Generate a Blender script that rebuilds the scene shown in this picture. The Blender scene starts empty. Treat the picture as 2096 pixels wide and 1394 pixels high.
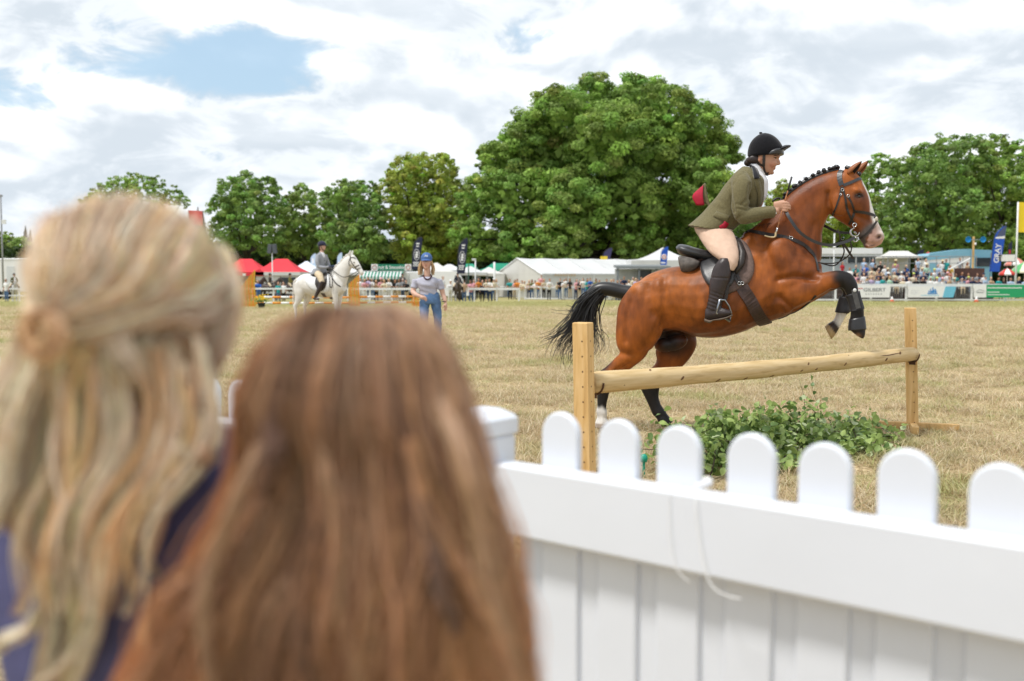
import bpy, bmesh, math, random
import numpy as np
from math import sin, cos, pi, radians as R, sqrt, atan2
from mathutils import Vector, Matrix, Euler
from mathutils.bvhtree import BVHTree
from mathutils.kdtree import KDTree

scene = bpy.context.scene
COL = scene.collection
rng = random.Random(7)
nr = np.random.default_rng(11)

# ------------------------------------------------------------------ camera
F, CX, CY, HOR, CAMH = 2038.0, 1048.0, 697.0, 568.0, 1.23
PITCH = math.atan((CY - HOR) / F)
cam_d = bpy.data.cameras.new('camera')
cam = bpy.data.objects.new('camera', cam_d); COL.objects.link(cam)
cam.location = (0, 0, CAMH); cam.rotation_euler = (pi/2 - PITCH, 0, 0)
cam_d.sensor_width = 36; cam_d.lens = F * 36 / 2096
cam_d.clip_start = .05; cam_d.clip_end = 3000
cam_d.dof.use_dof = True; cam_d.dof.focus_distance = 7.65; cam_d.dof.aperture_fstop = 2.3
cam_d.dof.aperture_blades = 9
scene.camera = cam
scene.view_settings.view_transform = 'Standard'; scene.view_settings.look = 'None'
scene.view_settings.exposure = 0.64; scene.view_settings.gamma = 1
scene.view_settings.use_curve_mapping = False

# ------------------------------------------------------------------ world: sky with broken cloud
SUN_EL, SUN_AZ = R(62), R(248)          # azimuth clockwise from +Y: high on the left, a little behind the camera
world = bpy.data.worlds.new('World'); scene.world = world; world.use_nodes = True
def build_world():
    nt = world.node_tree; N = nt.nodes; L = nt.links; N.clear()
    out = N.new('ShaderNodeOutputWorld'); bg = N.new('ShaderNodeBackground'); bg.inputs[1].default_value = .1
    L.new(bg.outputs[0], out.inputs[0])
    sky = N.new('ShaderNodeTexSky'); sky.sky_type = 'NISHITA'; sky.sun_disc = False
    sky.sun_elevation = SUN_EL; sky.sun_rotation = SUN_AZ; sky.air_density = 1.0; sky.dust_density = 2.0
    tc = N.new('ShaderNodeTexCoord')
    def math_(op, a, b=None, clamp=False):
        n = N.new('ShaderNodeMath'); n.operation = op; n.use_clamp = clamp
        for i, v in enumerate((a, b)):
            if v is None: continue
            if isinstance(v, (int, float)): n.inputs[i].default_value = v
            else: L.new(v, n.inputs[i])
        return n.outputs[0]
    def vmap(scale, loc):
        m = N.new('ShaderNodeMapping'); m.inputs['Scale'].default_value = scale; m.inputs['Location'].default_value = loc
        L.new(tc.outputs['Generated'], m.inputs[0]); return m.outputs[0]
    def noise(vec, sc, det, ro=.55, dist=0):
        n = N.new('ShaderNodeTexNoise'); n.inputs['Scale'].default_value = sc; n.inputs['Detail'].default_value = det
        n.inputs['Roughness'].default_value = ro; n.inputs['Distortion'].default_value = dist
        L.new(vec, n.inputs['Vector']); return n.outputs[0]
    def ramp(v, a, b, lo=0., hi=1.):
        n = N.new('ShaderNodeMapRange'); n.interpolation_type = 'SMOOTHSTEP'
        n.inputs[1].default_value = a; n.inputs[2].default_value = b; n.inputs[3].default_value = lo; n.inputs[4].default_value = hi
        L.new(v, n.inputs[0]); return n.outputs[0]
    def blob(d, r0, r1, sq):            # 1 near direction d, 0 far from it; sq = squeeze of height
        sub = N.new('ShaderNodeVectorMath'); sub.operation = 'SUBTRACT'; sub.inputs[1].default_value = d
        L.new(tc.outputs['Generated'], sub.inputs[0])
        mul = N.new('ShaderNodeVectorMath'); mul.operation = 'MULTIPLY'; mul.inputs[1].default_value = (1, 1, sq)
        L.new(sub.outputs[0], mul.inputs[0])
        ln = N.new('ShaderNodeVectorMath'); ln.operation = 'LENGTH'; L.new(mul.outputs[0], ln.inputs[0])
        return ramp(ln.outputs['Value'], r0, r1, 1, 0)
    def dirn(px, py):
        v = ray(px, py); return tuple(v.normalized())
    def puffs(vec, sc):
        n = N.new('ShaderNodeTexVoronoi'); n.feature = 'F1'; n.inputs['Scale'].default_value = sc; n.inputs['Detail'].default_value = 1
        n.inputs['Roughness'].default_value = .55; n.normalize = True; L.new(vec, n.inputs['Vector']); return n.outputs['Distance']
    def field(dz, det):
        v = vmap((1, 1, 1.75), (3.1, 1.7, .4 + dz)); wob = N.new('ShaderNodeTexNoise'); wob.inputs['Scale'].default_value = 9; wob.inputs['Detail'].default_value = 4; L.new(v, wob.inputs['Vector'])
        ad = N.new('ShaderNodeVectorMath'); ad.operation = 'MULTIPLY_ADD'; L.new(wob.outputs['Color'], ad.inputs[0]); ad.inputs[1].default_value = (.10, .10, .10); L.new(v, ad.inputs[2])
        return math_('ADD', noise(v, 3.4, det, .52, .3), math_('MULTIPLY', math_('SUBTRACT', .36, puffs(ad.outputs[0], 6.5)), .42))
    shape = field(0, 8); shape_up = field(.045, 6)
    sheet = noise(vmap((1, 1, 5.5), (7.7, 2.2, 1.3)), 2.3, 7, .5, .6)
    # coverage: nearly closed, with three blue openings
    open1 = blob(dirn(450, 118), .0, .17, 2.3)
    open2 = blob(dirn(40, 200), .0, .11, 2.2)
    open3 = blob(dirn(1120, 90), .0, .12, 2.8)
    holes = math_('ADD', math_('ADD', math_('MULTIPLY', open1, .46), math_('MULTIPLY', open2, .15)), math_('MULTIPLY', open3, .17))
    torn = noise(vmap((1, 1, 2.2), (9.1, 4.4, 2.2)), 11, 8, .62, .5)
    holes = math_('SUBTRACT', holes, math_('MULTIPLY', math_('SUBTRACT', torn, .5), .62))
    cov = math_('SUBTRACT', math_('ADD', math_('MULTIPLY', shape, .75), math_('MULTIPLY', sheet, .38)), holes)
    mask = ramp(cov, .30, .46, .12, 1)
    # bright cumulus: lit from above where the form bulges upward
    lit = math_('SUBTRACT', shape, shape_up)
    lit = ramp(lit, -.06, .10)
    puff = ramp(shape, .42, .60)
    white = math_('MULTIPLY', lit, puff)
    white = math_('ADD', white, math_('MULTIPLY', ramp(sheet, .52, .75), .32), True)
    edge = math_('MULTIPLY', ramp(cov, .36, .46), ramp(cov, .60, .47))
    white = math_('ADD', white, math_('MULTIPLY', edge, .45), True)
    mixc = N.new('ShaderNodeMix'); mixc.data_type = 'RGBA'
    mixc.inputs['A'].default_value = (4.6, 5.1, 5.6, 1); mixc.inputs['B'].default_value = (7.9, 8.1, 8.3, 1)
    L.new(white, mixc.inputs['Factor'])
    blue = N.new('ShaderNodeMix'); blue.data_type = 'RGBA'; blue.inputs['Factor'].default_value = .55
    L.new(sky.outputs[0], blue.inputs['A']); blue.inputs['B'].default_value = (3.7, 5.4, 6.7, 1)
    fin = N.new('ShaderNodeMix'); fin.data_type = 'RGBA'
    L.new(mask, fin.inputs['Factor']); L.new(blue.outputs['Result'], fin.inputs['A']); L.new(mixc.outputs['Result'], fin.inputs['B'])
    L.new(fin.outputs['Result'], bg.inputs[0])

def ray(px, py):
    x = (px - CX) / F; y = -(py - CY) / F
    return Vector((x, cos(PITCH) + y * sin(PITCH), -sin(PITCH) + y * cos(PITCH)))
def at(px, py, Y):
    d = ray(px, py); return Vector((0, 0, CAMH)) + d * (Y / d.y)
def gz(y):                                # the far ground falls away gently behind the ring
    t = min(1.0, max(0, (y - 14) / 62.0)); return -.62 * (t * t * (2 - t) if t < 1 else 1)
def proj(P):                              # world point -> position in the photograph
    d = Vector(P) - Vector((0, 0, CAMH)); f = d.y * cos(PITCH) - d.z * sin(PITCH); u = d.y * sin(PITCH) + d.z * cos(PITCH)
    return CX + F * d.x / f, CY - F * u / f
build_world()

sun_d = bpy.data.lights.new('sun', 'SUN'); sun = bpy.data.objects.new('sun', sun_d); COL.objects.link(sun)
sun_d.energy = 2.2; sun_d.angle = R(10); sun_d.color = (1, .965, .91)
_s = Vector((sin(SUN_AZ) * cos(SUN_EL), cos(SUN_AZ) * cos(SUN_EL), sin(SUN_EL)))
sun.rotation_euler = _s.to_track_quat('Z', 'Y').to_euler()

# ------------------------------------------------------------------ materials
_mats = {}
def M(name, col, rough=.6, var=.12, scale=12., bump=0., bscale=80., metal=0., spec=.4, attr=None, stretch=None,
      trans=0., sheen=0., coat=0.):
    if name in _mats: return _mats[name]
    m = bpy.data.materials.new(name); m.use_nodes = True; nt = m.node_tree; N = nt.nodes; L = nt.links
    b = N['Principled BSDF']; b.inputs['Roughness'].default_value = rough; b.inputs['Metallic'].default_value = metal
    b.inputs['Specular IOR Level'].default_value = spec
    if sheen: b.inputs['Sheen Weight'].default_value = sheen; b.inputs['Sheen Roughness'].default_value = .4
    if coat: b.inputs['Coat Weight'].default_value = coat; b.inputs['Coat Roughness'].default_value = .15
    tc = N.new('ShaderNodeTexCoord'); vec = tc.outputs['Object']
    if stretch:
        mp = N.new('ShaderNodeMapping'); mp.inputs['Scale'].default_value = stretch; L.new(vec, mp.inputs[0]); vec = mp.outputs[0]
    no = N.new('ShaderNodeTexNoise'); no.inputs['Scale'].default_value = scale; no.inputs['Detail'].default_value = 6
    L.new(vec, no.inputs['Vector'])
    mr = N.new('ShaderNodeMapRange'); mr.inputs[1].default_value = .3; mr.inputs[2].default_value = .7
    mr.inputs[3].default_value = 1 - var; mr.inputs[4].default_value = 1 + var; L.new(no.outputs[0], mr.inputs[0])
    mu = N.new('ShaderNodeVectorMath'); mu.operation = 'SCALE'; L.new(mr.outputs[0], mu.inputs['Scale'])
    if attr:
        at_ = N.new('ShaderNodeAttribute'); at_.attribute_name = attr; L.new(at_.outputs['Color'], mu.inputs[0])
    else: mu.inputs[0].default_value = col[:3]
    L.new(mu.outputs[0], b.inputs['Base Color'])
    if bump:
        n2 = N.new('ShaderNodeTexNoise'); n2.inputs['Scale'].default_value = bscale; n2.inputs['Detail'].default_value = 5
        L.new(vec, n2.inputs['Vector']); bp = N.new('ShaderNodeBump'); bp.inputs['Strength'].default_value = min(1, bump)
        bp.inputs['Distance'].default_value = .01; L.new(n2.outputs[0], bp.inputs['Height']); L.new(bp.outputs[0], b.inputs['Normal'])
    if trans:
        tr = N.new('ShaderNodeBsdfTranslucent'); L.new(mu.outputs[0], tr.inputs[0])
        mx = N.new('ShaderNodeMixShader'); mx.inputs[0].default_value = trans
        L.new(b.outputs[0], mx.inputs[1]); L.new(tr.outputs[0], mx.inputs[2])
        L.new(mx.outputs[0], N['Material Output'].inputs[0])
    _mats[name] = m; return m

# ------------------------------------------------------------------ mesh helpers
def mesh(name, V, Fa, smooth=True, mi=None, col=None):
    me = bpy.data.meshes.new(name)
    V = np.asarray(V, dtype=np.float32).reshape(-1, 3)
    if isinstance(Fa, np.ndarray) and Fa.ndim == 2:
        k = Fa.shape[1]; nf = len(Fa)
        me.vertices.add(len(V)); me.vertices.foreach_set('co', V.ravel())
        me.loops.add(nf * k); me.loops.foreach_set('vertex_index', Fa.astype(np.int32).ravel())
        me.polygons.add(nf); me.polygons.foreach_set('loop_start', np.arange(0, nf * k, k, dtype=np.int32))
        me.update(calc_edges=True); me.validate()
    else:
        me.from_pydata([tuple(map(float, v)) for v in V], [], [tuple(int(i) for i in f) for f in Fa]); me.update()
    if smooth: me.polygons.foreach_set('use_smooth', np.ones(len(me.polygons), dtype=bool))
    if mi is not None: me.polygons.foreach_set('material_index', np.asarray(mi, dtype=np.int32))
    if col is not None: setcol(me, col)
    return me
def setcol(me, col):
    col = np.asarray(col, dtype=np.float32)
    if col.shape[1] == 3: col = np.hstack([col, np.ones((len(col), 1), np.float32)])
    a = me.color_attributes.new('Col', 'FLOAT_COLOR', 'POINT'); a.data.foreach_set('color', col.ravel())
def link(name, me, mat=None, parent=None, label=None, cat=None, group=None, kind=None, loc=None, rot=None):
    o = bpy.data.objects.new(name, me); COL.objects.link(o)
    if mat is not None and me is not None and len(me.materials) == 0:
        for m in (mat if isinstance(mat, (list, tuple)) else [mat]): me.materials.append(m)
    if parent is not None: o.parent = parent
    if loc is not None: o.location = loc
    if rot is not None: o.rotation_euler = rot if not isinstance(rot, (int, float)) else (0, 0, rot)
    tag(o, label, cat, group, kind); return o
def tag(o, label=None, cat=None, group=None, kind=None):
    if label: o['label'] = label
    if cat: o['category'] = cat
    if group: o['group'] = group
    if kind: o['kind'] = kind
def empty(name, loc, rz=0, label=None, cat=None, group=None):
    o = link(name, None, label=label, cat=cat, group=group, loc=loc, rot=rz); o.empty_display_size = .2; return o
def copy_tree(o, parent=None):
    c = o.copy(); COL.objects.link(c)
    if parent is not None: c.parent = parent
    for ch in list(o.children): copy_tree(ch, c)
    return c

class MB:                                 # collects shapes, builds one mesh
    def __init__(s): s.V = []; s.F = []; s.m = []
    def add(s, V, Fs, mi=0):
        b = len(s.V); s.V += [tuple(v) for v in V]
        for f in Fs: s.F.append(tuple(b + i for i in f)); s.m.append(mi)
        return s
    def box(s, c, size, mi=0, rz=0, rx=0, ry=0, taper=1, bev=0):
        x, y, z = size[0]/2, size[1]/2, size[2]/2; rot = Euler((rx, ry, rz)).to_matrix(); c = Vector(c)
        if bev <= 0:
            pts = [(-x,-y,-z),(x,-y,-z),(x,y,-z),(-x,y,-z),(-x*taper,-y*taper,z),(x*taper,-y*taper,z),(x*taper,y*taper,z),(-x*taper,y*taper,z)]
            return s.add([c + rot @ Vector(p) for p in pts], [(3,2,1,0),(4,5,6,7),(0,1,5,4),(1,2,6,5),(2,3,7,6),(3,0,4,7)], mi)
        b = min(bev, x*.49, y*.49, z*.49); rings = []
        for zz, i in ((-z, b), (-z+b, 0), (z-b, 0), (z, b)):
            X, Y = x - i, y - i; k = b
            rings.append([(-X+k,-Y,zz),(X-k,-Y,zz),(X,-Y+k,zz),(X,Y-k,zz),(X-k,Y,zz),(-X+k,Y,zz),(-X,Y-k,zz),(-X,-Y+k,zz)])
        V = [c + rot @ Vector(p) for r in rings for p in r]; Fs = [tuple(range(7, -1, -1)), tuple(range(24, 32))]
        for r in range(3):
            for i in range(8): Fs.append((r*8+i, r*8+(i+1)%8, r*8+8+(i+1)%8, r*8+8+i))
        return s.add(V, Fs, mi)
    def tube(s, pts, rad, n=8, mi=0, cap=True):
        V, Fs = tube(pts, rad, n, cap); return s.add(V, Fs, mi)
    def ell(s, c, r, nu=12, nv=8, mi=0, rot=None):
        V, Fs = ellipsoid(c, r, nu, nv, rot); return s.add(V, Fs, mi)
    def prism(s, poly, y0, y1, mi=0, axis='y'):  # polygon in x,z, extruded along y
        n = len(poly); V = [(p[0], y0, p[1]) for p in poly] + [(p[0], y1, p[1]) for p in poly]
        return s.add(V, [tuple(range(n)), tuple(range(2*n-1, n-1, -1))] + [(i, i+n, (i+1)%n+n, (i+1)%n) for i in range(n)], mi)
    def lathe(s, prof, c=(0,0,0), n=12, mi=0):
        V = []; Fs = []
        for r, z in prof:
            for k in range(n): V.append((c[0]+r*cos(2*pi*k/n), c[1]+r*sin(2*pi*k/n), c[2]+z))
        for i in range(len(prof)-1):
            for k in range(n): Fs.append((i*n+k, i*n+(k+1)%n, (i+1)*n+(k+1)%n, (i+1)*n+k))
        Fs.append(tuple(range(n-1, -1, -1))); Fs.append(tuple((len(prof)-1)*n+k for k in range(n)))
        return s.add(V, Fs, mi)
    def me(s, name, smooth=False): return mesh(name, s.V, s.F, smooth, s.m)
    def build(s, name, mat, parent=None, smooth=False, **k): return link(name, s.me(name, smooth), mat, parent, **k)

def catmull(P, sub):
    P = np.asarray(P, float)
    if sub <= 1 or len(P) < 2: return P
    if len(P) == 2: return P[0] + np.linspace(0, 1, sub+1)[:, None]*(P[1]-P[0])
    Q = np.vstack([2*P[0]-P[1], P, 2*P[-1]-P[-2]]); out = []
    for i in range(1, len(Q)-2):
        for k in range(sub):
            t = k / sub; a, b, c, d = Q[i-1], Q[i], Q[i+1], Q[i+2]
            out.append(.5*((2*b) + (c-a)*t + (2*a-5*b+4*c-d)*t*t + (3*b-a-3*c+d)*t**3))
    out.append(P[-1]); return np.array(out)
def frames(P):
    P = np.asarray(P, float); T = np.gradient(P, axis=0); T /= np.linalg.norm(T, axis=1)[:, None] + 1e-9
    ref = np.array((0, 0, 1.)) if abs(T[0][2]) < .9 else np.array((1., 0, 0))
    u = np.cross(T[0], ref); u /= np.linalg.norm(u); U = []
    for t in T:
        u = u - t*np.dot(u, t); u /= np.linalg.norm(u) + 1e-9; U.append(u)
    U = np.array(U); return T, U, np.cross(T, U)
def tube(pts, rad, n=8, cap=True):
    P = np.asarray([tuple(p) for p in pts], float); k = len(P)
    r = np.full(k, rad) if np.isscalar(rad) else np.asarray(rad, float)
    T, U, W = frames(P); a = np.arange(n)*2*pi/n
    V = (P[:, None] + r[:, None, None]*(U[:, None]*np.cos(a)[None, :, None] + W[:, None]*np.sin(a)[None, :, None])).reshape(-1, 3)
    Fs = [(i*n+j, i*n+(j+1)%n, (i+1)*n+(j+1)%n, (i+1)*n+j) for i in range(k-1) for j in range(n)]
    V = list(V)
    if cap:
        a0, b0 = len(V), len(V)+1; V += [P[0]-T[0]*r[0]*.5, P[-1]+T[-1]*r[-1]*.5]
        Fs += [(a0, (j+1)%n, j) for j in range(n)] + [(b0, (k-1)*n+j, (k-1)*n+(j+1)%n) for j in range(n)]
    return V, Fs
def ellipsoid(c, r, nu=12, nv=8, rot=None):
    V = [(0, 0, 1)]
    for i in range(1, nv):
        th = pi*i/nv
        for j in range(nu): V.append((sin(th)*cos(2*pi*j/nu), sin(th)*sin(2*pi*j/nu), cos(th)))
    V.append((0, 0, -1)); Fs = [(0, 1+j, 1+(j+1)%nu) for j in range(nu)]
    for i in range(nv-2):
        for j in range(nu): Fs.append((1+i*nu+j, 1+(i+1)*nu+j, 1+(i+1)*nu+(j+1)%nu, 1+i*nu+(j+1)%nu))
    e = len(V)-1; Fs += [(e, 1+(nv-2)*nu+(j+1)%nu, 1+(nv-2)*nu+j) for j in range(nu)]
    c = Vector(c); m = rot if rot is not None else Matrix.Identity(3)
    return [c + m @ Vector((v[0]*r[0], v[1]*r[1], v[2]*r[2])) for v in V], Fs
def loft(sec, sub=4, n=20, exp=1.0, L=(0, 1, 0)):
    """sec rows: top xyz, bottom xyz, half width, lateral offset, egg"""
    S = catmull(np.asarray(sec, float), sub); L = np.asarray(L, float); V = []; a = np.arange(n)*2*pi/n
    ca, sa = np.cos(a), np.sin(a); pc = np.sign(ca)*abs(ca)**exp; ps = np.sign(sa)*abs(sa)**exp
    for s in S:
        c = (s[:3]+s[3:6])/2 + L*s[7]; U = (s[:3]-s[3:6])/2; w = s[6]*(1+s[8]*ca)
        V.append(c + U*pc[:, None] + L*(w*ps)[:, None])
    k = len(S); c0 = V[0].mean(0); c1 = V[-1].mean(0); V = np.vstack(V)
    Fs = [(i*n+j, i*n+(j+1)%n, (i+1)*n+(j+1)%n, (i+1)*n+j) for i in range(k-1) for j in range(n)]
    V = np.vstack([V, c0, c1]); a0 = k*n; b0 = a0+1
    Fs += [(a0, (j+1)%n, j) for j in range(n)] + [(b0, (k-1)*n+j, (k-1)*n+(j+1)%n) for j in range(n)]
    return V, Fs
def taubin(co, ed, it, lam=.5, mu=-.53):
    co = co.astype(float).copy(); n = len(co); deg = np.bincount(ed.ravel(), minlength=n)[:, None] + 1e-9
    for k in range(it):
        for f in ((lam, mu) if mu else (lam,)):
            s = np.zeros_like(co); np.add.at(s, ed[:, 0], co[ed[:, 1]]); np.add.at(s, ed[:, 1], co[ed[:, 0]])
            co += f*(s/deg - co)
    return co
def fuse(parts, voxel, smooth=4, name='body', mu=-.53):
    """parts: list of (V, F, material index); returns one watertight mesh with the material of the nearest part"""
    mb = MB(); tri = []
    for V, Fs, mi in parts: mb.add(V, Fs, mi)
    me = mb.me('tmp'); o = bpy.data.objects.new('tmp', me); COL.objects.link(o)
    bm = bmesh.new(); bm.from_mesh(me); bmesh.ops.recalc_face_normals(bm, faces=bm.faces); bm.to_mesh(me); bm.free()
    md = o.modifiers.new('r', 'REMESH'); md.mode = 'VOXEL'; md.voxel_size = voxel; md.use_smooth_shade = True
    dg = bpy.context.evaluated_depsgraph_get(); ev = o.evaluated_get(dg); out = bpy.data.meshes.new_from_object(ev)
    out.name = name
    if any(m for m in mb.m):
        bvh = BVHTree.FromPolygons([tuple(v) for v in mb.V], mb.F)
        idx = []
        for p in out.polygons:
            h = bvh.find_nearest(p.center); idx.append(mb.m[h[2]] if h[2] is not None else 0)
        out.polygons.foreach_set('material_index', np.array(idx, dtype=np.int32))
    bpy.data.objects.remove(o); bpy.data.meshes.remove(me)
    n = len(out.vertices); co = np.empty(n*3); out.vertices.foreach_get('co', co); co = co.reshape(-1, 3)
    ed = np.empty(len(out.edges)*2, dtype=np.int32); out.edges.foreach_get('vertices', ed); ed = ed.reshape(-1, 2)
    if smooth: co = taubin(co, ed, smooth, mu=mu)
    out.vertices.foreach_set('co', co.astype(np.float32).ravel()); out.update()
    out.polygons.foreach_set('use_smooth', np.ones(len(out.polygons), dtype=bool))
    return out
def getco(me):
    co = np.empty(len(me.vertices)*3); me.vertices.foreach_get('co', co); return co.reshape(-1, 3)
def getno(me):
    co = np.empty(len(me.vertices)*3); me.vertices.foreach_get('normal', co); return co.reshape(-1, 3)
def sstep(x, a, b):
    t = np.clip((np.asarray(x, float)-a)/(b-a), 0, 1); return t*t*(3-2*t)
def segdist(P, a, b):
    a = np.asarray(a, float); b = np.asarray(b, float); d = b-a
    t = np.clip(((P-a)@d)/(d@d), 0, 1); return np.linalg.norm(P-(a+t[:, None]*d), axis=1)
def polydist(P, pts):
    return np.min([segdist(P, pts[i], pts[i+1]) for i in range(len(pts)-1)], axis=0)
def inpoly(P, poly):
    x, y = P[:, 0], P[:, 1]; r = np.zeros(len(P), bool); n = len(poly)
    for i in range(n):
        (x1, y1), (x2, y2) = poly[i], poly[(i+1) % n]
        if y1 == y2: continue
        r ^= ((y1 > y) != (y2 > y)) & (x < (x2-x1)*(y-y1)/(y2-y1)+x1)
    return r
# ------------------------------------------------------------------ ground
def build_ground():
    xs = np.concatenate([np.linspace(-900, -40, 24), np.linspace(-36, 36, 145), np.linspace(40, 900, 24)])
    ys = np.concatenate([np.linspace(-40, 1.5, 12), np.linspace(2, 20, 91), np.linspace(20.5, 60, 60), np.linspace(61, 140, 50), np.linspace(150, 1500, 25)])
    X, Y = np.meshgrid(xs, ys); Z = np.vectorize(gz)(Y)
    near = np.clip((60-Y)/40, 0, 1)*np.clip((36-abs(X))/10, 0, 1)
    Z = Z + near*(.012*np.sin(X*2.1+Y*1.3)*np.sin(Y*1.7-X*.6) + .010*np.sin(X*5.1-Y*3.7)+.004*nr.standard_normal(X.shape))
    V = np.stack([X, Y, Z], -1).reshape(-1, 3); w = len(xs); h = len(ys)
    i = (np.arange(h-1)[:, None]*w + np.arange(w-1)[None]).ravel()
    Fa = np.stack([i, i+1, i+1+w, i+w], 1)
    m = bpy.data.materials.new('dry_turf'); m.use_nodes = True; nt = m.node_tree; N = nt.nodes; L = nt.links; b = N['Principled BSDF']
    b.inputs['Roughness'].default_value = .95; b.inputs['Specular IOR Level'].default_value = .1
    tc = N.new('ShaderNodeTexCoord')
    def noise(sc, det=6, stretch=(1, 1, 1)):
        mp = N.new('ShaderNodeMapping'); mp.inputs['Scale'].default_value = stretch; L.new(tc.outputs['Object'], mp.inputs[0])
        n = N.new('ShaderNodeTexNoise'); n.inputs['Scale'].default_value = sc; n.inputs['Detail'].default_value = det
        L.new(mp.outputs[0], n.inputs['Vector']); return n.outputs[0]
    def ramp(v, stops):
        r = N.new('ShaderNodeValToRGB'); L.new(v, r.inputs[0]); e = r.color_ramp.elements
        while len(e) < len(stops): e.new(.5)
        for k, (p, c) in enumerate(stops): e[k].position = p; e[k].color = (*c, 1)
        return r.outputs[0]
    fine = ramp(noise(30, 8), [(.30, (.17, .115, .055)), (.45, (.38, .28, .155)), (.6, (.54, .42, .25)), (.75, (.66, .55, .36))])
    big = N.new('ShaderNodeMapRange'); big.interpolation_type = 'SMOOTHSTEP'; L.new(noise(.45, 5, (1, .6, 1)), big.inputs[0])
    big.inputs[1].default_value = .5; big.inputs[2].default_value = .68; big.inputs[4].default_value = .55
    mid = N.new('ShaderNodeMapRange'); L.new(noise(4.5, 5), mid.inputs[0]); mid.inputs[1].default_value = .48; mid.inputs[2].default_value = .7; mid.inputs[4].default_value = .6
    # the watered strip near the far rail is greener
    sx = N.new('ShaderNodeSeparateXYZ'); L.new(tc.outputs['Object'], sx.inputs[0])
    wob = N.new('ShaderNodeMath'); wob.operation = 'MULTIPLY_ADD'; L.new(noise(.25, 3), wob.inputs[0]); wob.inputs[1].default_value = 16; L.new(sx.outputs[1], wob.inputs[2])
    st = N.new('ShaderNodeMapRange'); st.interpolation_type = 'SMOOTHSTEP'; L.new(wob.outputs[0], st.inputs[0]); st.inputs[1].default_value = 33; st.inputs[2].default_value = 50; st.inputs[4].default_value = .55
    add = N.new('ShaderNodeMath'); add.operation = 'MAXIMUM'; L.new(big.outputs[0], add.inputs[0]); L.new(mid.outputs[0], add.inputs[1])
    ad2 = N.new('ShaderNodeMath'); ad2.operation = 'MAXIMUM'; L.new(add.outputs[0], ad2.inputs[0]); L.new(st.outputs[0], ad2.inputs[1])
    mx = N.new('ShaderNodeMix'); mx.data_type = 'RGBA'; L.new(ad2.outputs[0], mx.inputs['Factor']); L.new(fine, mx.inputs['A'])
    L.new(ramp(noise(24, 7), [(.3, (.12, .14, .04)), (.5, (.27, .29, .10)), (.72, (.42, .42, .17))]), mx.inputs['B'])
    L.new(mx.outputs['Result'], b.inputs['Base Color'])
    bp = N.new('ShaderNodeBump'); bp.inputs['Strength'].default_value = .6; bp.inputs['Distance'].default_value = .03
    L.new(noise(60, 6), bp.inputs['Height']); L.new(bp.outputs[0], b.inputs['Normal'])
    link('ground', mesh('ground', V, Fa), m, kind='structure')
build_ground()
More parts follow.
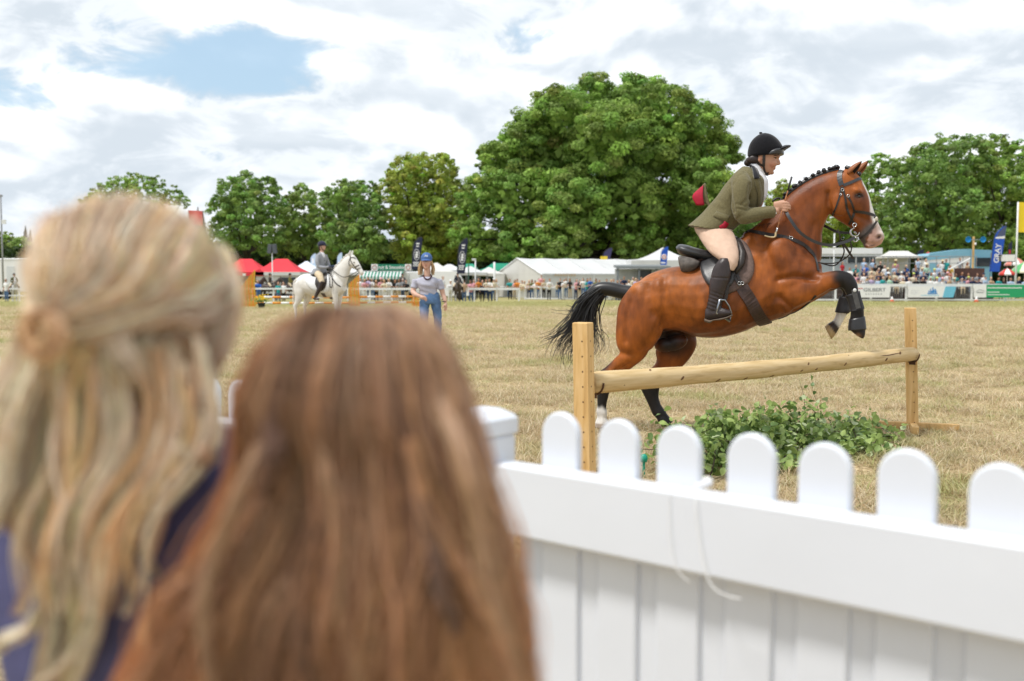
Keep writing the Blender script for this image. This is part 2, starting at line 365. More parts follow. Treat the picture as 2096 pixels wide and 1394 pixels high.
# ------------------------------------------------------------------ dry grass: tufts of real blades set out over the ring
def build_grass():
    r_ = np.random.default_rng(5)
    def blade_mat():
        m = bpy.data.materials.new('dry_grass_blades'); m.use_nodes = True; nt = m.node_tree; N = nt.nodes; L = nt.links; b = N['Principled BSDF']
        b.inputs['Roughness'].default_value = .7; b.inputs['Specular IOR Level'].default_value = .25
        a = N.new('ShaderNodeAttribute'); a.attribute_name = 'Col'
        g = N.new('ShaderNodeNewGeometry'); tx = N.new('ShaderNodeTexNoise'); tx.inputs['Scale'].default_value = .55; tx.inputs['Detail'].default_value = 5; L.new(g.outputs['Position'], tx.inputs['Vector'])
        t2 = N.new('ShaderNodeTexNoise'); t2.inputs['Scale'].default_value = 3.2; t2.inputs['Detail'].default_value = 3; L.new(g.outputs['Position'], t2.inputs['Vector'])
        ad = N.new('ShaderNodeMath'); ad.operation = 'MULTIPLY_ADD'; L.new(t2.outputs[0], ad.inputs[0]); ad.inputs[1].default_value = .5; L.new(tx.outputs[0], ad.inputs[2])
        mr = N.new('ShaderNodeMapRange'); mr.interpolation_type = 'SMOOTHSTEP'; L.new(ad.outputs[0], mr.inputs[0]); mr.inputs[1].default_value = .76; mr.inputs[2].default_value = .98; mr.inputs[4].default_value = .85
        sx = N.new('ShaderNodeSeparateXYZ'); L.new(g.outputs['Position'], sx.inputs[0]); st = N.new('ShaderNodeMapRange'); st.interpolation_type = 'SMOOTHSTEP'
        wob = N.new('ShaderNodeMath'); wob.operation = 'MULTIPLY_ADD'; L.new(tx.outputs[0], wob.inputs[0]); wob.inputs[1].default_value = 22; L.new(sx.outputs[1], wob.inputs[2])
        L.new(wob.outputs[0], st.inputs[0]); st.inputs[1].default_value = 52; st.inputs[2].default_value = 68; st.inputs[4].default_value = .75
        mxm = N.new('ShaderNodeMath'); mxm.operation = 'MAXIMUM'; L.new(mr.outputs[0], mxm.inputs[0]); L.new(st.outputs[0], mxm.inputs[1])
        tint = N.new('ShaderNodeMix'); tint.data_type = 'RGBA'; L.new(mxm.outputs[0], tint.inputs['Factor']); tint.inputs['A'].default_value = (1, 1, 1, 1); tint.inputs['B'].default_value = (.66, .82, .48, 1)
        mu = N.new('ShaderNodeMix'); mu.data_type = 'RGBA'; mu.blend_type = 'MULTIPLY'; mu.inputs['Factor'].default_value = 1; L.new(a.outputs['Color'], mu.inputs['A']); L.new(tint.outputs['Result'], mu.inputs['B'])
        L.new(mu.outputs['Result'], b.inputs['Base Color'])
        tr = N.new('ShaderNodeBsdfTranslucent'); L.new(mu.outputs['Result'], tr.inputs[0]); mx = N.new('ShaderNodeMixShader'); mx.inputs[0].default_value = .40
        L.new(b.outputs[0], mx.inputs[1]); L.new(tr.outputs[0], mx.inputs[2]); L.new(mx.outputs[0], N['Material Output'].inputs[0]); return m
    bm_ = blade_mat(); straw = np.array([(.68, .55, .35), (.74, .62, .42), (.60, .46, .28), (.47, .33, .18), (.80, .70, .50), (.55, .48, .26), (.42, .43, .18)])
    col = bpy.data.collections.new('grass_tufts')
    for v in range(8):
        V = []; Fs = []; C = []; n = 46; flatt = .35 if v < 3 else .8
        for k in range(n):
            a = r_.uniform(0, 2*pi); rad = .13*sqrt(r_.random()); bx, by = rad*cos(a), rad*sin(a); h = r_.uniform(.025, .075)*(1 if flatt > .5 else .8); da = r_.uniform(0, 2*pi); lean = h*r_.uniform(.3, 1.5)/flatt
            w = r_.uniform(.0014, .0032); px, py = -sin(da)*w, cos(da)*w; c = straw[r_.choice(7, p=[.22, .2, .18, .12, .14, .08, .06])]*r_.uniform(.8, 1.15); b = len(V)
            for t, ww in ((0, 1), (.5, .8), (1, .12)):
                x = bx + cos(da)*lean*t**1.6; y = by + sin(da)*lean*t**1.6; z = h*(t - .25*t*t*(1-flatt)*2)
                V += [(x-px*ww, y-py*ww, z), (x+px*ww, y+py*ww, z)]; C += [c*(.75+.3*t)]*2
            Fs += [(b, b+1, b+3, b+2), (b+2, b+3, b+5, b+4)]
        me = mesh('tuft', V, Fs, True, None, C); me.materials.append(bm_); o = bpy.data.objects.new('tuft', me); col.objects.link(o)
    # where tufts stand: thick near the fence, thinning with distance as they shrink in view
    pts = []; sc = []
    for y0, y1, dens, s in ((2.2, 4.6, 60, .9), (4.6, 9, 95, 1.), (9, 14, 62, 1.1), (14, 22, 34, 1.3), (22, 36, 15, 1.6), (36, 74, 5, 2.1)):
        hw = lambda y: .54*y + 2.0; area = (y1-y0)*(hw(y0)+hw(y1)); n = int(area*dens)
        y = r_.uniform(y0, y1, n); x = r_.uniform(-1, 1, n)*(.54*y+2.0); keep = (r_.random(n) < .45 + .55*(np.sin(x*1.7+np.sin(y*1.3)*2)*np.sin(y*2.1+x*.7) > -.3))
        x, y = x[keep], y[keep]; pts.append(np.stack([x, y, np.vectorize(gz)(y)], 1)); sc.append(np.full(len(x), s)*r_.uniform(.7, 1.3, len(x)))
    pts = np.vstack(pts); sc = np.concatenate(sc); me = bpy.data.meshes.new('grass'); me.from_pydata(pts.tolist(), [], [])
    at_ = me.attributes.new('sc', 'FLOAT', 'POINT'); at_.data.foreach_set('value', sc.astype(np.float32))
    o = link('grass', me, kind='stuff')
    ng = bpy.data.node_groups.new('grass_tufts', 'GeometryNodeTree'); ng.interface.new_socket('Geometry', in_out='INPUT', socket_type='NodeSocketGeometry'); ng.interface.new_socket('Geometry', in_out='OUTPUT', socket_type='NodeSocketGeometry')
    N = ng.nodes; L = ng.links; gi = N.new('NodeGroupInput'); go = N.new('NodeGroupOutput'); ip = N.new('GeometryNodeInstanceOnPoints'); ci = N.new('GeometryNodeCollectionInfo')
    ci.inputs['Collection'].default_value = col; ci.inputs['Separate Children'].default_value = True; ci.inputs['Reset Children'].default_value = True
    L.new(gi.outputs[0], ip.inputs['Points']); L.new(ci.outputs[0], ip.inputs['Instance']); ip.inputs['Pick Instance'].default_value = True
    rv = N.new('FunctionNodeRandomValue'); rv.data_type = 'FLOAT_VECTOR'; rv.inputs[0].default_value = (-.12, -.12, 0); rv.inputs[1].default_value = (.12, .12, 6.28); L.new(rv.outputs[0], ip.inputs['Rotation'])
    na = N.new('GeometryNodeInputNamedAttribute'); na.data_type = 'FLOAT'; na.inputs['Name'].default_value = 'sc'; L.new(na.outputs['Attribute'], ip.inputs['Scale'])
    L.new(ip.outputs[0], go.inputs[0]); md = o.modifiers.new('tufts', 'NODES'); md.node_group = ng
build_grass()
# ------------------------------------------------------------------ the jumping horse
H_YAW = R(14); H_O = at(1500, 700, 7.72); H_O.z = 0
_Hf = Vector((cos(H_YAW), -sin(H_YAW), 0)); _Hr = Vector((-sin(H_YAW), -cos(H_YAW), 0))
def hp(px, py, lat=0.):                  # point of the horse's own frame (x forward, y to its left, z up); lat = to its right
    d = ray(px, py); o = Vector((0, 0, CAMH)); t = ((H_O - o).dot(_Hr) + lat) / d.dot(_Hr); P = o + d*t - H_O
    return Vector((P.dot(_Hf), -lat, P.z))
def c1(x, y, lat=0.): return hp(1080 + x/2.1125, 240 + y/2.1125, lat)
def c2(x, y, lat=0.): return hp(1380 + x/3.243, 250 + y/3.243, lat)
def cr(x, y, lat=0.): return hp(1500 + x/11.614, 260 + y/11.614, lat)      # head of the rider
def c5(x, y, lat=0.): return hp(1370 + x/6.97, 480 + y/6.97, lat)          # saddle
def cf(x, y, lat=0.): return hp(1660 + x/8.2, 540 + y/8.2, lat)            # fore feet
def ch(x, y, lat=0.): return hp(1690 + x/6.97, 320 + y/6.97, lat)          # horse head
def ct(x, y, lat=0.): return hp(1090 + x/6.97, 570 + y/6.97, lat)          # tail
def hworld(p): return H_O + _Hf*p[0] - _Hr*p[1] + Vector((0, 0, p[2]))
def hc1(P):                              # horse frame -> c1 chart (side elevation), used to lay out coat markings
    w = np.array(H_O)[None] + P[:, :1]*np.array(_Hf)[None] + P[:, 2:3]*np.array((0, 0, 1.))[None]   # seen square on
    f = w[:, 1]*cos(PITCH) - (w[:, 2]-CAMH)*sin(PITCH); u = w[:, 1]*sin(PITCH) + (w[:, 2]-CAMH)*cos(PITCH)
    return np.stack([(CX + F*w[:, 0]/f - 1080)*2.1125, (CY - F*u/f - 240)*2.1125], 1)
def pairs(rows, conv=c1):
    out = []
    for r in rows:
        x1, y1, x2, y2, w = r[:5]; lat = r[5] if len(r) > 5 else 0; egg = r[6] if len(r) > 6 else 0
        a = conv(x1, y1); b = conv(x2, y2); out.append((*a, *b, w, -lat, egg))
    return out

def build_horse():
    parts = []
    def add(rows, sub=4, n=22, exp=1., conv=c1): V, Fs = loft(pairs(rows, conv), sub, n, exp); parts.append((V, Fs, 0))
    add([(432,775,428,850,.09),(462,728,440,915,.19),(520,682,500,935,.255,0,-.05),(590,655,585,930,.275),(645,645,645,922,.275),
         (715,640,735,950,.285,0,-.05),(790,618,830,952,.295,0,-.12),(860,575,925,930,.29,0,-.2),(925,515,1000,898,.27,0,-.3),
         (985,485,1075,877,.25,0,-.3),(1060,480,1135,852,.235,0,-.2),(1150,530,1195,822,.215),(1225,580,1245,775,.17),(1270,635,1275,725,.10)], exp=.92)
    add([(930,500,1150,790,.17,0,-.2),(985,468,1235,690,.165,0,-.2),(1040,420,1270,612,.135),(1100,360,1273,545,.108),(1160,308,1275,492,.096),(1230,265,1292,445,.09),
         (1300,238,1312,412,.085),(1350,226,1342,398,.08)])
    add([(1372,224,1322,262,.05),(1400,228,1305,318,.078),(1432,252,1294,372,.092),(1456,290,1303,412,.100,0,.1),(1476,335,1330,438,.098,0,.15),(1490,382,1362,458,.08,0,.1),
         (1504,425,1398,482,.062),(1518,460,1424,508,.056),(1534,492,1440,536,.058),(1543,518,1462,556,.054),(1530,548,1494,566,.032)], n=24)
    # hind leg, near
    add([(600,700,470,715,.08,.13),(640,800,408,800,.115,.145),(612,890,394,895,.115,.155),(572,960,393,960,.105,.155),(536,1010,402,1012,.085,.15),(500,1048,378,1046,.068,.145),
         (445,1090,350,1072,.052,.145),(396,1138,322,1096,.044,.145),(368,1178,314,1150,.036,.145),(358,1212,313,1206,.03,.145),(352,1245,313,1240,.03,.145),
         (357,1268,308,1262,.036,.145),(353,1288,313,1284,.034,.145),(360,1302,308,1298,.045,.145),(368,1334,300,1330,.056,.145)], n=18)
    # hind leg, far
    add([(690,780,520,800,.09,-.13),(730,900,540,900,.105,-.15),(727,965,552,965,.10,-.155),(722,1005,542,1012,.085,-.155),(690,1058,548,1062,.066,-.15),(636,1110,518,1098,.05,-.15),
         (578,1152,474,1138,.044,-.15),(562,1185,478,1178,.037,-.15),(560,1225,506,1238,.03,-.15),(572,1258,522,1274,.03,-.15),(588,1280,532,1296,.036,-.15),(596,1294,548,1312,.034,-.15),
         (606,1306,556,1328,.045,-.15),(624,1326,578,1352,.054,-.15)], n=18)
    # fore leg, near
    add([(1090,690,1110,850,.09,.14),(1170,690,1180,828,.085,.145),(1235,678,1250,788,.072,.14),(1295,667,1318,748,.06,.135),(1345,662,1354,736,.052,.13),(1392,677,1360,745,.05,.13),
         (1418,716,1366,758,.045,.13),(1424,755,1374,774,.037,.13),(1432,795,1392,810,.034,.13),(1446,822,1390,838,.042,.13),(1448,858,1386,872,.038,.13),
         (1453,895,1382,906,.05,.13),(1453,930,1400,928,.05,.13),(1446,954,1428,948,.036,.13)], n=18)
    # fore leg, far
    add([(1120,720,1140,855,.08,-.12),(1220,715,1228,812,.072,-.12),(1290,692,1300,770,.06,-.115),(1340,672,1348,740,.052,-.11),(1396,684,1360,748,.049,-.11),(1418,735,1366,762,.044,-.11),
         (1404,784,1358,780,.036,-.11),(1392,818,1350,812,.035,-.11),(1394,842,1340,838,.042,-.11),(1376,872,1335,862,.038,-.11),(1360,902,1322,884,.04,-.11),(1338,940,1306,892,.048,-.11),(1318,966,1288,908,.052,-.11)], n=18)
    def blob(x, y, lat, r, conv=c1, both=True, rot=None):
        for s in ((1, -1) if both else (1,)):
            p = conv(x, y); V, Fs = ellipsoid((p[0], -lat*s, p[2]), r, 14, 10, rot); parts.append((V, Fs, 0))
    rotY = lambda a: Matrix.Rotation(a, 3, 'Y')
    blob(1075, 640, .165, (.15, .075, .21), rot=rotY(R(18)))             # shoulder
    blob(1130, 760, .15, (.15, .085, .11), rot=rotY(R(10)))              # upper arm
    blob(505, 815, .165, (.15, .095, .19))                                # haunch
    blob(600, 745, .19, (.14, .075, .10))                                # loin
    blob(1348, 375, .072, (.075, .03, .095))                             # cheek
    blob(1418, 322, .087, (.04, .018, .022), rot=rotY(R(20)))            # brow over the eye
    blob(1500, 470, .035, (.03, .02, .07), rot=rotY(R(-25)))
    blob(1518, 515, .043, (.035, .02, .035))                             # nostril wing
    blob(1478, 556, 0., (.045, .04, .02), both=False)                    # chin
    p = c1(640, 975); parts.append((*ellipsoid(p, (.10, .055, .06), 14, 10, rotY(R(-20))), 0))   # sheath
    p = c1(590, 985); parts.append((*ellipsoid(p, (.08, .06, .06), 14, 10), 0))
    me = fuse(parts, .0115, 7, 'body')
    co = getco(me); no = getno(me); q = hc1(co); lat = -co[:, 1]; side = abs(lat)
    # muscle lines: shallow furrows along the body, both sides
    d = np.zeros(len(co))
    def furrow(pts, depth, width, lo=.05):
        nonlocal d
        d -= 2.0*depth*np.exp(-(polydist(q, pts)/width)**2)*sstep(side, lo, lo+.05)
    outer = (side > .04)
    furrow([(1010,520),(1035,600),(1075,690),(1080,760),(1040,830)], .012, 22)       # behind the shoulder
    furrow([(1085,700),(1150,690),(1240,700)], .012, 13)                            # above the fore arm
    furrow([(1090,780),(1150,835),(1230,800),(1310,752)], .010, 12)
    furrow([(1000,640),(1010,700),(990,780)], .006, 25)
    furrow([(600,700),(605,800),(600,880),(588,905)], .010, 16)                      # flank fold
    furrow([(560,690),(540,760),(560,850)], .005, 18)
    furrow([(470,760),(450,850),(440,960)], .007, 14)
    furrow([(402,1010),(470,1018),(530,1005)], .006, 14)
    furrow([(640,925),(720,952),(830,930),(930,900)], .005, 12)
    furrow([(1295,330),(1297,380),(1312,424)], .014, 9)                              # jowl
    furrow([(1380,395),(1420,430),(1470,450)], .006, 10, .03)
    furrow([(1160,420),(1200,380),(1260,340)], .005, 30)
    furrow([(1270,450),(1255,560),(1268,650)], .009, 13)                             # jugular groove
    furrow([(1235,470),(1200,600),(1180,680)], .006, 18)
    furrow([(1120,560),(1170,620),(1210,690)], .006, 16)
    furrow([(450,1060),(400,1085),(370,1130)], .006, 8)
    d += .010*np.exp(-(polydist(q, [(1405,352),(1452,345)])/9.)**2)*0
    furrow([(1428,343),(1431,343)], .010, 9, .05)                                    # eye socket
    furrow([(1514,522),(1518,520)], .024, 7, .02)                                    # nostril
    furrow([(1452,548),(1480,548),(1505,552)], .006, 4, .015)                        # mouth
    d += .0005*np.sin(q[:, 0]*.09+q[:, 1]*.05)*np.sin(q[:, 1]*.07)*sstep(side, .1, .2)
    # ribs, faint
    rib = inpoly(q, [(700,700),(860,690),(990,700),(1020,850),(830,930),(700,900)])
    d += np.where(rib, .0010*np.sin(q[:, 0]*.11 + q[:, 1]*.03), 0)
    co = co + no*d[:, None]
    ed = np.empty(len(me.edges)*2, dtype=np.int32); me.edges.foreach_get('vertices', ed); co = taubin(co, ed.reshape(-1, 2), 1)
    me.vertices.foreach_set('co', co.astype(np.float32).ravel()); me.update()
    # coat
    n3 = lambda f, a, b: np.sin(co[:, 0]*f+a)*np.sin(co[:, 2]*f*1.3+b)*np.sin(co[:, 1]*f*.9+a-b)
    bay = np.array((.335, .092, .012)); deep = np.array((.105, .024, .006)); lightb = np.array((.50, .17, .026)); blk = np.array((.012, .010, .010)); wht = np.array((.72, .68, .63)); pink = np.array((.58, .36, .30))
    c = np.tile(bay, (len(co), 1))
    mix = lambda c, k, t: c*(1-t[:, None]) + k*t[:, None]
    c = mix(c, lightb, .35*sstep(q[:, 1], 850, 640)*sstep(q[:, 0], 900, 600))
    c = mix(c, lightb, .5*np.exp(-(polydist(q, [(640,930),(690,945)])/22)**2))
    c = mix(c, deep, np.clip(.30 + .55*n3(7, 1, 2) + .25*n3(17, 2, .5), 0, .6))
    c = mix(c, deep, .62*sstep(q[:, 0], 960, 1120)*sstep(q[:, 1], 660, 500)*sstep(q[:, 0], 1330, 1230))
    c = mix(c, blk, .97*np.exp(-((q[:, 0]-635)/80)**4-((q[:, 1]-975)/60)**4)*sstep(side, .15, .09))
    c = mix(c, deep, .55*sstep(q[:, 1]+.22*(q[:, 0]-700), 850, 950)*sstep(q[:, 0], 620, 700)*sstep(q[:, 0], 1260, 1150))  # shade under the belly, put into the coat colour
    c = mix(c, blk, .8*np.exp(-((q[:, 0]-580)/40)**2-((q[:, 1]-935)/40)**2)*sstep(side, .15, .10))
    fore = (q[:, 0] > 1270) & (q[:, 1] > 640)
    c = mix(c, blk, np.where(fore, sstep(q[:, 0]+.25*(720-q[:, 1])+10*n3(40, 0, 1), 1285, 1352), 0))
    hn = (q[:, 1] > 1000)
    c = mix(c, blk, np.where(hn & (lat > 0), np.maximum(sstep(q[:, 1], 1120, 1175), .95*np.exp(-(polydist(q, [(360,1055),(325,1098),(318,1140)])/22)**2)), 0))
    c = mix(c, blk, np.where(hn & (lat < 0) & (q[:, 0] > 440), sstep(q[:, 1]-.3*(q[:, 0]-560), 1110, 1190), 0))
    c = mix(c, wht, np.where(hn & (lat > 0), sstep(q[:, 1]+5*np.sin(q[:, 0]*.21)-.25*(q[:, 0]-330), 1232, 1256), 0))
    c = mix(c, np.array((.30, .24, .19)), np.where(hn & (lat > 0), sstep(q[:, 1], 1306, 1314), 0))
    ff = segdist(q, (1388, 858), (1318, 905)); farf = fore & (lat < -.03)
    along = (q - np.array((1392, 850)))@(np.array((-70, 55))/89.)
    c = mix(c, wht*.95, np.where(farf & (q[:, 1] > 800), sstep(along, 3, 14), 0))
    c = mix(c, np.array((.05, .035, .03)), np.where(farf & (q[:, 1] > 850), sstep(along, 68, 76), 0))
    c = mix(c, np.array((.42, .29, .15)), np.where(farf & (q[:, 1] > 860), sstep(along, 97, 101), 0))
    c = mix(c, np.array((.30, .17, .10)), np.where(fore & (lat > 0), np.exp(-((q[:, 0]-1418)/13)**2-((q[:, 1]-940)/10)**2), 0))
    # head markings: blaze down the front of the face, pink muzzle, dark surround of eye and mouth
    fl = [(1432,252),(1456,290),(1476,335),(1490,382),(1504,425),(1518,460),(1534,492),(1546,520)]
    df = polydist(q, fl); hd = q[:, 0] > 1290
    bw = np.interp(q[:, 1], [262, 290, 340, 400, 440, 480], [.0, .040, .042, .050, .058, .068])
    bl = np.where(hd & (q[:, 1] > 262) & (q[:, 1] < 500), sstep(side, bw+.008, bw-.004)*sstep(df, 30, 14), 0)
    dk = np.exp(-(polydist(q, [(1415,345),(1442,345)])/17)**2)*sstep(side, .05, .07)
    c = mix(c, blk*1.6, np.where(hd & (q[:, 1] < 420), .75*dk, 0))
    c = mix(c, deep*.6, np.where(hd, .5*np.exp(-(polydist(q, [(1440,370),(1470,420)])/18)**2), 0))
    mz = np.where(hd & (q[:, 1] > 420), np.exp(-(polydist(q, [(1447,548),(1440,520),(1470,488),(1490,475)])/20)**2), 0)
    c = mix(c, np.array((.10, .085, .08)), np.clip(mz*1.3, 0, .95))
    c = mix(c, wht, bl)
    nz = inpoly(q + 3*np.sin(q[:, ::-1]*.3), [(1512,448),(1500,476),(1476,510),(1462,545),(1470,580),(1570,580),(1570,480),(1530,440)])
    c = mix(c, pink, np.where(nz, .75, 0)); c = mix(c, wht, np.where(nz, .55*sstep(q[:, 0], 1490, 1535)*sstep(q[:, 1], 545, 500), 0))
    c = mix(c, np.array((.10, .05, .045)), np.where(hd, np.exp(-((q[:, 0]-1516)/9.)**2-((q[:, 1]-521)/12.)**2), 0)*sstep(side, .02, .04))
    c = mix(c, blk*2, np.where(hd, .7*np.exp(-(polydist(q, [(1478,557),(1500,553)])/3.)**2), 0))
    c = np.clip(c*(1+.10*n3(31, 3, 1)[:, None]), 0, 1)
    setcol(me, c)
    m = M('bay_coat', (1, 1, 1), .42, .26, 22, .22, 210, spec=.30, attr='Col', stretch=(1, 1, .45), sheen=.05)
    root = empty('horse', H_O, -H_YAW, 'bay horse with a white blaze and plaited mane leaping over the log rail', 'horse')
    body = link('body', me, m, root)
    V = [v.co.copy() for v in me.vertices]
    bvh = BVHTree.FromPolygons(V, [tuple(p.vertices) for p in me.polygons])
    return root, body, bvh
horse, horse_body, HB = build_horse()

def surf(p, off=0., side=1):              # nearest skin point looking in from the right (side=1) or left (-1)
    h = HB.ray_cast(Vector((p[0], -1.2*side, p[2])), Vector((0, side, 0)))
    if h[0] is None: 
        h2 = HB.find_nearest(Vector((p[0], -.05*side, p[2]))); return h2[0] + h2[1]*off, h2[1]
    return h[0] + h[1]*off, h[1]
def strap(pts, w=.018, t=.004, sub=5, off=.002, side=1, drape=True, surf=None):
    surf = surf or globals()['surf']   # a leather strap lying on the skin
    P = catmull([tuple(p) for p in pts], sub); V = []; Fs = []
    PP = []; NN = []
    for p in P:
        if drape:
            s, n = surf(p, off, side); PP.append(np.array(s)); NN.append(np.array(n))
        else: PP.append(np.array(p)); NN.append(np.array((0, -side, 0.)))
    PP = np.array(PP); NN = np.array(NN); T = np.gradient(PP, axis=0)
    for p, n, tt in zip(PP, NN, T):
        b = np.cross(tt, n); b /= np.linalg.norm(b)+1e-9; n = np.cross(b, tt); n /= np.linalg.norm(n)+1e-9
        if n[1]*side > 0 and drape is False: n = -n
        V += [p-b*w/2, p-b*w/2+n*t, p+b*w/2+n*t, p+b*w/2]
    k = len(PP)
    for i in range(k-1):
        for j in range(4): Fs.append((i*4+j, i*4+(j+1)%4, (i+1)*4+(j+1)%4, (i+1)*4+j))
    Fs += [(3,2,1,0), tuple((k-1)*4+j for j in range(4))]
    return V, Fs
def ring(c, r, t, axis='y', n=20, m=6, sq=1.):
    pts = [(c[0]+r*cos(a), c[1], c[2]+sq*r*sin(a)) if axis == 'y' else (c[0], c[1]+r*cos(a), c[2]+r*sin(a)) for a in np.linspace(0, 2*pi, n+1)]
    return tube(pts, t, m, False)

LEATHER = M('dark_leather', (.022, .015, .012), .42, .25, 60, .15, 300, spec=.5)
LEATHER_GREY = M('worn_black_leather', (.035, .035, .038), .36, .2, 40, .1, 300, spec=.5)
STEEL = M('steel', (.6, .6, .6), .22, .05, 30, metal=1.)
BRASS = M('brass', (.55, .42, .2), .3, .1, 30, metal=1.)
BLACKHAIR = M('black_horse_hair', (.010, .009, .009), .38, .3, 30, spec=.5)

def horse_details():
    # eyes
    for s in (1, -1):
        e = ch(460, 578); p, n = surf(e, 0, s); mb = MB(); mb.ell(p - n*.004, (.020, .015, .016), 14, 10)
        link('eye', mb.me('eye', True), M('horse_eye', (.012, .008, .007), .06, 0, spec=.9), horse)
        mb = MB(); r = [(x, y) for x, y in ((405,585),(430,552),(465,540),(500,556),(515,585))]
        mb.tube([surf(ch(x, y), .002, s)[0] for x, y in r], [.002,.004,.005,.004,.002], 6)
        link('eyelid', mb.me('lid', True), M('dark_skin', (.03, .02, .018), .5), horse)
        # ears: cupped leaf shapes
        V = []; Fs = []
        near = s == 1
        base = ch(330, 265, .05) if near else ch(440, 262, -.05)
        tip = ch(488, 52, .055) if near else ch(578, 45, -.055)
        ax = tip - base; ln = ax.length; ax.normalize()
        open_ = Vector((.75, -.45*s if near else -.3, .0)); open_ = (open_ - ax*open_.dot(ax)).normalized(); sd = ax.cross(open_)
        K, A = 10, 9
        for i in range(K+1):
            t = i/K; w = .046*(sin(pi*min(1, .18+t*.82))**.75)*(1-.25*t) + .001
            for j in range(A):
                a = -R(118) + R(236)*j/(A-1); rr = w*(1 if i < K else .05)
                V.append(base + ax*(ln*t) - open_*(rr*cos(a)*.8) + sd*(rr*sin(a)*.72) + open_*(.02*t))
        for i in range(K):
            for j in range(A-1): Fs.append((i*A+j, i*A+j+1, (i+1)*A+j+1, (i+1)*A+j))
        me = mesh('ear', V, Fs); o = link('ear', me, None, horse)
        md = o.modifiers.new('thick', 'SOLIDIFY'); md.thickness = .006; md.offset = 1; md.material_offset = 0
        me.materials.append(M('ear_coat', (.26, .085, .025), .5, .2, 30))
        dg = bpy.context.evaluated_depsgraph_get(); nm = bpy.data.meshes.new_from_object(o.evaluated_get(dg)); o.modifiers.clear(); o.data = nm
        nm.materials.append(M('ear_inner_dark', (.03, .017, .012), .7))
        cc = Vector(base)
        for p in nm.polygons:
            v = p.center - base; t = v.dot(ax); v2 = v - ax*t - open_*.02*(t/ln)
            if p.normal.dot(v2) < 0 and near is True: p.material_index = 1
            if t > ln*.88: p.material_index = 1
    # mane: clipped roots with plaits rolled into bobbles along the crest
    crest = [(1105,350),(1160,303),(1230,262),(1300,235),(1345,224)]
    cpts = catmull([tuple(c1(x, y)) for x, y in crest], 6)
    mb = MB(); mb.tube([(p[0], p[1], p[2]-.004) for p in cpts], np.interp(np.arange(len(cpts)), [0, 3, len(cpts)-3, len(cpts)-1], [.012, .022, .018, .01]), 8)
    mane = mb.build('mane', BLACKHAIR, horse, True)
    for k in range(11):
        i = (k+.5)/11*(len(cpts)-1); p = Vector(cpts[int(i)]).lerp(Vector(cpts[min(int(i)+1, len(cpts)-1)]), i % 1)
        mb = MB(); r = rng.uniform(.017, .022); p = p + Vector((0, rng.uniform(-.008, .004), .016))
        for t in range(3): mb.ell(p + Vector((rng.uniform(-.4, .4)*r, rng.uniform(-.5, .5)*r, rng.uniform(-.3, .4)*r)), (r*.8, r*.7, r*.75), 9, 6)
        mb.tube([p+Vector((-.01, -.015, -.004)), p+Vector((0, -.02, .004)), p+Vector((.012, -.014, -.002))], .006, 6)
        mb.build('plait', BLACKHAIR, mane, True)
    mb = MB(); fpts = [c1(1372,222,0), c1(1405,232,0), c1(1428,248,0)]
    mb.tube([p+Vector((.004, 0, .010)) for p in fpts], [.016, .017, .008], 8); mb.ell(c1(1428,250,0)+Vector((.008, 0, .006)), (.018, .016, .02), 10, 8)
    mb.build('forelock', BLACKHAIR, horse, True)
    # wither hair
    mb = MB()
    for k in range(70):
        a = rng.random(); p = c1(945+a*110, 478-a*18, rng.uniform(-.01, .05)); p = Vector(surf(p, 0)[0]); l = rng.uniform(.03, .08)
        mb.tube([p+Vector((0, 0, .004)), p+Vector((rng.uniform(-.02, .02), -.01, -l*.5)), p+Vector((rng.uniform(-.04, .03), -.012, -l))], [.0016, .0014, .0004], 3, cap=False)
    mb.build('wither_hair', M('dark_bay_hair', (.08, .025, .012), .5, .3, 40), horse)
    # tail: dock and long wind-blown hair
    mb = MB(); dock = catmull([tuple(ct(x, y)) for x, y in ((1385,215),(1270,190),(1120,155),(980,150),(880,195),(800,270))], 5)
    mb.tube(dock, np.interp(np.arange(len(dock)), [0, 6, 12, 18, 25], [.062, .058, .056, .055, .045]), 12)
    g = [ # guides: control points in the tail chart, spread in depth
     [(960,150),(780,260),(640,400),(540,600),(330,800),(150,870),(45,950)],
     [(940,160),(800,260),(660,430),(560,600),(400,760),(270,960),(190,1190)],
     [(950,150),(790,280),(690,440),(600,610),(470,780),(330,970),(265,1195)],
     [(960,170),(820,300),(720,460),(640,650),(530,830),(430,980),(420,1260)],
     [(980,170),(840,310),(750,470),(690,680),(580,860),(480,1040),(560,1280)],
     [(980,190),(860,330),(770,500),(720,700),(650,900),(520,1080),(600,1110)],
     [(990,200),(870,330),(800,500),(760,700),(700,900),(640,1080),(590,1220)],
     [(1000,210),(890,340),(840,500),(810,700),(800,880),(770,1020),(740,1120)],
     [(1000,220),(900,350),(870,500),(860,700),(880,850),(890,1000),(830,1120)],
     [(1010,220),(905,350),(890,480),(900,640),(950,820),(960,980),(850,1120)],
     [(1010,220),(905,340),(895,480),(930,680),(1010,840),(1010,1000),(900,1110)],
     [(940,150),(800,220),(700,310),(650,360),(600,370),(545,345),(560,340)],
     [(930,160),(780,280),(660,400),(600,450),(480,470),(330,455),(150,395)]]
    cnt = [20, 28, 28, 30, 28, 20, 26, 18, 12, 9, 6, 10, 4]
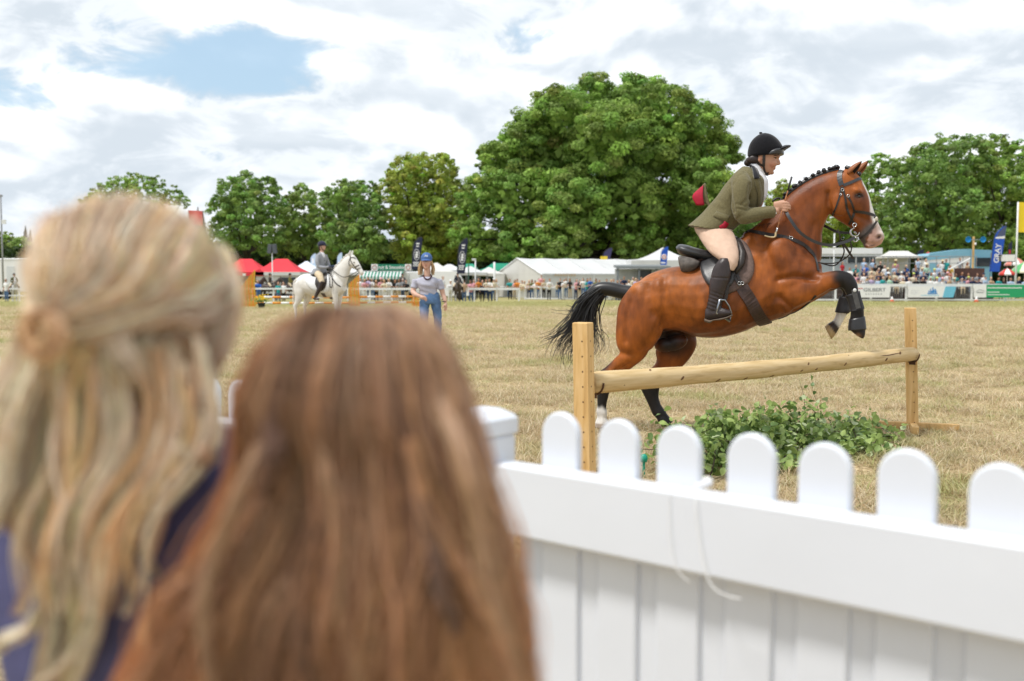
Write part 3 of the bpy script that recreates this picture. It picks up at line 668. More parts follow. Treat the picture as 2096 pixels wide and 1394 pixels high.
    for gi, (pts, n_) in enumerate(zip(g, cnt)):
        base = [np.array(ct(x, y)) for x, y in pts]; zoff = rng.uniform(-.05, .05)
        for k in range(n_):
            j = nr.normal(0, 1, 3); jl = nr.normal(0, .05); P = []; tl = rng.uniform(.72, 1.0)
            amp = rng.uniform(0, .012); ph = rng.uniform(0, 6)
            for i, b in enumerate(base):
                t = i/(len(base)-1); s = .024 + .014*t if i else .012
                P.append(b + np.array((j[0]*s*.9, zoff*t + jl*(.6+t*.6) + j[1]*.02, j[2]*s*.8)) + amp*sin(ph+i*2.1))
            C = catmull(P, 4); C = C[:max(4, int(len(C)*tl))]
            mb.tube(C, np.linspace(.0042, .0009, len(C)), 4, cap=False)
    mb.build('tail', BLACKHAIR, horse, True)
    # tendon boots and over-reach boots on the fore legs
    bootm = M('black_neoprene', (.022, .021, .024), .6, .15, 60, .2, 200); feltm = M('grey_strap', (.075, .073, .072), .7, .15, 60)
    def around(rows, lat, name, mat, grow=.010, exp=1.):
        P = pairs(rows); P = [list(p) for p in P]
        for p in P:
            a, b = np.array(p[:3]), np.array(p[3:6]); d = (a-b); L_ = np.linalg.norm(d); d /= L_
            p[:3] = a + d*grow; p[3:6] = b - d*grow; p[6] += grow; p[7] = -lat
        V, Fs = loft(P, 4, 18, exp); return link(name, mesh(name, V, Fs), mat, horse)
    b1 = around([(1424,752,1371,768,.037),(1430,780,1384,793,.034),(1440,812,1392,826,.038),(1444,826,1392,838,.043)], .13, 'tendon_boot', bootm)
    P = [c1(1407,745,.13), c1(1416,780,.13), c1(1428,826,.13)]
    V, Fs = strap([(p[0], -.183, p[2]) for p in P], .034, .006, 4, drape=False); link('strap', mesh('strap', V, Fs, False), feltm, b1)
    mb = MB(); p = c1(1404, 750, .13); mb.ell((p[0]+.012, -.19, p[2]+.004), (.013, .004, .014), 10, 6); mb.build('logo_patch', M('white_patch', (.7, .7, .7), .5), b1, True)
    b2 = around([(1404,780,1358,776,.037),(1394,812,1350,806,.036),(1396,838,1342,834,.044),(1388,850,1339,846,.043)], -.11, 'tendon_boot', bootm)
    around([(1449,858,1385,870,.042),(1454,890,1381,900,.050),(1456,914,1381,918,.054)], .13, 'over_reach_boot', M('black_rubber', (.014, .013, .014), .35, .1, 50, .1, 120, spec=.6), .003, .9)
    around([(1352,862,1336,870,.012),(1346,880,1330,884,.012)], -.15, 'ergot_tuft', BLACKHAIR, .002)
    # bridle
    mb = MB(); br = link('bridle', None, parent=horse)
    S = lambda pts, w=.018, name='strap', conv=ch, mat=LEATHER, t=.004, side=1, par=br: link(name, mesh(name, *strap([conv(x, y) for x, y in pts], w, t, 5, .001, side), False), mat, par)
    for s in (1, -1):
        S([(235,215),(200,240),(190,330),(215,430)], .036, 'headpiece', t=.006, mat=LEATHER_GREY, side=s)
        S([(225,450),(262,600),(290,760),(340,870),(395,960)], .015, 'cheekpiece', side=s)
        S([(240,430),(330,395),(430,350),(512,312)], .022, 'browband', t=.005, mat=LEATHER_GREY, side=s)
        S([(215,450),(180,600),(120,780),(75,880)], .013, 'throat_lash', side=s)
        S([(300,590),(350,670),(395,790)], .014, 'noseband_cheek', side=s)
        S([(395,790),(440,800),(560,815),(740,860)], .020, 'noseband', t=.005, side=s)
        S([(400,800),(370,880),(330,975)], .018, 'noseband_rear', side=s)
        S([(745,880),(690,970),(600,1080),(520,1150),(480,1175)], .015, 'flash_strap', side=s)
        for x, y, r in ((228,495,.016),(200,560,.011),(305,580,.016)):
            p, n = surf(ch(x, y), .006, s); V, Fs = ring(p, r*.62, .0026); link('buckle', mesh('buckle', V, Fs), STEEL, br)
    p, n = surf(ch(745, 880), .006); V, Fs = ellipsoid(p, (.012, .014, .02), 10, 8); link('noseband_pad', mesh('noseband_pad', V, Fs), M('sheepskin', (.55, .50, .40), .9, .25, 60, .4, 90), br)
    for s in (1, -1):
        p, n = surf(ch(430, 1070), .012, s); V, Fs = ring(p, .031, .0048, n=26, m=8); bit = link('bit_ring', mesh('bit_ring', V, Fs), STEEL, br)
        q_, n = surf(ch(408, 975), .012, s); V, Fs = ring(q_, .014, .004); link('bit_ring', mesh('bit_ring', V, Fs), STEEL, br)
        q_ = p + (ch(440, 1175) - ch(430, 1070)); V, Fs = ring(q_, .016, .004); link('bit_ring', mesh('bit_ring', V, Fs), STEEL, br)
        V, Fs = tube([p, p+Vector((.01, .06*s, -.01))], .006, 6); link('bit_bar', mesh('bit_bar', V, Fs), STEEL, br)
    # reins: near and far, hand to bit; standing martingale parts
    hand = c1(1115, 400, .17)
    def free(pts, w, name, t=.0035, mat=LEATHER, par=br):
        P = catmull([tuple(p) for p in pts], 6); T = np.gradient(P, axis=0); V = []; Fs = []
        for p, tt in zip(P, T):
            up = np.cross(tt, (0, 1, 0)); up /= np.linalg.norm(up)+1e-9; nn = np.array((0, -1., 0))
            V += [p-up*w/2, p-up*w/2+nn*t, p+up*w/2+nn*t, p+up*w/2]
        for i in range(len(P)-1):
            for j in range(4): Fs.append((i*4+j, i*4+(j+1)%4, (i+1)*4+(j+1)%4, (i+1)*4+j))
        return link(name, mesh(name, V, Fs, False), mat, par)
    free([hand, c1(1135,440,.20), c1(1175,495,.20), c1(1230,533,.17), c1(1300,553,.13), c1(1370,540,.10), c1(1415,520,.085)], .022, 'rein', mat=LEATHER_GREY)
    free([c1(1110,395,-.12), c1(1180,420,-.16), c1(1285,470,-.13), c1(1340,496,-.1), c1(1400,500,-.085)], .020, 'rein')
    V, Fs = tube([(p[0], p[1], p[2]) for p in catmull([tuple(c1(x, y, l)) for x, y, l in ((1060,362,.10),(1075,352,.05),(1092,352,.02),(1100,372,.06),(1105,395,.14))], 4)], .008, 6); link('rein', mesh('rein_loop', V, Fs), LEATHER, br)
    bp_ = link('breastplate', None, parent=horse)
    for s in (1, -1):
        link('strap', mesh('strap', *strap([c1(x, y) for x, y in ((935,490),(985,498),(1050,512),(1110,522),(1180,548),(1225,585),(1243,625),(1250,665))], .026, .005, 5, .002, s), False), LEATHER, bp_)
        p, n = surf(c1(1135, 526), .008, s); V, Fs = ring(p, .013, .003, sq=.7); link('buckle', mesh('buckle', V, Fs), STEEL, bp_)
    free([c1(1250,628,.10), c1(1290,632,.06), c1(1340,628,.04), c1(1385,600,.06), c1(1400,570,.08), c1(1395,530,.09)], .009, 'martingale_strap', par=bp_)
    free([c1(1408,612,.04), c1(1378,565,.06), c1(1352,530,.08)], .016, 'martingale_strap', par=bp_)
    free([c1(1352,530,.08), c1(1348,505,.09), c1(1340,485,.09)], .010, 'martingale_strap', par=bp_)
    free([c1(1352,530,.08), c1(1368,585,.02), c1(1330,640,-.02), c1(1262,630,-.02)], .010, 'martingale_strap', par=bp_)
    link('strap', mesh('strap', *strap([c1(x, y, .02) for x, y in ((1085,870),(1140,850),(1200,812),(1240,768))], .020, .004, 5, .002, 1), False), LEATHER, bp_)
horse_details()
# ------------------------------------------------------------------ saddle
from mathutils.geometry import delaunay_2d_cdt
def shift(me, base):
    co = getco(me) - np.array(base)[None]; me.vertices.foreach_set('co', co.astype(np.float32).ravel()); me.update(); return me
def pad(poly, conv, off, th, step=.018, side=1, quilt=None, surf_=None, lat0=0.):
    """a sheet of leather or cloth following the flank: outline in a side chart, given a real thickness"""
    sf = surf_ or surf
    B = catmull([tuple(conv(x, y, lat0)) for x, y in poly + poly[:1]], 4)[:-1]; n = len(B)
    P2 = [(p[0], p[2]) for p in B]; lo = np.min(P2, 0); hi = np.max(P2, 0)
    gx, gz_ = np.meshgrid(np.arange(lo[0], hi[0], step), np.arange(lo[1], hi[1], step)); G = np.stack([gx.ravel(), gz_.ravel()], 1)
    G = G[inpoly(G, P2)]; dd = np.min(np.linalg.norm(G[:, None]-np.array(P2)[None], axis=2), axis=1); G = G[dd > step*.5]
    pts = [Vector(p) for p in P2] + [Vector(g) for g in G]
    v, e, f, *_ = delaunay_2d_cdt(pts, [], [list(range(n))], 1, 1e-5)
    top = []; bot = []
    for p in v:
        s, nn = sf((p[0], 0, p[1]), 0, side); q = quilt(p[0], p[1]) if quilt else 0
        edge = min(1, min((p-Vector(b)).length for b in P2)/.015)
        bot.append(s+nn*off*.4); top.append(s+nn*(off+th*(.45+.55*edge)+q*edge))
    k = len(v); F_ = [tuple(t) for t in f] + [tuple(k+i for i in t[::-1]) for t in f]
    cnt = {}
    for t in f:
        for a, b in zip(t, list(t[1:])+[t[0]]): cnt[(a, b)] = 1
    for a, b in cnt:
        if (b, a) not in cnt: F_.append((b, a, k+a, k+b))
    me = mesh('sheet', top+bot, F_)
    bm = bmesh.new(); bm.from_mesh(me); bmesh.ops.recalc_face_normals(bm, faces=bm.faces); bm.to_mesh(me); bm.free(); return me

BROWN_LEATHER = M('brown_leather', (.052, .028, .022), .5, .25, 45, .2, 240)
def build_saddle():
    base = c1(760, 600); root = empty('saddle', hworld(base), -H_YAW, 'black jumping saddle on a brown quilted pad strapped to the bay horse', 'saddle')
    L_ = lambda name, me, mat, par=None: link(name, shift(me, base), mat, root if par is None else par)
    V, Fs = loft(pairs([(100,175,135,270,.10),(150,140,180,300,.15),(250,150,260,325,.17),(380,190,370,345,.165),(540,222,520,380,.14),(740,205,735,420,.115),(880,110,890,330,.09),(960,50,985,190,.06)], c5), 5, 26, .85)
    L_('seat', mesh('seat', V, Fs), LEATHER_GREY)
    for s in (1, -1):
        V, Fs = loft(pairs([(142,330,165,460,.04,.12*s),(170,310,200,545,.06,.13*s),(260,318,270,548,.065,.14*s),(360,345,370,515,.05,.15*s),(450,390,440,440,.02,.15*s)], c5), 4, 16)
        L_('panel', mesh('panel', V, Fs), M('suede_panel', (.11, .095, .085), .75, .35, 30, .2, 120))
        qd = lambda x, z: .0035*abs(sin((x*.55+z*1.0)*62))
        L_('saddle_pad', pad([(925,45),(1060,100),(1150,215),(1205,390),(1205,540),(1150,675),(1060,740),(960,800),(820,850),(700,800),(560,700),(480,560),(460,430),(620,330),(850,140)], c5, .006, .016, .014, s, qd),
           M('quilted_brown_pad', (.13, .085, .070), .7, .15, 70, .2, 200))
        L_('flap', pad([(470,440),(620,335),(850,140),(985,70),(1060,150),(1098,280),(1075,450),(985,610),(900,730),(770,800),(650,780),(560,690),(490,570)], c5, .026, .014, .018, s), LEATHER_GREY)
        L_('knee_roll', mesh('roll', *tube([surf(c5(x, y), .046, s)[0] for x, y in ((960,120),(1040,200),(1065,320),(1040,450),(970,580))], [.010,.024,.030,.028,.012], 10)), LEATHER)
        L_('skirt', pad([(330,505),(400,440),(520,330),(620,300),(660,360),(500,430),(420,490),(360,525)], c5, .05, .008, .018, s), BROWN_LEATHER)
        g = L_('girth', mesh('girth', *strap([c5(x, y) for x, y in ((1020,690),(1060,770),(1140,900),(1230,1060),(1310,1190),(1370,1260),(1420,1310))], .092, .012, 5, .004, s), False), BROWN_LEATHER)
        for dx in (0, 42):
            L_('billet', mesh('billet', *strap([c5(930+dx, 560), c5(965+dx, 650), c5(1010+dx, 730)], .018, .005, 4, .034, s), False), LEATHER, g)
            p, n = surf(c5(1004+dx, 706), .042, s); L_('buckle', mesh('buckle', *ring(p, .012, .0025, n=12)), STEEL, g)
        # stirrup leather and iron
        lat = (.375)*s
        L_('stirrup_leather', mesh('leather', *strap([(p[0], -lat*.93, p[2]) for p in (c5(830,700,lat), c5(825,800,lat), c5(800,930,lat))], .024, .006, 3, side=s, drape=False), False), LEATHER)
        iron = [c5(720,930,lat), c5(690,1040,lat), c5(670,1120,lat), c5(860,1240,lat-.05*s), c5(885,1120,lat-.06*s), c5(850,1020,lat-.04*s), c5(790,935,lat-.02*s), c5(720,930,lat)]
        L_('stirrup_iron', mesh('iron', *tube(catmull([tuple(p) for p in iron], 1), .0075, 8)), M('dark_steel', (.34, .36, .40), .28, .1, 30, metal=.95))
        t0, t1 = c5(672,1122,lat-.02*s), c5(878,1225,lat-.05*s); mb = MB(); mid = (t0+t1)/2
        mb.box(mid, ((t1-t0).length, .045, .012), 0, 0, 0, atan2(-(t1-t0).z, (t1-t0).x), 1, .003)
        L_('tread', mb.me('tread'), M('black_rubber', (.014, .013, .014), .35))
    return root
build_saddle()

# ------------------------------------------------------------------ the rider in the tweed jacket
def cw(x, y, lat=0.): return hp(1540 + x/10.725, 370 + y/10.725, lat)      # hand with the whip
def build_rider():
    base = c2(250, 700); root = empty('person', hworld(base), -H_YAW, 'rider in olive tweed jacket, beige breeches and black velvet helmet on the bay horse', 'person')
    L_ = lambda name, me, mat, par=None: link(name, shift(me, base), mat, root if par is None else par)
    LP = lambda rows, conv, sub=4, n=20, exp=1.: (*loft(pairs(rows, conv), sub, n, exp), 0)
    # ---- body: one continuous figure
    parts = []
    parts.append(LP([(1080,560,420,560,.066),(1120,640,425,640,.071),(1128,700,430,705,.071),(1092,752,450,765,.070),(1075,810,470,830,.069),(1050,890,500,890,.067),(1015,950,545,930,.062),
                     (985,1010,590,975,.056),(952,1075,650,1030,.047),(915,1120,700,1085,.036),(860,1150,740,1130,.018)], cr, 4, 24))
    def bl(x, y, lat, r, conv=cr, rot=None): parts.append((*ellipsoid(conv(x, y, lat), r, 12, 10, rot), 0))
    rY = lambda a: Matrix.Rotation(R(a), 3, 'Y')
    parts.append((*tube([cr(1075,760), cr(1090,820), cr(1098,868), cr(1070,900)], [.008,.011,.014,.008], 10), 0))     # nose
    for s in (1, -1): bl(1062, 885, .012*s, (.011, .009, .008))
    bl(988, 975, 0, (.011, .015, .006)); bl(980, 1000, 0, (.011, .014, .006)); bl(925, 1085, 0, (.018, .02, .016))     # lips, chin
    for s in (1, -1):
        bl(940, 860, .040*s, (.035, .026, .032)); bl(1075, 712, .028*s, (.016, .026, .007)); bl(640, 760, .068*s, (.014, .008, .024), rot=rY(8))
    parts.append((*tube([cr(640,900), cr(590,1050), cr(520,1250)], [.052,.052,.062], 14), 0))
    J = [(555,340,440,330,.09),(590,400,395,372,.135),(598,470,345,425,.15),(585,555,290,500,.145),(510,620,225,575,.13),(425,670,175,625,.145),(390,715,140,690,.165),(385,770,170,780,.12)]
    parts.append(LP(J, c2, 4, 22))
    armN = [(445,395,.14),(440,500,.215),(450,612,.22),(530,612,.205),(620,603,.18),(690,588,.17)]
    armF = [(445,395,-.14),(450,500,-.21),(470,610,-.20),(560,612,-.17),(640,600,-.13),(690,590,-.12)]
    for a in (armN, armF): parts.append((*tube(catmull([tuple(c2(*p)) for p in a], 3), np.interp(np.arange(16), [0, 4, 7, 15], [.052, .045, .04, .026]), 12), 0))
    legs = []
    for s in (1, -1):
        parts.append((*tube(catmull([tuple(c2(*p)) for p in ((265,740,.09*s),(330,830,.2*s),(372,930,.29*s))], 4), [.07,.07,.068,.062,.058,.052,.048,.044,.04], 14), 0))
        parts.append((*tube(catmull([tuple(c2(*p)) for p in ((368,930,.29*s),(322,1000,.32*s),(305,1080,.33*s),(285,1180,.335*s),(268,1240,.335*s))], 3), np.interp(np.arange(13), [0, 4, 8, 12], [.036, .036, .032, .026]), 12), 0))
        parts.append((*tube([c2(248,1265,.335*s), c2(310,1262,.34*s), c2(355,1256,.345*s)], [.016,.022,.014], 10), 0))
    # hands: palm, four fingers curled over the rein, thumb closing on top
    for s, dl in ((1, .165), (-1, -.115)):
        o = -s*.012
        parts.append((*loft(pairs([(455,500,465,680,.019,dl),(540,480,560,690,.021,dl),(640,460,650,695,.021,dl),(712,470,705,690,.017,dl)], cw), 4, 16, .85), 0))
        for (kx, ky, ex, ey, r) in ((705,480,790,500,.0098),(715,540,812,555,.0102),(712,600,815,610,.0098),(700,655,760,668,.0086)):
            parts.append((*tube(catmull([tuple(cw(kx-40, ky, dl+.012*s)), tuple(cw(kx+25, ky, dl+.019*s)), tuple(cw(ex-6, ey, dl+.013*s)), tuple(cw(ex+8, ey+8, dl-.002*s)), tuple(cw(ex-35, ey+14, dl-.014*s)), tuple(cw(ex-75, ey+8, dl-.012*s))], 3),
                               [r]*9 + [r*.96]*4 + [r*.9, r*.82, r*.7], 8), 0))
        parts.append((*tube(catmull([tuple(cw(560, 500, dl-.014*s)), tuple(cw(640, 455, dl-.020*s)), tuple(cw(710, 448, dl-.010*s)), tuple(cw(755, 462, dl+.004*s))], 3), np.linspace(.0125, .0085, 10), 8), 0))
    me = fuse(parts, .0052, 3, 'body')
    co = getco(me); c = np.tile(np.array((.50, .275, .185)), (len(co), 1))
    def spot(p, r, colr, a, sq=1.):
        nonlocal c
        p = np.array(p); t = a*np.exp(-(((co[:, 0]-p[0])/r)**2 + ((co[:, 2]-p[2])/(r*sq))**2 + ((abs(co[:, 1])-abs(p[1]))/(r*1.6))**2)); c = c*(1-t[:, None]) + np.array(colr)*t[:, None]
    spot(cr(930, 900, .055), .028, (.52, .20, .13), .6); spot(cr(985, 975, 0), .013, (.40, .12, .10), .85, .7); spot(cr(975, 1005, 0), .011, (.40, .12, .10), .7, .7)
    spot(cr(970, 988, .012), .006, (.12, .03, .03), .8, .45); spot(cr(1062, 905, .012), .005, (.20, .08, .06), .8)
    spot(cr(640, 900, .06), .05, (.42, .20, .12), .3); spot(cr(650, 770, .07), .012, (.55, .18, .12), .5)
    setcol(me, c)
    SB = BVHTree.FromPolygons([v.co.copy() for v in me.vertices], [tuple(p.vertices) for p in me.polygons])
    def sf(p, off=0., side=1, B=SB):
        h = B.ray_cast(Vector((p[0], -1.2*side, p[2])), Vector((0, side, 0)))
        if h[0] is None: h = B.find_nearest(Vector((p[0], -.06*side, p[2])))
        return h[0] + h[1]*off, h[1]
    skin = M('rider_skin', (1, 1, 1), .5, .06, 40, .05, 300, attr='Col', spec=.35)
    dark = M('hair_dark_brown', (.022, .012, .010), .45, .3, 60)
    eyes = []
    for s in (1, -1):
        p, n = sf(cr(1010, 752), 0, s); mb = MB(); mb.ell(p - n*.004, (.011, .008, .0065), 10, 8); eyes.append(mb.me('eye', True))
        mb = MB(); mb.tube([sf(cr(x, y), .0015, s)[0] for x, y in ((960,752),(990,738),(1020,738),(1045,755))], [.001,.002,.002,.001], 5); eyes.append(mb.me('lash', True))
        mb = MB(); mb.tube([sf(cr(x, y), .001, s)[0] for x, y in ((955,712),(1000,700),(1060,708))], [.0015,.003,.0015], 5); eyes.append(mb.me('brow', True))
    harness = [mesh('strap', *strap([cr(x, y) for x, y in pts], w, .003, 5, .003, s, surf=sf), False) for s in (1, -1) for pts, w in
               (([(745,660),(742,760),(735,900),(735,950)], .020), ([(735,950),(760,1050),(800,1120),(850,1160)], .014), ([(430,800),(540,840),(640,900),(735,945)], .018))]
    body = L_('body', me, skin)
    for i, e in enumerate(eyes): L_(('eye', 'eyelash', 'eyebrow')[i % 3], e, M('eye_dark', (.02, .015, .012), .1, 0, spec=.8) if i % 3 == 0 else dark)
    # hair under the helmet, bun in a net
    mb = MB(); mb.ell(cr(365, 850, 0), (.032, .040, .028), 14, 10); mb.ell(cr(440, 800, 0), (.045, .062, .032), 14, 10)
    for s in (1, -1): mb.ell(cr(520, 770, .055*s), (.05, .016, .034), 12, 8)
    L_('hair', mb.me('hair', True), dark)
    # ---- helmet
    velvet = M('black_velvet', (.008, .008, .011), .85, .25, 60, .1, 300, sheen=.25, spec=.2)
    hel = mesh('helmet', *loft(pairs([(1195,655,395,720,.092),(1205,600,352,690,.098),(1198,500,352,590,.103),(1160,410,372,490,.102),(1095,315,408,395,.097),(1000,228,470,302,.085),(890,170,555,225,.062),(790,145,640,170,.03)], cr), 5, 30))
    h = L_('helmet', hel, velvet)
    mb = MB(); mb.ell(cr(662, 142, 0), (.013, .013, .008), 10, 6); L_('button', mb.me('button', True), velvet, h)
    pk = []; n = 16
    for (xt, yt, xb, yb, w) in ((1150,470,1150,585,.088),(1230,432,1225,560,.080),(1310,425,1300,510,.060),(1362,428,1355,478,.034),(1385,442,1380,460,.010)):
        pk.append((*cr(xt, yt), *cr(xb, yb), w, 0, -.55))
    L_('peak', mesh('peak', *loft(pk, 4, 20, 1.15)), velvet, h)
    L_('helmet_band', mesh('band', *loft(pairs([(1180,675,720,695,.086),(1214,655,690,690,.099),(1216,610,720,655,.103),(1212,560,800,600,.102),(1190,520,900,560,.09)], cr), 4, 26)), LEATHER_GREY, h)
    mb = MB(); p = cr(1188, 553, .045); mb.ell(p, (.006, .008, .010), 8, 6); L_('badge', mb.me('badge', True), M('white_badge', (.7, .7, .7), .3), h)
    hn = L_('harness', harness[0], LEATHER, h)
    for m_ in harness[1:]: L_('strap', m_, LEATHER, h)
    # ---- jacket
    JR = [(535,318,455,295,.088,0),(595,372,405,335,.155),(606,430,362,388,.182),(600,500,318,440,.185),(575,565,268,510,.165),(505,630,215,572,.150),(432,682,165,622,.168),(382,722,118,665,.192),(352,738,86,688,.205)]
    jp = [LP(JR, c2, 5, 28, .95)]
    def sleeve(pts, r): jp.append((*tube(catmull([tuple(c2(*p)) for p in pts], 4), np.interp(np.arange(4*(len(pts)-1)+1), np.linspace(0, 4*(len(pts)-1), len(r)), r), 16), 0))
    sleeve([(440,372,.12),(447,420,.19),(438,500,.222),(440,585,.226),(462,625,.224),(520,615,.212),(600,600,.19),(662,596,.175)], [.068,.078,.070,.064,.062,.055,.048,.044])
    sleeve([(450,372,-.12),(455,420,-.19),(455,500,-.215),(465,590,-.21),(510,618,-.19),(570,612,-.165),(640,600,-.135)], [.068,.076,.068,.062,.056,.05,.044])
    jm = fuse(jp, .0072, 4, 'jacket'); co = getco(jm); no = getno(jm)
    q = hc1(co)*1.0; px = np.stack([(q[:, 0]/2.1125+1080-1380)*3.243, (q[:, 1]/2.1125+240-250)*3.243], 1); lat = -co[:, 1]
    d = np.zeros(len(co))
    for pts, dep, wd in (([(505,430),(500,520),(455,560)], .010, 9), ([(372,420),(385,520),(405,610)], .010, 9), ([(420,560),(470,575),(510,565)], .006, 7), ([(425,590),(480,600)], .005, 6),
                         ([(300,520),(350,560),(400,640)], .004, 16), ([(240,560),(330,590)], .003, 12), ([(440,640),(400,690)], .006, 9), ([(470,350),(430,380),(400,430)], .004, 8), ([(560,590),(640,575)], .003, 6)):
        d -= dep*np.exp(-(polydist(px, pts)/wd)**2)*sstep(lat, .06, .12)
    d += .0022*np.sin(px[:, 0]*.035+px[:, 1]*.022)*np.sin(px[:, 1]*.03-px[:, 0]*.011)
    co = co + no*d[:, None]; jm.vertices.foreach_set('co', co.astype(np.float32).ravel()); jm.update()
    JB = BVHTree.FromPolygons([Vector(v) for v in co], [tuple(p.vertices) for p in jm.polygons])
    jf = lambda p, off=0., side=1: sf(p, off, side, JB)
    tweed = M('olive_tweed', (.155, .135, .070), .9, .16, 90, .35, 420, sheen=.2, spec=.15)
    collars = [mesh('collar', *strap([cr(x, y) for x, y in ((415,900),(470,1000),(520,1120),(555,1290))], .046, .012, 6, .008, s, surf=jf)) for s in (1, -1)]
    lapels = [mesh('lapel', *strap([c2(x, y) for x, y in ((535,365),(556,430),(568,500),(560,560))], .05, .006, 5, .002, s, surf=jf)) for s in (1, -1)]
    pk_ = [mesh('pocket', *strap([c2(x, y) for x, y in ((275,618),(320,636),(365,650))], .052, .006, 5, .002, s, surf=jf)) for s in (1, -1)]
    lining = mesh('lining', *strap([c2(x, y) for x, y in ((308,712),(335,695),(352,672))], .045, .004, 5, .003, 1, surf=jf))
    j = L_('jacket', jm, tweed)
    for m_ in collars: L_('collar', m_, M('velvet_collar', (.006, .007, .012), .8, .1, 60, sheen=.3))
    for m_ in lapels: L_('lapel', m_, tweed, j)
    for m_ in pk_: L_('pocket_flap', m_, tweed, j)
    redl = M('red_lining', (.42, .008, .035), .45, .1, 30, spec=.4)
    L_('lining', lining, redl, j)
    # the far skirt of the jacket blown up behind, its red lining showing
    def sheet(cols, name, mat, par, th=.006):
        C = [catmull([tuple(p) for p in col], 4) for col in cols]; C = np.array([catmull(np.array([c_[i] for c_ in C]), 3) for i in range(len(C[0]))]); k, w = C.shape[:2]
        V = np.vstack([C.reshape(-1, 3), C.reshape(-1, 3)+np.array((.002, th, .001))]); Fs = []; N_ = k*w
        for i in range(k-1):
            for jx in range(w-1):
                a = i*w+jx; Fs += [(a, a+1, a+w+1, a+w), (N_+a, N_+a+w, N_+a+w+1, N_+a+1)]
        per = [i for i in range(w)] + [i*w+w-1 for i in range(1, k)] + [(k-1)*w+i for i in range(w-2, -1, -1)] + [i*w for i in range(k-2, 0, -1)]
        for a, b in zip(per, per[1:]+per[:1]): Fs.append((a, N_+a, N_+b, b))
        return L_(name, mesh(name, V, Fs), mat, par)
    sheet([[c2(176,430,-.20), c2(120,490,-.205), c2(146,552,-.2)], [c2(186,424,-.19), c2(165,490,-.185), c2(176,554,-.19)], [c2(192,415,-.18), c2(190,490,-.17), c2(200,550,-.18)]], 'coat_tail', redl, j)
    sheet([[c2(186,418,-.19), c2(186,490,-.18), c2(196,548,-.19)], [c2(207,408,-.19), c2(211,480,-.18), c2(214,545,-.19)], [c2(215,500,-.18), c2(240,560,-.16), c2(262,600,-.14)]], 'coat_tail', tweed, j)
    # shirt and stock
    V, Fs = loft(pairs([(560,275,505,285,.060),(590,330,520,320,.066),(622,385,540,390,.075),(624,440,545,450,.07),(612,500,550,510,.055),(590,530,560,540,.03)], c2), 4, 20)
    V = V + np.random.default_rng(3).normal(0, .0012, V.shape)
    sh = L_('shirt', mesh('shirt', V, Fs), M('white_shirt', (.78, .78, .82), .7, .04, 30, .3, 60))
    mb = MB(); mb.tube([cr(480, 905, .0), cr(560, 1000, 0), cr(640, 1180, 0)], [.058, .060, .056], 18); L_('stock', mb.me('stock', True), M('white_shirt', (0, 0, 0)), sh)
    mb = MB(); mb.tube(catmull([tuple(cw(440, 690, .2)), tuple(cw(490, 690, .2)), tuple(cw(520, 720, .19))], 3), .008, 6); L_('cuff', mb.me('cuff', True), M('white_shirt', (0, 0, 0)), sh)
    # ---- breeches and boots
    bp_ = [LP([(390,690,130,668,.17),(388,730,140,725,.18),(380,770,185,790,.15)], c2, 4, 24)]
    for s in (1, -1):
        bp_.append(LP([(385,715,145,715,.10,.09*s),(412,775,190,800,.105,.15*s),(430,840,240,865,.095,.215*s),(434,900,300,915,.075,.27*s),(424,955,340,940,.056,.295*s),(400,990,345,975,.048,.30*s)], c2, 5, 20))
    bm_ = fuse(bp_, .0072, 4, 'breeches'); co = getco(bm_); no = getno(bm_)
    co = co + no*(.0014*np.sin(co[:, 0]*60+co[:, 2]*45)*np.sin(co[:, 2]*70))[:, None]; bm_.vertices.foreach_set('co', co.astype(np.float32).ravel())
    L_('breeches', bm_, M('beige_breeches', (.64, .45, .34), .8, .06, 30, .2, 250, sheen=.15, spec=.2))
    for s in (1, -1):
        bt = [LP([(372,908,318,908,.030,.325*s),(380,935,296,935,.048,.325*s),(387,985,270,975,.056,.325*s),(384,1030,256,1030,.057,.33*s),(366,1085,247,1085,.053,.335*s),(348,1145,242,1140,.047,.338*s),(332,1200,232,1195,.042,.34*s),(320,1245,224,1235,.038,.34*s)], c2, 4, 20),
              LP([(222,1228,218,1298,.022,.34*s),(250,1218,246,1305,.034,.34*s),(310,1212,310,1298,.036,.342*s),(350,1225,356,1285,.036,.35*s),(384,1240,392,1268,.022,.352*s)], c2, 4, 16)]
        bmh = fuse(bt, .0065, 3, 'boot'); co = getco(bmh); no = getno(bmh); q = hc1(co); py = (q[:, 1]/2.1125+240-250)*3.243; pxx = (q[:, 0]/2.1125+1080-1380)*3.243
        fold = sstep(py, 1090, 1160)*sstep(py, 1260, 1220)
        dd = -.004*fold*abs(np.sin((py-.35*pxx)*.13)) - .004*np.exp(-((py-1018-.05*pxx)/4)**2)
        co = co + no*dd[:, None]; bmh.vertices.foreach_set('co', co.astype(np.float32).ravel()); bmh.update()
        bo = L_('boot', bmh, M('dark_brown_boot', (.030, .019, .018), .38, .2, 30, .15, 200, spec=.5))
        mb = MB(); a, b = c2(222,1302,.34*s), c2(392,1275,.352*s)
        V, Fs = loft(pairs([(218,1290,216,1312,.024,.34*s),(250,1300,250,1322,.036,.34*s),(275,1296,275,1306,.034,.34*s),(310,1290,310,1304,.038,.342*s),(360,1278,360,1292,.037,.35*s),(394,1262,395,1276,.02,.352*s)], c2), 3, 14)
        L_('sole', mesh('sole', V, Fs), M('boot_sole', (.12, .085, .06), .7), bo)
    return root
build_rider()

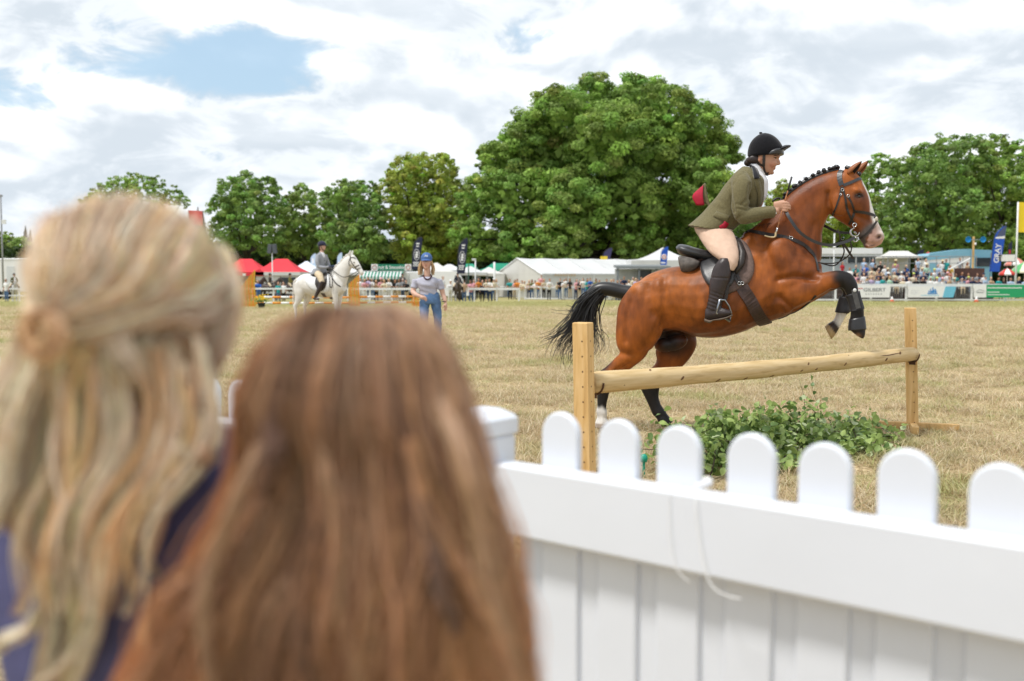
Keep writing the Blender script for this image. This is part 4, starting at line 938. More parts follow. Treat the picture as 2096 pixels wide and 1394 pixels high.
def build_whip():
    a, b = hp(1620.5, 362, .165), hp(1588, 478, .185); base = (a+b)/2
    root = empty('riding_whip', hworld(base), -H_YAW, 'thin cane whip with a pale hooked handle held upright in the rider\'s fist', 'whip')
    L_ = lambda name, mb, mat: link(name, shift(mb.me(name, True), base), mat, root)
    mb = MB(); mb.tube([a.lerp(b, t) for t in np.linspace(0.2, .95, 8)], [.0045, .0048, .0052, .0048, .0055, .005, .0055, .006], 8); L_('shaft', mb, M('spotted_cane', (.38, .16, .07), .4, .5, 40, .1, 60))
    mb = MB(); mb.tube([a, a.lerp(b, .24)], [.008, .0065], 8); L_('tip', mb, M('black_rubber', (.014, .013, .014), .35))
    mb = MB(); mb.tube([a.lerp(b, .90), a.lerp(b, 1.)], .0075, 8); L_('ferrule', mb, STEEL)
    mb = MB(); mb.tube(catmull([tuple(hp(1588,476,.185)), tuple(hp(1587,483,.185)), tuple(hp(1583,485.5,.187)), tuple(hp(1573,484.5,.19)), tuple(hp(1565,482,.19))], 3), np.linspace(.008, .005, 13), 8); L_('hook_handle', mb, M('horn', (.62, .48, .28), .35, .15, 40))
build_whip()
# ------------------------------------------------------------------ the practice jump: two stands, a log, cut branches
def wood_mat(name, c0, c1_, dk, grain=(14, 14, 1.2)):
    m = bpy.data.materials.new(name); m.use_nodes = True; nt = m.node_tree; N = nt.nodes; L = nt.links; b = N['Principled BSDF']
    b.inputs['Roughness'].default_value = .7; b.inputs['Specular IOR Level'].default_value = .25
    tc = N.new('ShaderNodeTexCoord'); mp = N.new('ShaderNodeMapping'); mp.inputs['Scale'].default_value = grain; L.new(tc.outputs['Object'], mp.inputs[0])
    n = N.new('ShaderNodeTexNoise'); n.inputs['Scale'].default_value = 3; n.inputs['Detail'].default_value = 8; n.inputs['Distortion'].default_value = .6; L.new(mp.outputs[0], n.inputs['Vector'])
    r = N.new('ShaderNodeValToRGB'); L.new(n.outputs[0], r.inputs[0]); e = r.color_ramp.elements
    e.new(.5); e[0].position = .28; e[0].color = (*dk, 1); e[1].position = .45; e[1].color = (*c0, 1); e[2].position = .7; e[2].color = (*c1_, 1)
    L.new(r.outputs[0], b.inputs['Base Color'])
    bp = N.new('ShaderNodeBump'); bp.inputs['Strength'].default_value = .35; bp.inputs['Distance'].default_value = .004; L.new(n.outputs[0], bp.inputs['Height']); L.new(bp.outputs[0], b.inputs['Normal'])
    return m
POSTWOOD = wood_mat('sawn_pine', (.66, .42, .17), (.74, .50, .24), (.50, .29, .11))
LOGWOOD = wood_mat('peeled_log', (.58, .42, .21), (.68, .52, .30), (.38, .25, .11), (1.2, 12, 12))
RUST = M('rusty_iron', (.09, .04, .02), .7, .3, 40, .2, 120)
KNOT = M('wood_knot', (.15, .075, .03), .8, .3, 60)
DARKHOLE = M('drilled_hole', (.16, .09, .04), .9)
A = at(1193, 660, 5.33); A0 = Vector((A.x + .022, A.y, 0)); B_ = at(1863, 630, 7.9); B0 = Vector((B_.x + .045, B_.y, 0))
def jump_stand(top, foot, rz, label):
    root = empty('jump_stand', foot, 0, label, 'jump stand', 'stands of the log jump')
    ax = top - foot; mb = MB(); h = ax.length; lean = ax.to_track_quat('Z', 'Y').to_matrix()
    w = .0425; V = []
    for z, s in ((.0, 1), (h-.004, 1), (h, .9)):
        for x, y in ((-w, -w), (w, -w), (w, w), (-w, w)):
            p = Matrix.Rotation(rz, 3, 'Z') @ Vector((x*s, y*s, 0)); V.append(ax*(z/h) + p)
    mb.add(V, [(3,2,1,0),(8,9,10,11)] + [(r*4+i, r*4+(i+1)%4, r*4+4+(i+1)%4, r*4+4+i) for r in (0, 1) for i in range(4)])
    mb.build('post', POSTWOOD, root)
    hole = None
    for k in range(11):
        p = ax*((.08 + .082*k)) ; 
        for face in (0, 1):
            n = Matrix.Rotation(rz, 3, 'Z') @ (Vector((0, -1, 0)) if face == 0 else Vector((1, 0, 0))); sd = Matrix.Rotation(rz, 3, 'Z') @ (Vector((1, 0, 0)) if face == 0 else Vector((0, 1, 0)))
            c = p + n*(w+.0006) + sd*(.012 if face == 0 else 0); V, Fs = ellipsoid(c, (.005, .005, .005), 8, 5); V = [c + (Vector(v)-c) - n*((Vector(v)-c).dot(n))*.85 for v in V]; link('peg_hole', mesh('peg_hole', V, Fs), DARKHOLE, root)
    for a, dz in ((rz + .0, 0), (rz + pi/2, .0012)):
        mb = MB(); mb.box((0, 0, .045+dz), (.68 if a == rz else .56, .05, .06), 0, a, 0, 0, 1, .003); mb.build('foot', POSTWOOD, root)
    return root
jump_stand(A, A0, R(-28), 'near pine jump stand rising behind the white pickets at the lower log end')
jump_stand(B_, B0, R(-18), 'far pine jump stand with its crossed feet showing on the dry grass')
def build_log():
    p0, p1 = at(1206, 784, 5.42), at(1868, 724.5, 7.83); n = 40; d = (p1-p0); ln = d.length; d.normalize()
    rz = atan2(d.y, d.x); ry = -math.asin(d.z)
    root = empty('log_rail', p0, 0, 'long peeled pine log laid between the two jump stands', 'log')
    root.rotation_euler = (0, ry, rz)
    xs = np.linspace(0, ln, n); V = []; Fs = []; k = 28
    for i, x in enumerate(xs):
        r = .0595 - .004*x/ln + .0016*sin(x*5.1) + .001*sin(x*13)
        if i in (0, n-1): r *= .97
        for j in range(k):
            a = 2*pi*j/k; rr = r*(1 + .018*sin(a*2+x*1.3) + .008*sin(a*5+x*7)); V.append((x, rr*cos(a), rr*sin(a) - .012*sin(pi*x/ln)))
    for i in range(n-1):
        for j in range(k): Fs.append((i*k+j, i*k+(j+1)%k, (i+1)*k+(j+1)%k, (i+1)*k+j))
    Fs += [tuple(range(k-1, -1, -1)), tuple((n-1)*k+j for j in range(k))]
    o = link('log', mesh('log', V, Fs, True), LOGWOOD, root)
    mb = MB(); mb.tube([(-.002, 0, 0), (-.004, 0, 0)], .045, 20); mb.tube([(-.003, 0, 0), (-.0055, 0, 0)], .018, 14); mb.build('end_grain', M('end_grain', (.36, .22, .10), .8, .3, 80, .2), root)
    for (t, a, s) in ((.06,-.4,1),(.13,1.1,.8),(.2,-.1,1),(.3,-.75,1.1),(.38,-.9,1),(.46,-.95,1.2),(.44,.6,.8),(.57,.3,.8),(.55,-.5,.7),(.6,-.5,.7),(.7,-.2,1),(.72,.9,.8),(.86,-.2,1),(.92,.5,1)):
        x = t*ln; aa = -pi/2 + pi/2*0 + (pi/2 + a*1.0) - pi/2   # facing the near side
        aa = pi + (-a); r = .0585 - .004*t; c = Vector((x, r*cos(aa), r*sin(aa) - .012*sin(pi*t)))
        V, F2 = ellipsoid((0, 0, 0), (.019*s, .0035, .009*s), 12, 8, Matrix.Rotation(R(-30), 3, 'Y')); rot = Matrix.Rotation(aa - pi, 3, 'X')
        link('knot', mesh('knot', [c + rot @ Vector(v) for v in V], F2), KNOT, root)
    # the long drying crack near the far end
    mb = MB(); P = []
    for t in np.linspace(.70, .93, 18): x = t*ln; aa = pi - .25 - .9*(t-.7) + .05*sin(t*60); r = .0566 - .004*t; P.append((x, (r)*cos(aa), r*sin(aa) - .012*sin(pi*t)))
    mb.tube(P, np.interp(np.arange(18), [0, 4, 14, 17], [.0012, .004, .0035, .001]), 6); mb.build('crack', M('crack', (.07, .02, .012), .9), root)
    for t in (.0, 1.):                                          # iron cups on the stands
        c = p0.lerp(p1, t); mb = MB(); r = .066; P = [(0, -r*cos(a), -r*sin(a)) for a in np.linspace(0, pi, 10)]
        V, F2 = tube(P, .006, 6); c0 = empty('jump_cup', c + d*(.045 if t == 0 else -.02), rz, 'rusty iron cup under the %s end of the log' % ('low near' if t == 0 else 'high far'), 'jump cup', 'iron cups holding the log')
        link('hook', mesh('hook', V, F2), RUST, c0); mb.box((-.012 if t == 0 else .018, 0, -.04), (.008, .05, .09)); mb.build('plate', RUST, c0)
build_log()

# cut leafy branches heaped under the log
def leaf_mesh(k, r_):
    n = 5; V = []; Fs = []
    for i in range(n+1):
        t = i/n; w = .5*sin(pi*t**.75)**.9*(.80 + .1*r_.random()) if 0 < i < n else .01; z = -.28*t*t + .04*r_.uniform(-1, 1)
        V += [(t, -w, z+.16*w), (t, 0, z), (t, w, z+.16*w)]
    for i in range(n):
        for j in (0, 1): a = i*3+j; Fs.append((a, a+1, a+4, a+3))
    return V, Fs
def build_branches():
    r_ = random.Random(21); LM = [M('leaf_bright', (.36, .47, .15), .45, .25, 25, .1, 60, spec=.4, trans=.35), M('leaf_mid', (.26, .37, .11), .45, .25, 25, .1, 60, spec=.4, trans=.35), M('leaf_dark', (.12, .20, .06), .45, .25, 25, spec=.4, trans=.2), M('leaf_pale_underside', (.42, .49, .28), .6, .2, 25, spec=.3, trans=.2)]
    bark = M('branch_bark', (.06, .042, .03), .8, .3, 60, .2)
    leaf_me = {}
    for k in range(4):
        V, Fs = leaf_mesh(k, r_)
        for mi, m in enumerate(LM):
            me = mesh('leaf', V, Fs); me.materials.append(m); leaf_me[(k, mi)] = me
    # heap profile: position along its length u (0 near .. 1 far), half width, height
    g0 = Vector((at(1308, 965, 6.1).x, 6.1, 0)); g1 = Vector((at(1790, 905, 7.45).x, 7.45, 0)); ax = (g1-g0); ln = ax.length; ax.normalize(); sd = Vector((-ax.y, ax.x, 0))
    hp_ = lambda u: np.interp(u, [0, .12, .3, .45, .52, .62, .8, 1], [.24, .36, .45, .38, .29, .36, .30, .17])
    labels = ['leafy cut branch at the near left end of the heap, by the jump stand', 'leafy cut branch rising highest in the left half of the heap', 'leafy cut branch spreading toward the pickets at the front of the heap', 'leafy cut branch bridging the dip in the middle of the heap',
              'leafy cut branch with bright leaves on the right hump of the heap', 'leafy cut branch trailing low along the front right of the heap', 'leafy cut branch reaching the far right end of the heap', 'leafy cut branch lying behind the heap under the log', 'thin sprig standing up above the right of the heap']
    spec = [(.02,.30,-.05,.9,70),(.18,.46,.05,1,90),(.12,.52,-.28,.75,80),(.36,.66,.0,1,75),(.54,.80,.02,1,85),(.5,.86,-.26,.7,80),(.72,1.02,-.05,.95,70),(.25,.75,.22,.9,70),(.70,.80,.1,1,8)]
    for bi, (u0, u1, s0, hs, nl) in enumerate(spec):
        base = g0 + ax*(ln*u0) + sd*s0; root = empty('cut_branch', base, 0, labels[bi], 'branch', 'cut branches heaped under the log')
        def pt(u, s, hf): return g0 + ax*(ln*u) + sd*s + Vector((0, 0, hf)) - base
        stems = MB(); tw = []
        ntw = 9 if nl > 10 else 2
        for k in range(ntw):
            ua = r_.uniform(u0, u1); ub = r_.uniform(u0, u1)+r_.uniform(-.05, .05); sa = s0+r_.uniform(-.1, .1); sb = s0+r_.uniform(-.22, .2)
            h1 = hp_(ub)*hs*r_.uniform(.45, 1.05)*(1-min(.8, abs(sb)*1.6)); 
            if nl <= 10: ua, ub, sa, sb, h1 = .72+.05*k, .71+.09*k, .1, .16+.05*k, .50-.1*k
            P = catmull([tuple(pt(ua, sa, .02)), tuple(pt((ua+ub)/2, (sa+sb)/2+r_.uniform(-.05, .05), h1*.7)), tuple(pt(ub, sb, h1))], 5)
            tw.append(P); stems.tube(P, np.linspace(.006, .0016, len(P))*(1 if nl > 10 else .5), 5, cap=False)
        stem = stems.build('stem', bark, root, True)
        ind = 36 if nl > 10 else 8; rest_V = []; rest_F = []; rest_mi = []
        total = int(nl*6.5) if nl > 10 else 12; cand = []
        for q in range(total):
            P = tw[r_.randrange(len(tw))]; i = r_.randrange(1, len(P)); p = Vector(P[i]) + Vector((r_.gauss(0, .045), r_.gauss(0, .045), r_.gauss(0, .045)))
            if p.z < .015: p.z = r_.uniform(.015, .06)
            sz = r_.uniform(.034, .068)*(1 if nl > 10 else .8)
            rot = Euler((r_.gauss(0, .8), r_.gauss(.15, .7), r_.uniform(0, 2*pi))); mi = r_.choices((0, 1, 2, 3), (40, 34, 14, 12))[0]
            cand.append((p, sz, rot, mi, r_.randrange(4)))
        cand.sort(key=lambda c: -(c[0].z + .6*(-(c[0].dot(sd)))))            # the outer, topmost ones first
        for q, (p, sz, rot, mi, k) in enumerate(cand):
            if q % 3 == 0 and q//3 < ind:
                o = bpy.data.objects.new('leaf', leaf_me[(k, mi)]); COL.objects.link(o); o.parent = root; o.location = p; o.rotation_euler = rot; o.scale = (sz, sz*.95, sz)
            else:
                V, Fs = leaf_mesh(k, r_); m = rot.to_matrix(); b = len(rest_V)
                rest_V += [p + m @ Vector((v[0]*sz, v[1]*sz*.95, v[2]*sz)) for v in V]; rest_F += [tuple(b+i for i in f) for f in Fs]; rest_mi += [mi]*len(Fs)
        if rest_V: link('leaves', mesh('leaves', rest_V, rest_F, True, rest_mi), LM, root, kind='stuff')
    # small green plastic stake among the leaves at the near end
    p = at(1318, 942, 6.05); st = empty('plastic_stake', (p.x, p.y, 0), 0, 'small green plastic stake among the leaves beside the near jump stand', 'stake'); gm = M('green_plastic', (.01, .30, .20), .4, .05, 30)
    mb = MB(); mb.box((0, 0, p.z/2), (.016, .012, p.z), bev=.003); mb.build('shaft', gm, st); mb = MB(); mb.lathe([(.020, p.z-.01), (.024, p.z+.01), (.02, p.z+.03), (.006, p.z+.038)], n=10); mb.build('head', gm, st, True)
build_branches()
# ------------------------------------------------------------------ white plastic picket fence in front
def build_picket_fence():
    d = Vector((.772, -.636, 0)); P0 = Vector((.105, 2.04, 0)); rz = atan2(d.y, d.x)
    root = empty('picket_fence', P0, rz, 'white plastic picket fence with rounded tops running across the foreground', 'fence')
    white = M('white_plastic', (.70, .73, .79), .4, .03, 3, .03, 30, spec=.45)
    pw, sp, H = .047, .14, .95
    n = 12; prof = [(-pw, .04), (-pw, H-pw)] + [(-pw*cos(a), H-pw+pw*sin(a)) for a in np.linspace(0, pi, n+1)[1:-1]] + [(pw, H-pw), (pw, .04)]
    V = []; m = len(prof); rings = [(-.0095, .91), (-.0065, .975), (-.0035, 1), (.0035, 1), (.0065, .975), (.0095, .91)]
    for y, s in rings:
        for x, z in prof: V.append((x*s, y, H-pw+(z-(H-pw))*(s if z > H-pw else 1)))
    Fs = [tuple(range(m-1, -1, -1)), tuple((len(rings)-1)*m+i for i in range(m))] + [(r*m+i, r*m+(i+1)%m, (r+1)*m+(i+1)%m, (r+1)*m+i) for r in range(len(rings)-1) for i in range(m)]
    pm = mesh('picket', V, Fs, False); pm.materials.append(white)
    mb = MB(); mb.box((0, 0, 0), (.085, .006, .66)); im = mb.me('board'); im.materials.append(white)
    dx0 = -.195
    ks = [k for k in range(-19, 13) if abs(k*sp - dx0) > .09]
    for k in ks:
        o = bpy.data.objects.new('picket', pm); COL.objects.link(o); o.parent = root; o.location = (k*sp, rng.uniform(-.001, .001), rng.uniform(-.004, .004)); o.rotation_euler = (0, rng.uniform(-.006, .006), 0)
    for k in range(-19, 12):
        o = bpy.data.objects.new('infill_board', im); COL.objects.link(o); o.parent = root; o.location = ((k+.5)*sp, .0035, .36)
    for x0, x1 in ((dx0+.045, 1.75), (-2.7, dx0-.045)):
        for z, h in ((.765, .150), (.16, .10)):
            mb = MB(); mb.box(((x0+x1)/2, -.0345, z), (x1-x0, .048, h), bev=.007); mb.build('rail', white, root)
    mb = MB(); mb.box((dx0, -.03, .445), (.104, .104, .89), bev=.004); post = mb.build('post', white, root)
    mb = MB(); mb.box((dx0, -.03, .912), (.116, .116, .042), bev=.006); mb.lathe([(.08, .0), (.079, .003), (.045, .018), (.012, .024), (.002, .025)], (dx0, -.03, .934), 4)
    V = [Vector(v) for v in mb.V]; mb2 = MB(); mb2.box((dx0, -.03, .912), (.116, .116, .042), bev=.006); b = .052
    mb2.add([(dx0-b, -.03-b, .933), (dx0+b, -.03-b, .933), (dx0+b, -.03+b, .933), (dx0-b, -.03+b, .933), (dx0-.028, -.058, .948), (dx0+.028, -.058, .948), (dx0+.028, -.002, .948), (dx0-.028, -.002, .948), (dx0, -.03, .953)],
            [(0,1,5,4),(1,2,6,5),(2,3,7,6),(3,0,4,7),(4,5,8),(5,6,8),(6,7,8),(7,4,8)])
    mb2.build('cap', white, post)
    # a thin white cord tied round a picket, its end hanging over the rail
    c = empty('cord', P0 + d*.34, rz, 'thin white cord tied round the fence rail, loose end hanging down its face', 'cord'); cm = M('white_cord', (.8, .8, .8), .7, .05, 60)
    mb = MB(); mb.tube(catmull([(0, -.004, .845), (.0, -.03, .842), (.005, -.064, .825), (.012, -.066, .77), (.03, -.07, .705), (.05, -.075, .68), (.075, -.075, .672), (.10, -.07, .67)], 4), .0012, 6); mb.build('strand', cm, c, True)
    mb = MB(); mb.tube(catmull([(-.045, -.012, .842), (-.05, -.055, .838), (-.05, -.064, .80), (-.045, -.066, .74), (-.03, -.07, .70), (0, -.074, .68)], 4), .0009, 6); mb.build('strand', cm, c, True)
    mb = MB(); mb.ell((-.004, -.004, .852), (.011, .009, .010), 10, 8); mb.ell((-.02, -.006, .844), (.012, .006, .006), 10, 6); mb.build('knot', cm, c, True)
build_picket_fence()
# ------------------------------------------------------------------ two girls with long hair watching from the near side of the fence
def hair_mat(name, rough=.38):
    return M(name, (1, 1, 1), .34, .10, 60, attr='Col', spec=.5, trans=.25, sheen=.1)
class Hair:
    def __init__(s): s.V = []; s.C = []; s.n = 0; s.F = []
    def strand(s, P, r, col, tip=.35, ends=1.):
        k = len(P); T, U, W = frames(P); rr = r*np.interp(np.arange(k), [0, k*.7, k-1], [1, 1, tip])
        a = np.array([0, 2*pi/3, 4*pi/3]); V = P[:, None] + rr[:, None, None]*(U[:, None]*np.cos(a)[None, :, None] + W[:, None]*np.sin(a)[None, :, None])
        b = s.n; s.V.append(V.reshape(-1, 3)); s.n += k*3; s.C.append(np.repeat(np.clip(np.array(col)[None]*(1+(ends-1)*np.linspace(0, 1, k)[:, None]), 0, 1), 3, axis=0))
        i = (np.arange(k-1)[:, None]*3); j = np.arange(3)[None]; j2 = (j+1) % 3
        s.F.append(b + np.stack([i+j, i+j2, i+3+j2, i+3+j], -1).reshape(-1, 4))
    def lock(s, guide, spread, n, col, r=.0011, var=.12, sub=6, wave=0., wl=9., flat=1., core_k=.92, ends=1.):
        G = catmull(np.array([tuple(g) for g in guide]), sub); k = len(G); T, U, W = frames(G); t = np.linspace(0, 1, k); sp = np.interp(t, np.linspace(0, 1, len(spread)), spread)
        ph0 = nr.uniform(0, 6)
        K = 8; a = np.arange(K)*2*pi/K; rc = sp*.62*np.minimum(1, np.minimum((t+.04)*8, (1.03-t)*5)); lob = 1+.22*np.sin(a*3+ph0)
        V = G[:, None] + rc[:, None, None]*(U[:, None]*(np.cos(a)*lob)[None, :, None] + W[:, None]*(np.sin(a)*lob*flat)[None, :, None]); V = V + (wave*np.sin(t*wl+ph0)*np.minimum(1, t*2))[:, None, None]*(U*.8+W*.5)[:, None]
        b = s.n; s.V.append(V.reshape(-1, 3)); s.n += k*K; s.C.append(np.repeat(np.clip(np.array(col)[None]*core_k*(1+(ends-1)*t[:, None]), 0, 1), K, axis=0))
        ii = (np.arange(k-1)[:, None]*K); jj = np.arange(K)[None]; j2 = (jj+1) % K; s.F.append(b + np.stack([ii+jj, ii+j2, ii+K+j2, ii+K+jj], -1).reshape(-1, 4))
        for q in range(n):
            x, y = nr.normal(0, .55, 2); y *= flat; ph = ph0 + nr.normal(0, .5); wv = wave*np.sin(t*wl+ph)[:, None]*np.minimum(1, t*2)[:, None]
            drift = nr.normal(0, .25, 2)
            P = G + U*((x+drift[0]*t)*sp)[:, None] + W*((y+drift[1]*t)*sp)[:, None] + wv*(U*.8+W*.5) + nr.normal(0, .0006, (k, 3))
            s.strand(P, r*nr.uniform(.7, 1.3), np.clip(np.array(col)*(1+nr.normal(0, var))*np.array((1, 1+nr.normal(0, .03), 1+nr.normal(0, .05))), 0, 1), ends=ends)
    def build(s, name, mat, parent, base):
        V = np.vstack(s.V) - np.array(base)[None]; return link(name, mesh(name, V, np.vstack(s.F), True, None, np.vstack(s.C)), mat, parent)

def girl(head_c, rad, label, hairname, hair_fn, shirt, skin, cap_col, shoulders):
    base = Vector((head_c.x, head_c.y+.02, 0)); root = empty('person', base, 0, label, 'person', None)
    hc = head_c - base; parts = []
    parts.append((*ellipsoid(hc, (rad[0]*.80, rad[1]*.82, rad[2]*.86), 20, 14), 0)); parts.append((*ellipsoid(hc+Vector((0, .035, -.065)), (.052, .055, .06), 14, 10), 0))   # skull, jaw
    parts.append((*ellipsoid(hc+Vector((0, rad[1]*.82, -.045)), (.012, .02, .016), 10, 8), 0))                                                       # nose
    for s in (1, -1): parts.append((*ellipsoid(hc+Vector((s*rad[0]*.80, .01, -.03)), (.010, .02, .032), 10, 8), 0))
    parts.append((*tube([hc+Vector((0, .0, -.07)), hc+Vector((0, -.005, -.17))], .045, 14), 0))
    sh = shoulders; ch_ = hc.z-.165; hipz = hc.z*.46
    tors = lambda z, w, dpt, cx=0: (cx, 0+dpt, z, cx, -dpt, z, w, 0, 0)
    T_ = [tors(ch_+.055, .06, .05), tors(ch_+.02, sh*.75, .065), tors(ch_-.04, sh, .08), tors(ch_-.16, sh*.82, .085), tors(ch_-.30, sh*.72, .08), tors(hipz, sh*.84, .09), tors(hipz-.10, sh*.82, .09)]
    parts.append((*loft(T_, 4, 22, .9, (1, 0, 0)), 1))
    for s in (1, -1):
        parts.append((*tube(catmull([(s*sh*.9, 0, ch_-.03), (s*(sh+.03), .0, ch_-.16), (s*(sh+.02), .05, ch_-.30), (s*(sh-.03), .17, ch_-.36), (s*(sh-.06), .22, ch_-.34)], 4), np.linspace(.045, .022, 17), 12), 1))
        parts.append((*tube([(s*sh*.45, 0, hipz-.04), (s*sh*.48, .01, hipz*.55), (s*sh*.5, 0, .08)], [.075, .055, .038], 12), 2)); parts.append((*tube([(s*sh*.5, -.03, .035), (s*sh*.5, .14, .03)], [.035, .03], 10), 3))
        for f in range(4): parts.append((*tube([(s*(sh-.06)+(f-1.5)*.014, .215, ch_-.345), (s*(sh-.06)+(f-1.5)*.015, .255, ch_-.355), (s*(sh-.06)+(f-1.5)*.014, .27, ch_-.375)], .0075, 6), 0))
    me = fuse(parts, .008, 3, 'body'); me.materials.append(skin); me.materials.append(shirt); me.materials.append(M('blue_denim', (.06, .10, .19), .8, .15, 60, .2, 300)); me.materials.append(M('white_trainer', (.7, .7, .7), .6))
    link('body', me, None, root)
    # hair: a close scalp layer, then strands
    H = Hair(); Vc, Fc = ellipsoid(hc, tuple(r*.945 for r in rad), 28, 20); Vc = [v if (v.y-hc.y) < .055 or v.z > hc.z+.03 else Vector((hc.x+(v.x-hc.x)*.75, hc.y+.05, v.z)) for v in Vc]
    hair_fn(H); ho = H.build('hair', hair_mat('strand_hair'), root, base)
    link('scalp_hair', mesh('scalp_hair', Vc, Fc, True), M('scalp_' + hairname, cap_col, .6, .25, 40, .2, 90, stretch=(3, 3, .6)), ho)
    return root, ho, base

def on_ell(px, py, c, rad, k=1.0):        # where the sight line meets the enlarged skull, or passes nearest to it
    o = Vector((0, 0, CAMH)); d = ray(px, py).normalized(); S = Vector((1/(rad[0]*k), 1/(rad[1]*k), 1/(rad[2]*k)))
    oo = Vector([(o-c)[i]*S[i] for i in range(3)]); dd = Vector([d[i]*S[i] for i in range(3)]); a = dd.dot(dd); b = oo.dot(dd); cc = oo.dot(oo)-1; D = b*b-a*cc
    t = (-b - sqrt(D))/a if D > 0 else -b/a
    p = o + d*t
    if D <= 0: v = p-c; q = Vector([v[i]*S[i] for i in range(3)]); p = c + v*(1/q.length)
    return p

def build_girls():
    skin = M('girl_skin', (.60, .36, .27), .5, .06, 40, spec=.35)
    # --- the fair one
    Z1 = .95; c1_ = at(262, 625, Z1); rad1 = (.0945, .105, .094)
    def fair(H):
        cream = np.array((1.0, .825, .63)); gold = np.array((1.0, .68, .39)); ash = np.array((.70, .46, .29)); pal = [cream, cream*1.06, gold, cream*.92, ash, gold*1.15]
        E = lambda x, y, k=1.03: on_ell(x, y, c1_, rad1, k)
        P = lambda x, y, dz=-.09: at(x, y, Z1+dz)
        knot = (88, 668)
        # hair drawn back over the crown into the knot
        for k in range(46):
            u = k/45; a = nr.uniform(-10, 10)
            x0 = 70 + 400*u; y0 = 590 - 165*sin(pi*min(1, .08+u*.92))**.8 if u < .75 else 470 + (u-.75)*560
            mx = (x0*.52 + knot[0]*.48 + 40*u) ; my = (y0*.5 + knot[1]*.5) + 62*sin(pi*u)*(u-.38)*1.7
            g = [E(x0+a, y0-6), E(x0*.8+knot[0]*.2+16*u, y0*.8+knot[1]*.2+25*(u-.35), 1.05), E(mx, my, 1.07), E(knot[0]*.75+x0*.25+a*.3, knot[1]*.78+y0*.22+32*u*u, 1.10), E(knot[0]+nr.uniform(-8, 18), knot[1]+nr.uniform(-16, 26), 1.14)]
            col = pal[k % 6] if u < .4 or k % 4 else ash
            if .22 < u < .32: col = ash*.8
            H.lock(g, [.008, .010, .009, .006, .004], 42, col, .0011, .10, 6)
        for k in range(26):                                       # crown, front to back, rising over the top edge
            u = k/25; x0 = 120+300*u; g = [E(x0+60*(u-.5), 440-24*sin(pi*u)), E(x0-30, 500+30*u, 1.05), E(x0*.8+20, 575+40*u, 1.06)]
            H.lock(g, [.010, .011, .006], 30, pal[(k*5) % 6]*1.02, .0011, .1, 7)
        for k in range(10):                                       # the right side over the ear
            u = k/9; g = [E(440+30*sin(u*3), 500+60*u), E(468, 600+22*u, 1.05), E(455-10*u, 680+20*u, 1.05), P(432-25*u, 760+20*u, -.02), P(425-30*u, 840+30*u, -.03)]
            H.lock(g, [.008, .010, .010, .008, .007], 36, pal[k % 4], .0011, .1, 6)
        for k in range(5):                                        # twisted knot
            a = k*1.25; g = [P(knot[0]+26*cos(a+t), knot[1]+16+38*sin(a+t)*.9, -.115-.01*k) for t in (0, 1., 2., 3., 4.)]
            H.lock(g, [.005, .007, .007, .005], 40, [gold*.8, np.array((.50, .24, .08)), gold, np.array((.42, .20, .07)), gold*.9][k], .0011, .12, 6)
        # long loose locks below
        L_ = [([(95,700),(60,800),(20,910),(5,1010),(-10,1090)], .012, 60, 0), ([(60,690),(20,780),(-15,880),(-30,980),(-40,1060)], .012, 60, 1), ([(120,700),(95,840),(60,980),(90,1120),(110,1280),(60,1420)], .013, 60, 3),
              ([(150,690),(140,820),(130,940),(150,1080),(130,1220),(95,1420)], .013, 60, 0), ([(215,690),(235,800),(250,900),(255,1000),(205,1110),(205,1250),(150,1420)], .009, 50, 0),
              ([(175,700),(165,800),(175,900),(140,1010),(155,1150),(170,1300),(140,1420)], .012, 60, 5), ([(110,720),(120,860),(95,990),(70,1100),(100,1220),(85,1420)], .011, 50, 2), ([(80,710),(85,830),(45,950),(30,1050),(50,1130)], .011, 55, 4),
              ([(240,690),(290,770),(330,850),(365,915),(375,940)], .011, 55, 3), ([(280,700),(330,780),(380,850),(415,915),(428,950)], .012, 60, 0), ([(330,700),(370,780),(405,840),(432,900),(430,940)], .012, 60, 1), ([(380,700),(405,780),(430,840),(440,900),(438,940)], .011, 60, 2), ([(350,690),(350,780),(380,850),(412,920),(430,950)], .011, 60, 4),
              ([(250,700),(250,780),(275,850),(320,905)], .010, 50, 4), ([(210,700),(215,790),(240,890),(235,1000),(185,1130),(180,1290),(100,1420)], .007, 40, 4), ([(300,960),(275,1010),(275,1070),(300,1130),(318,1180)], .005, 30, 0), ([(260,930),(255,1010),(245,1110),(225,1190),(160,1320),(60,1420)], .006, 34, 3),
              ([(-10,1330),(20,1300),(60,1285),(75,1240)], .006, 26, 0), ([(20,720),(-10,840),(-25,950),(0,1040)], .010, 50, 0)]
        dk = [(400,690,440,860),(240,700,330,900)]
        for i, (pts, sp, n, ci) in enumerate(L_):
            m = len(pts); g = [P(x, y, -.095 + .012*(i % 4) - .01*(j/m)) if (y > 760 and x < 300) or y > 900 else E(x, y, 1.06+.02*(i % 3)) for j, (x, y) in enumerate(pts)]
            H.lock(g, [sp*.8, sp, sp*1.0, sp*.7, sp*.22], int(n*1.7), pal[ci]*.6+cream*.4 if ci != 4 else pal[ci], .0011, .15, 6, .0035, 10)
        for k in range(22):                                       # stray wisps
            x = nr.uniform(40, 420); g = [P(x, nr.uniform(690, 760), -.1), P(x+nr.uniform(-30, 30), 900, -.105), P(x*.75+nr.uniform(-40, 40), 1080, -.11), P(x*.6+nr.uniform(-60, 40), 1260, -.11)]
            H.lock(g, [.004, .005, .004, .002], 5, pal[k % 6], .0010, .1, 6, .004, 9)
    navy = M('navy_top', (.085, .088, .200), .85, .15, 40, .2, 120)
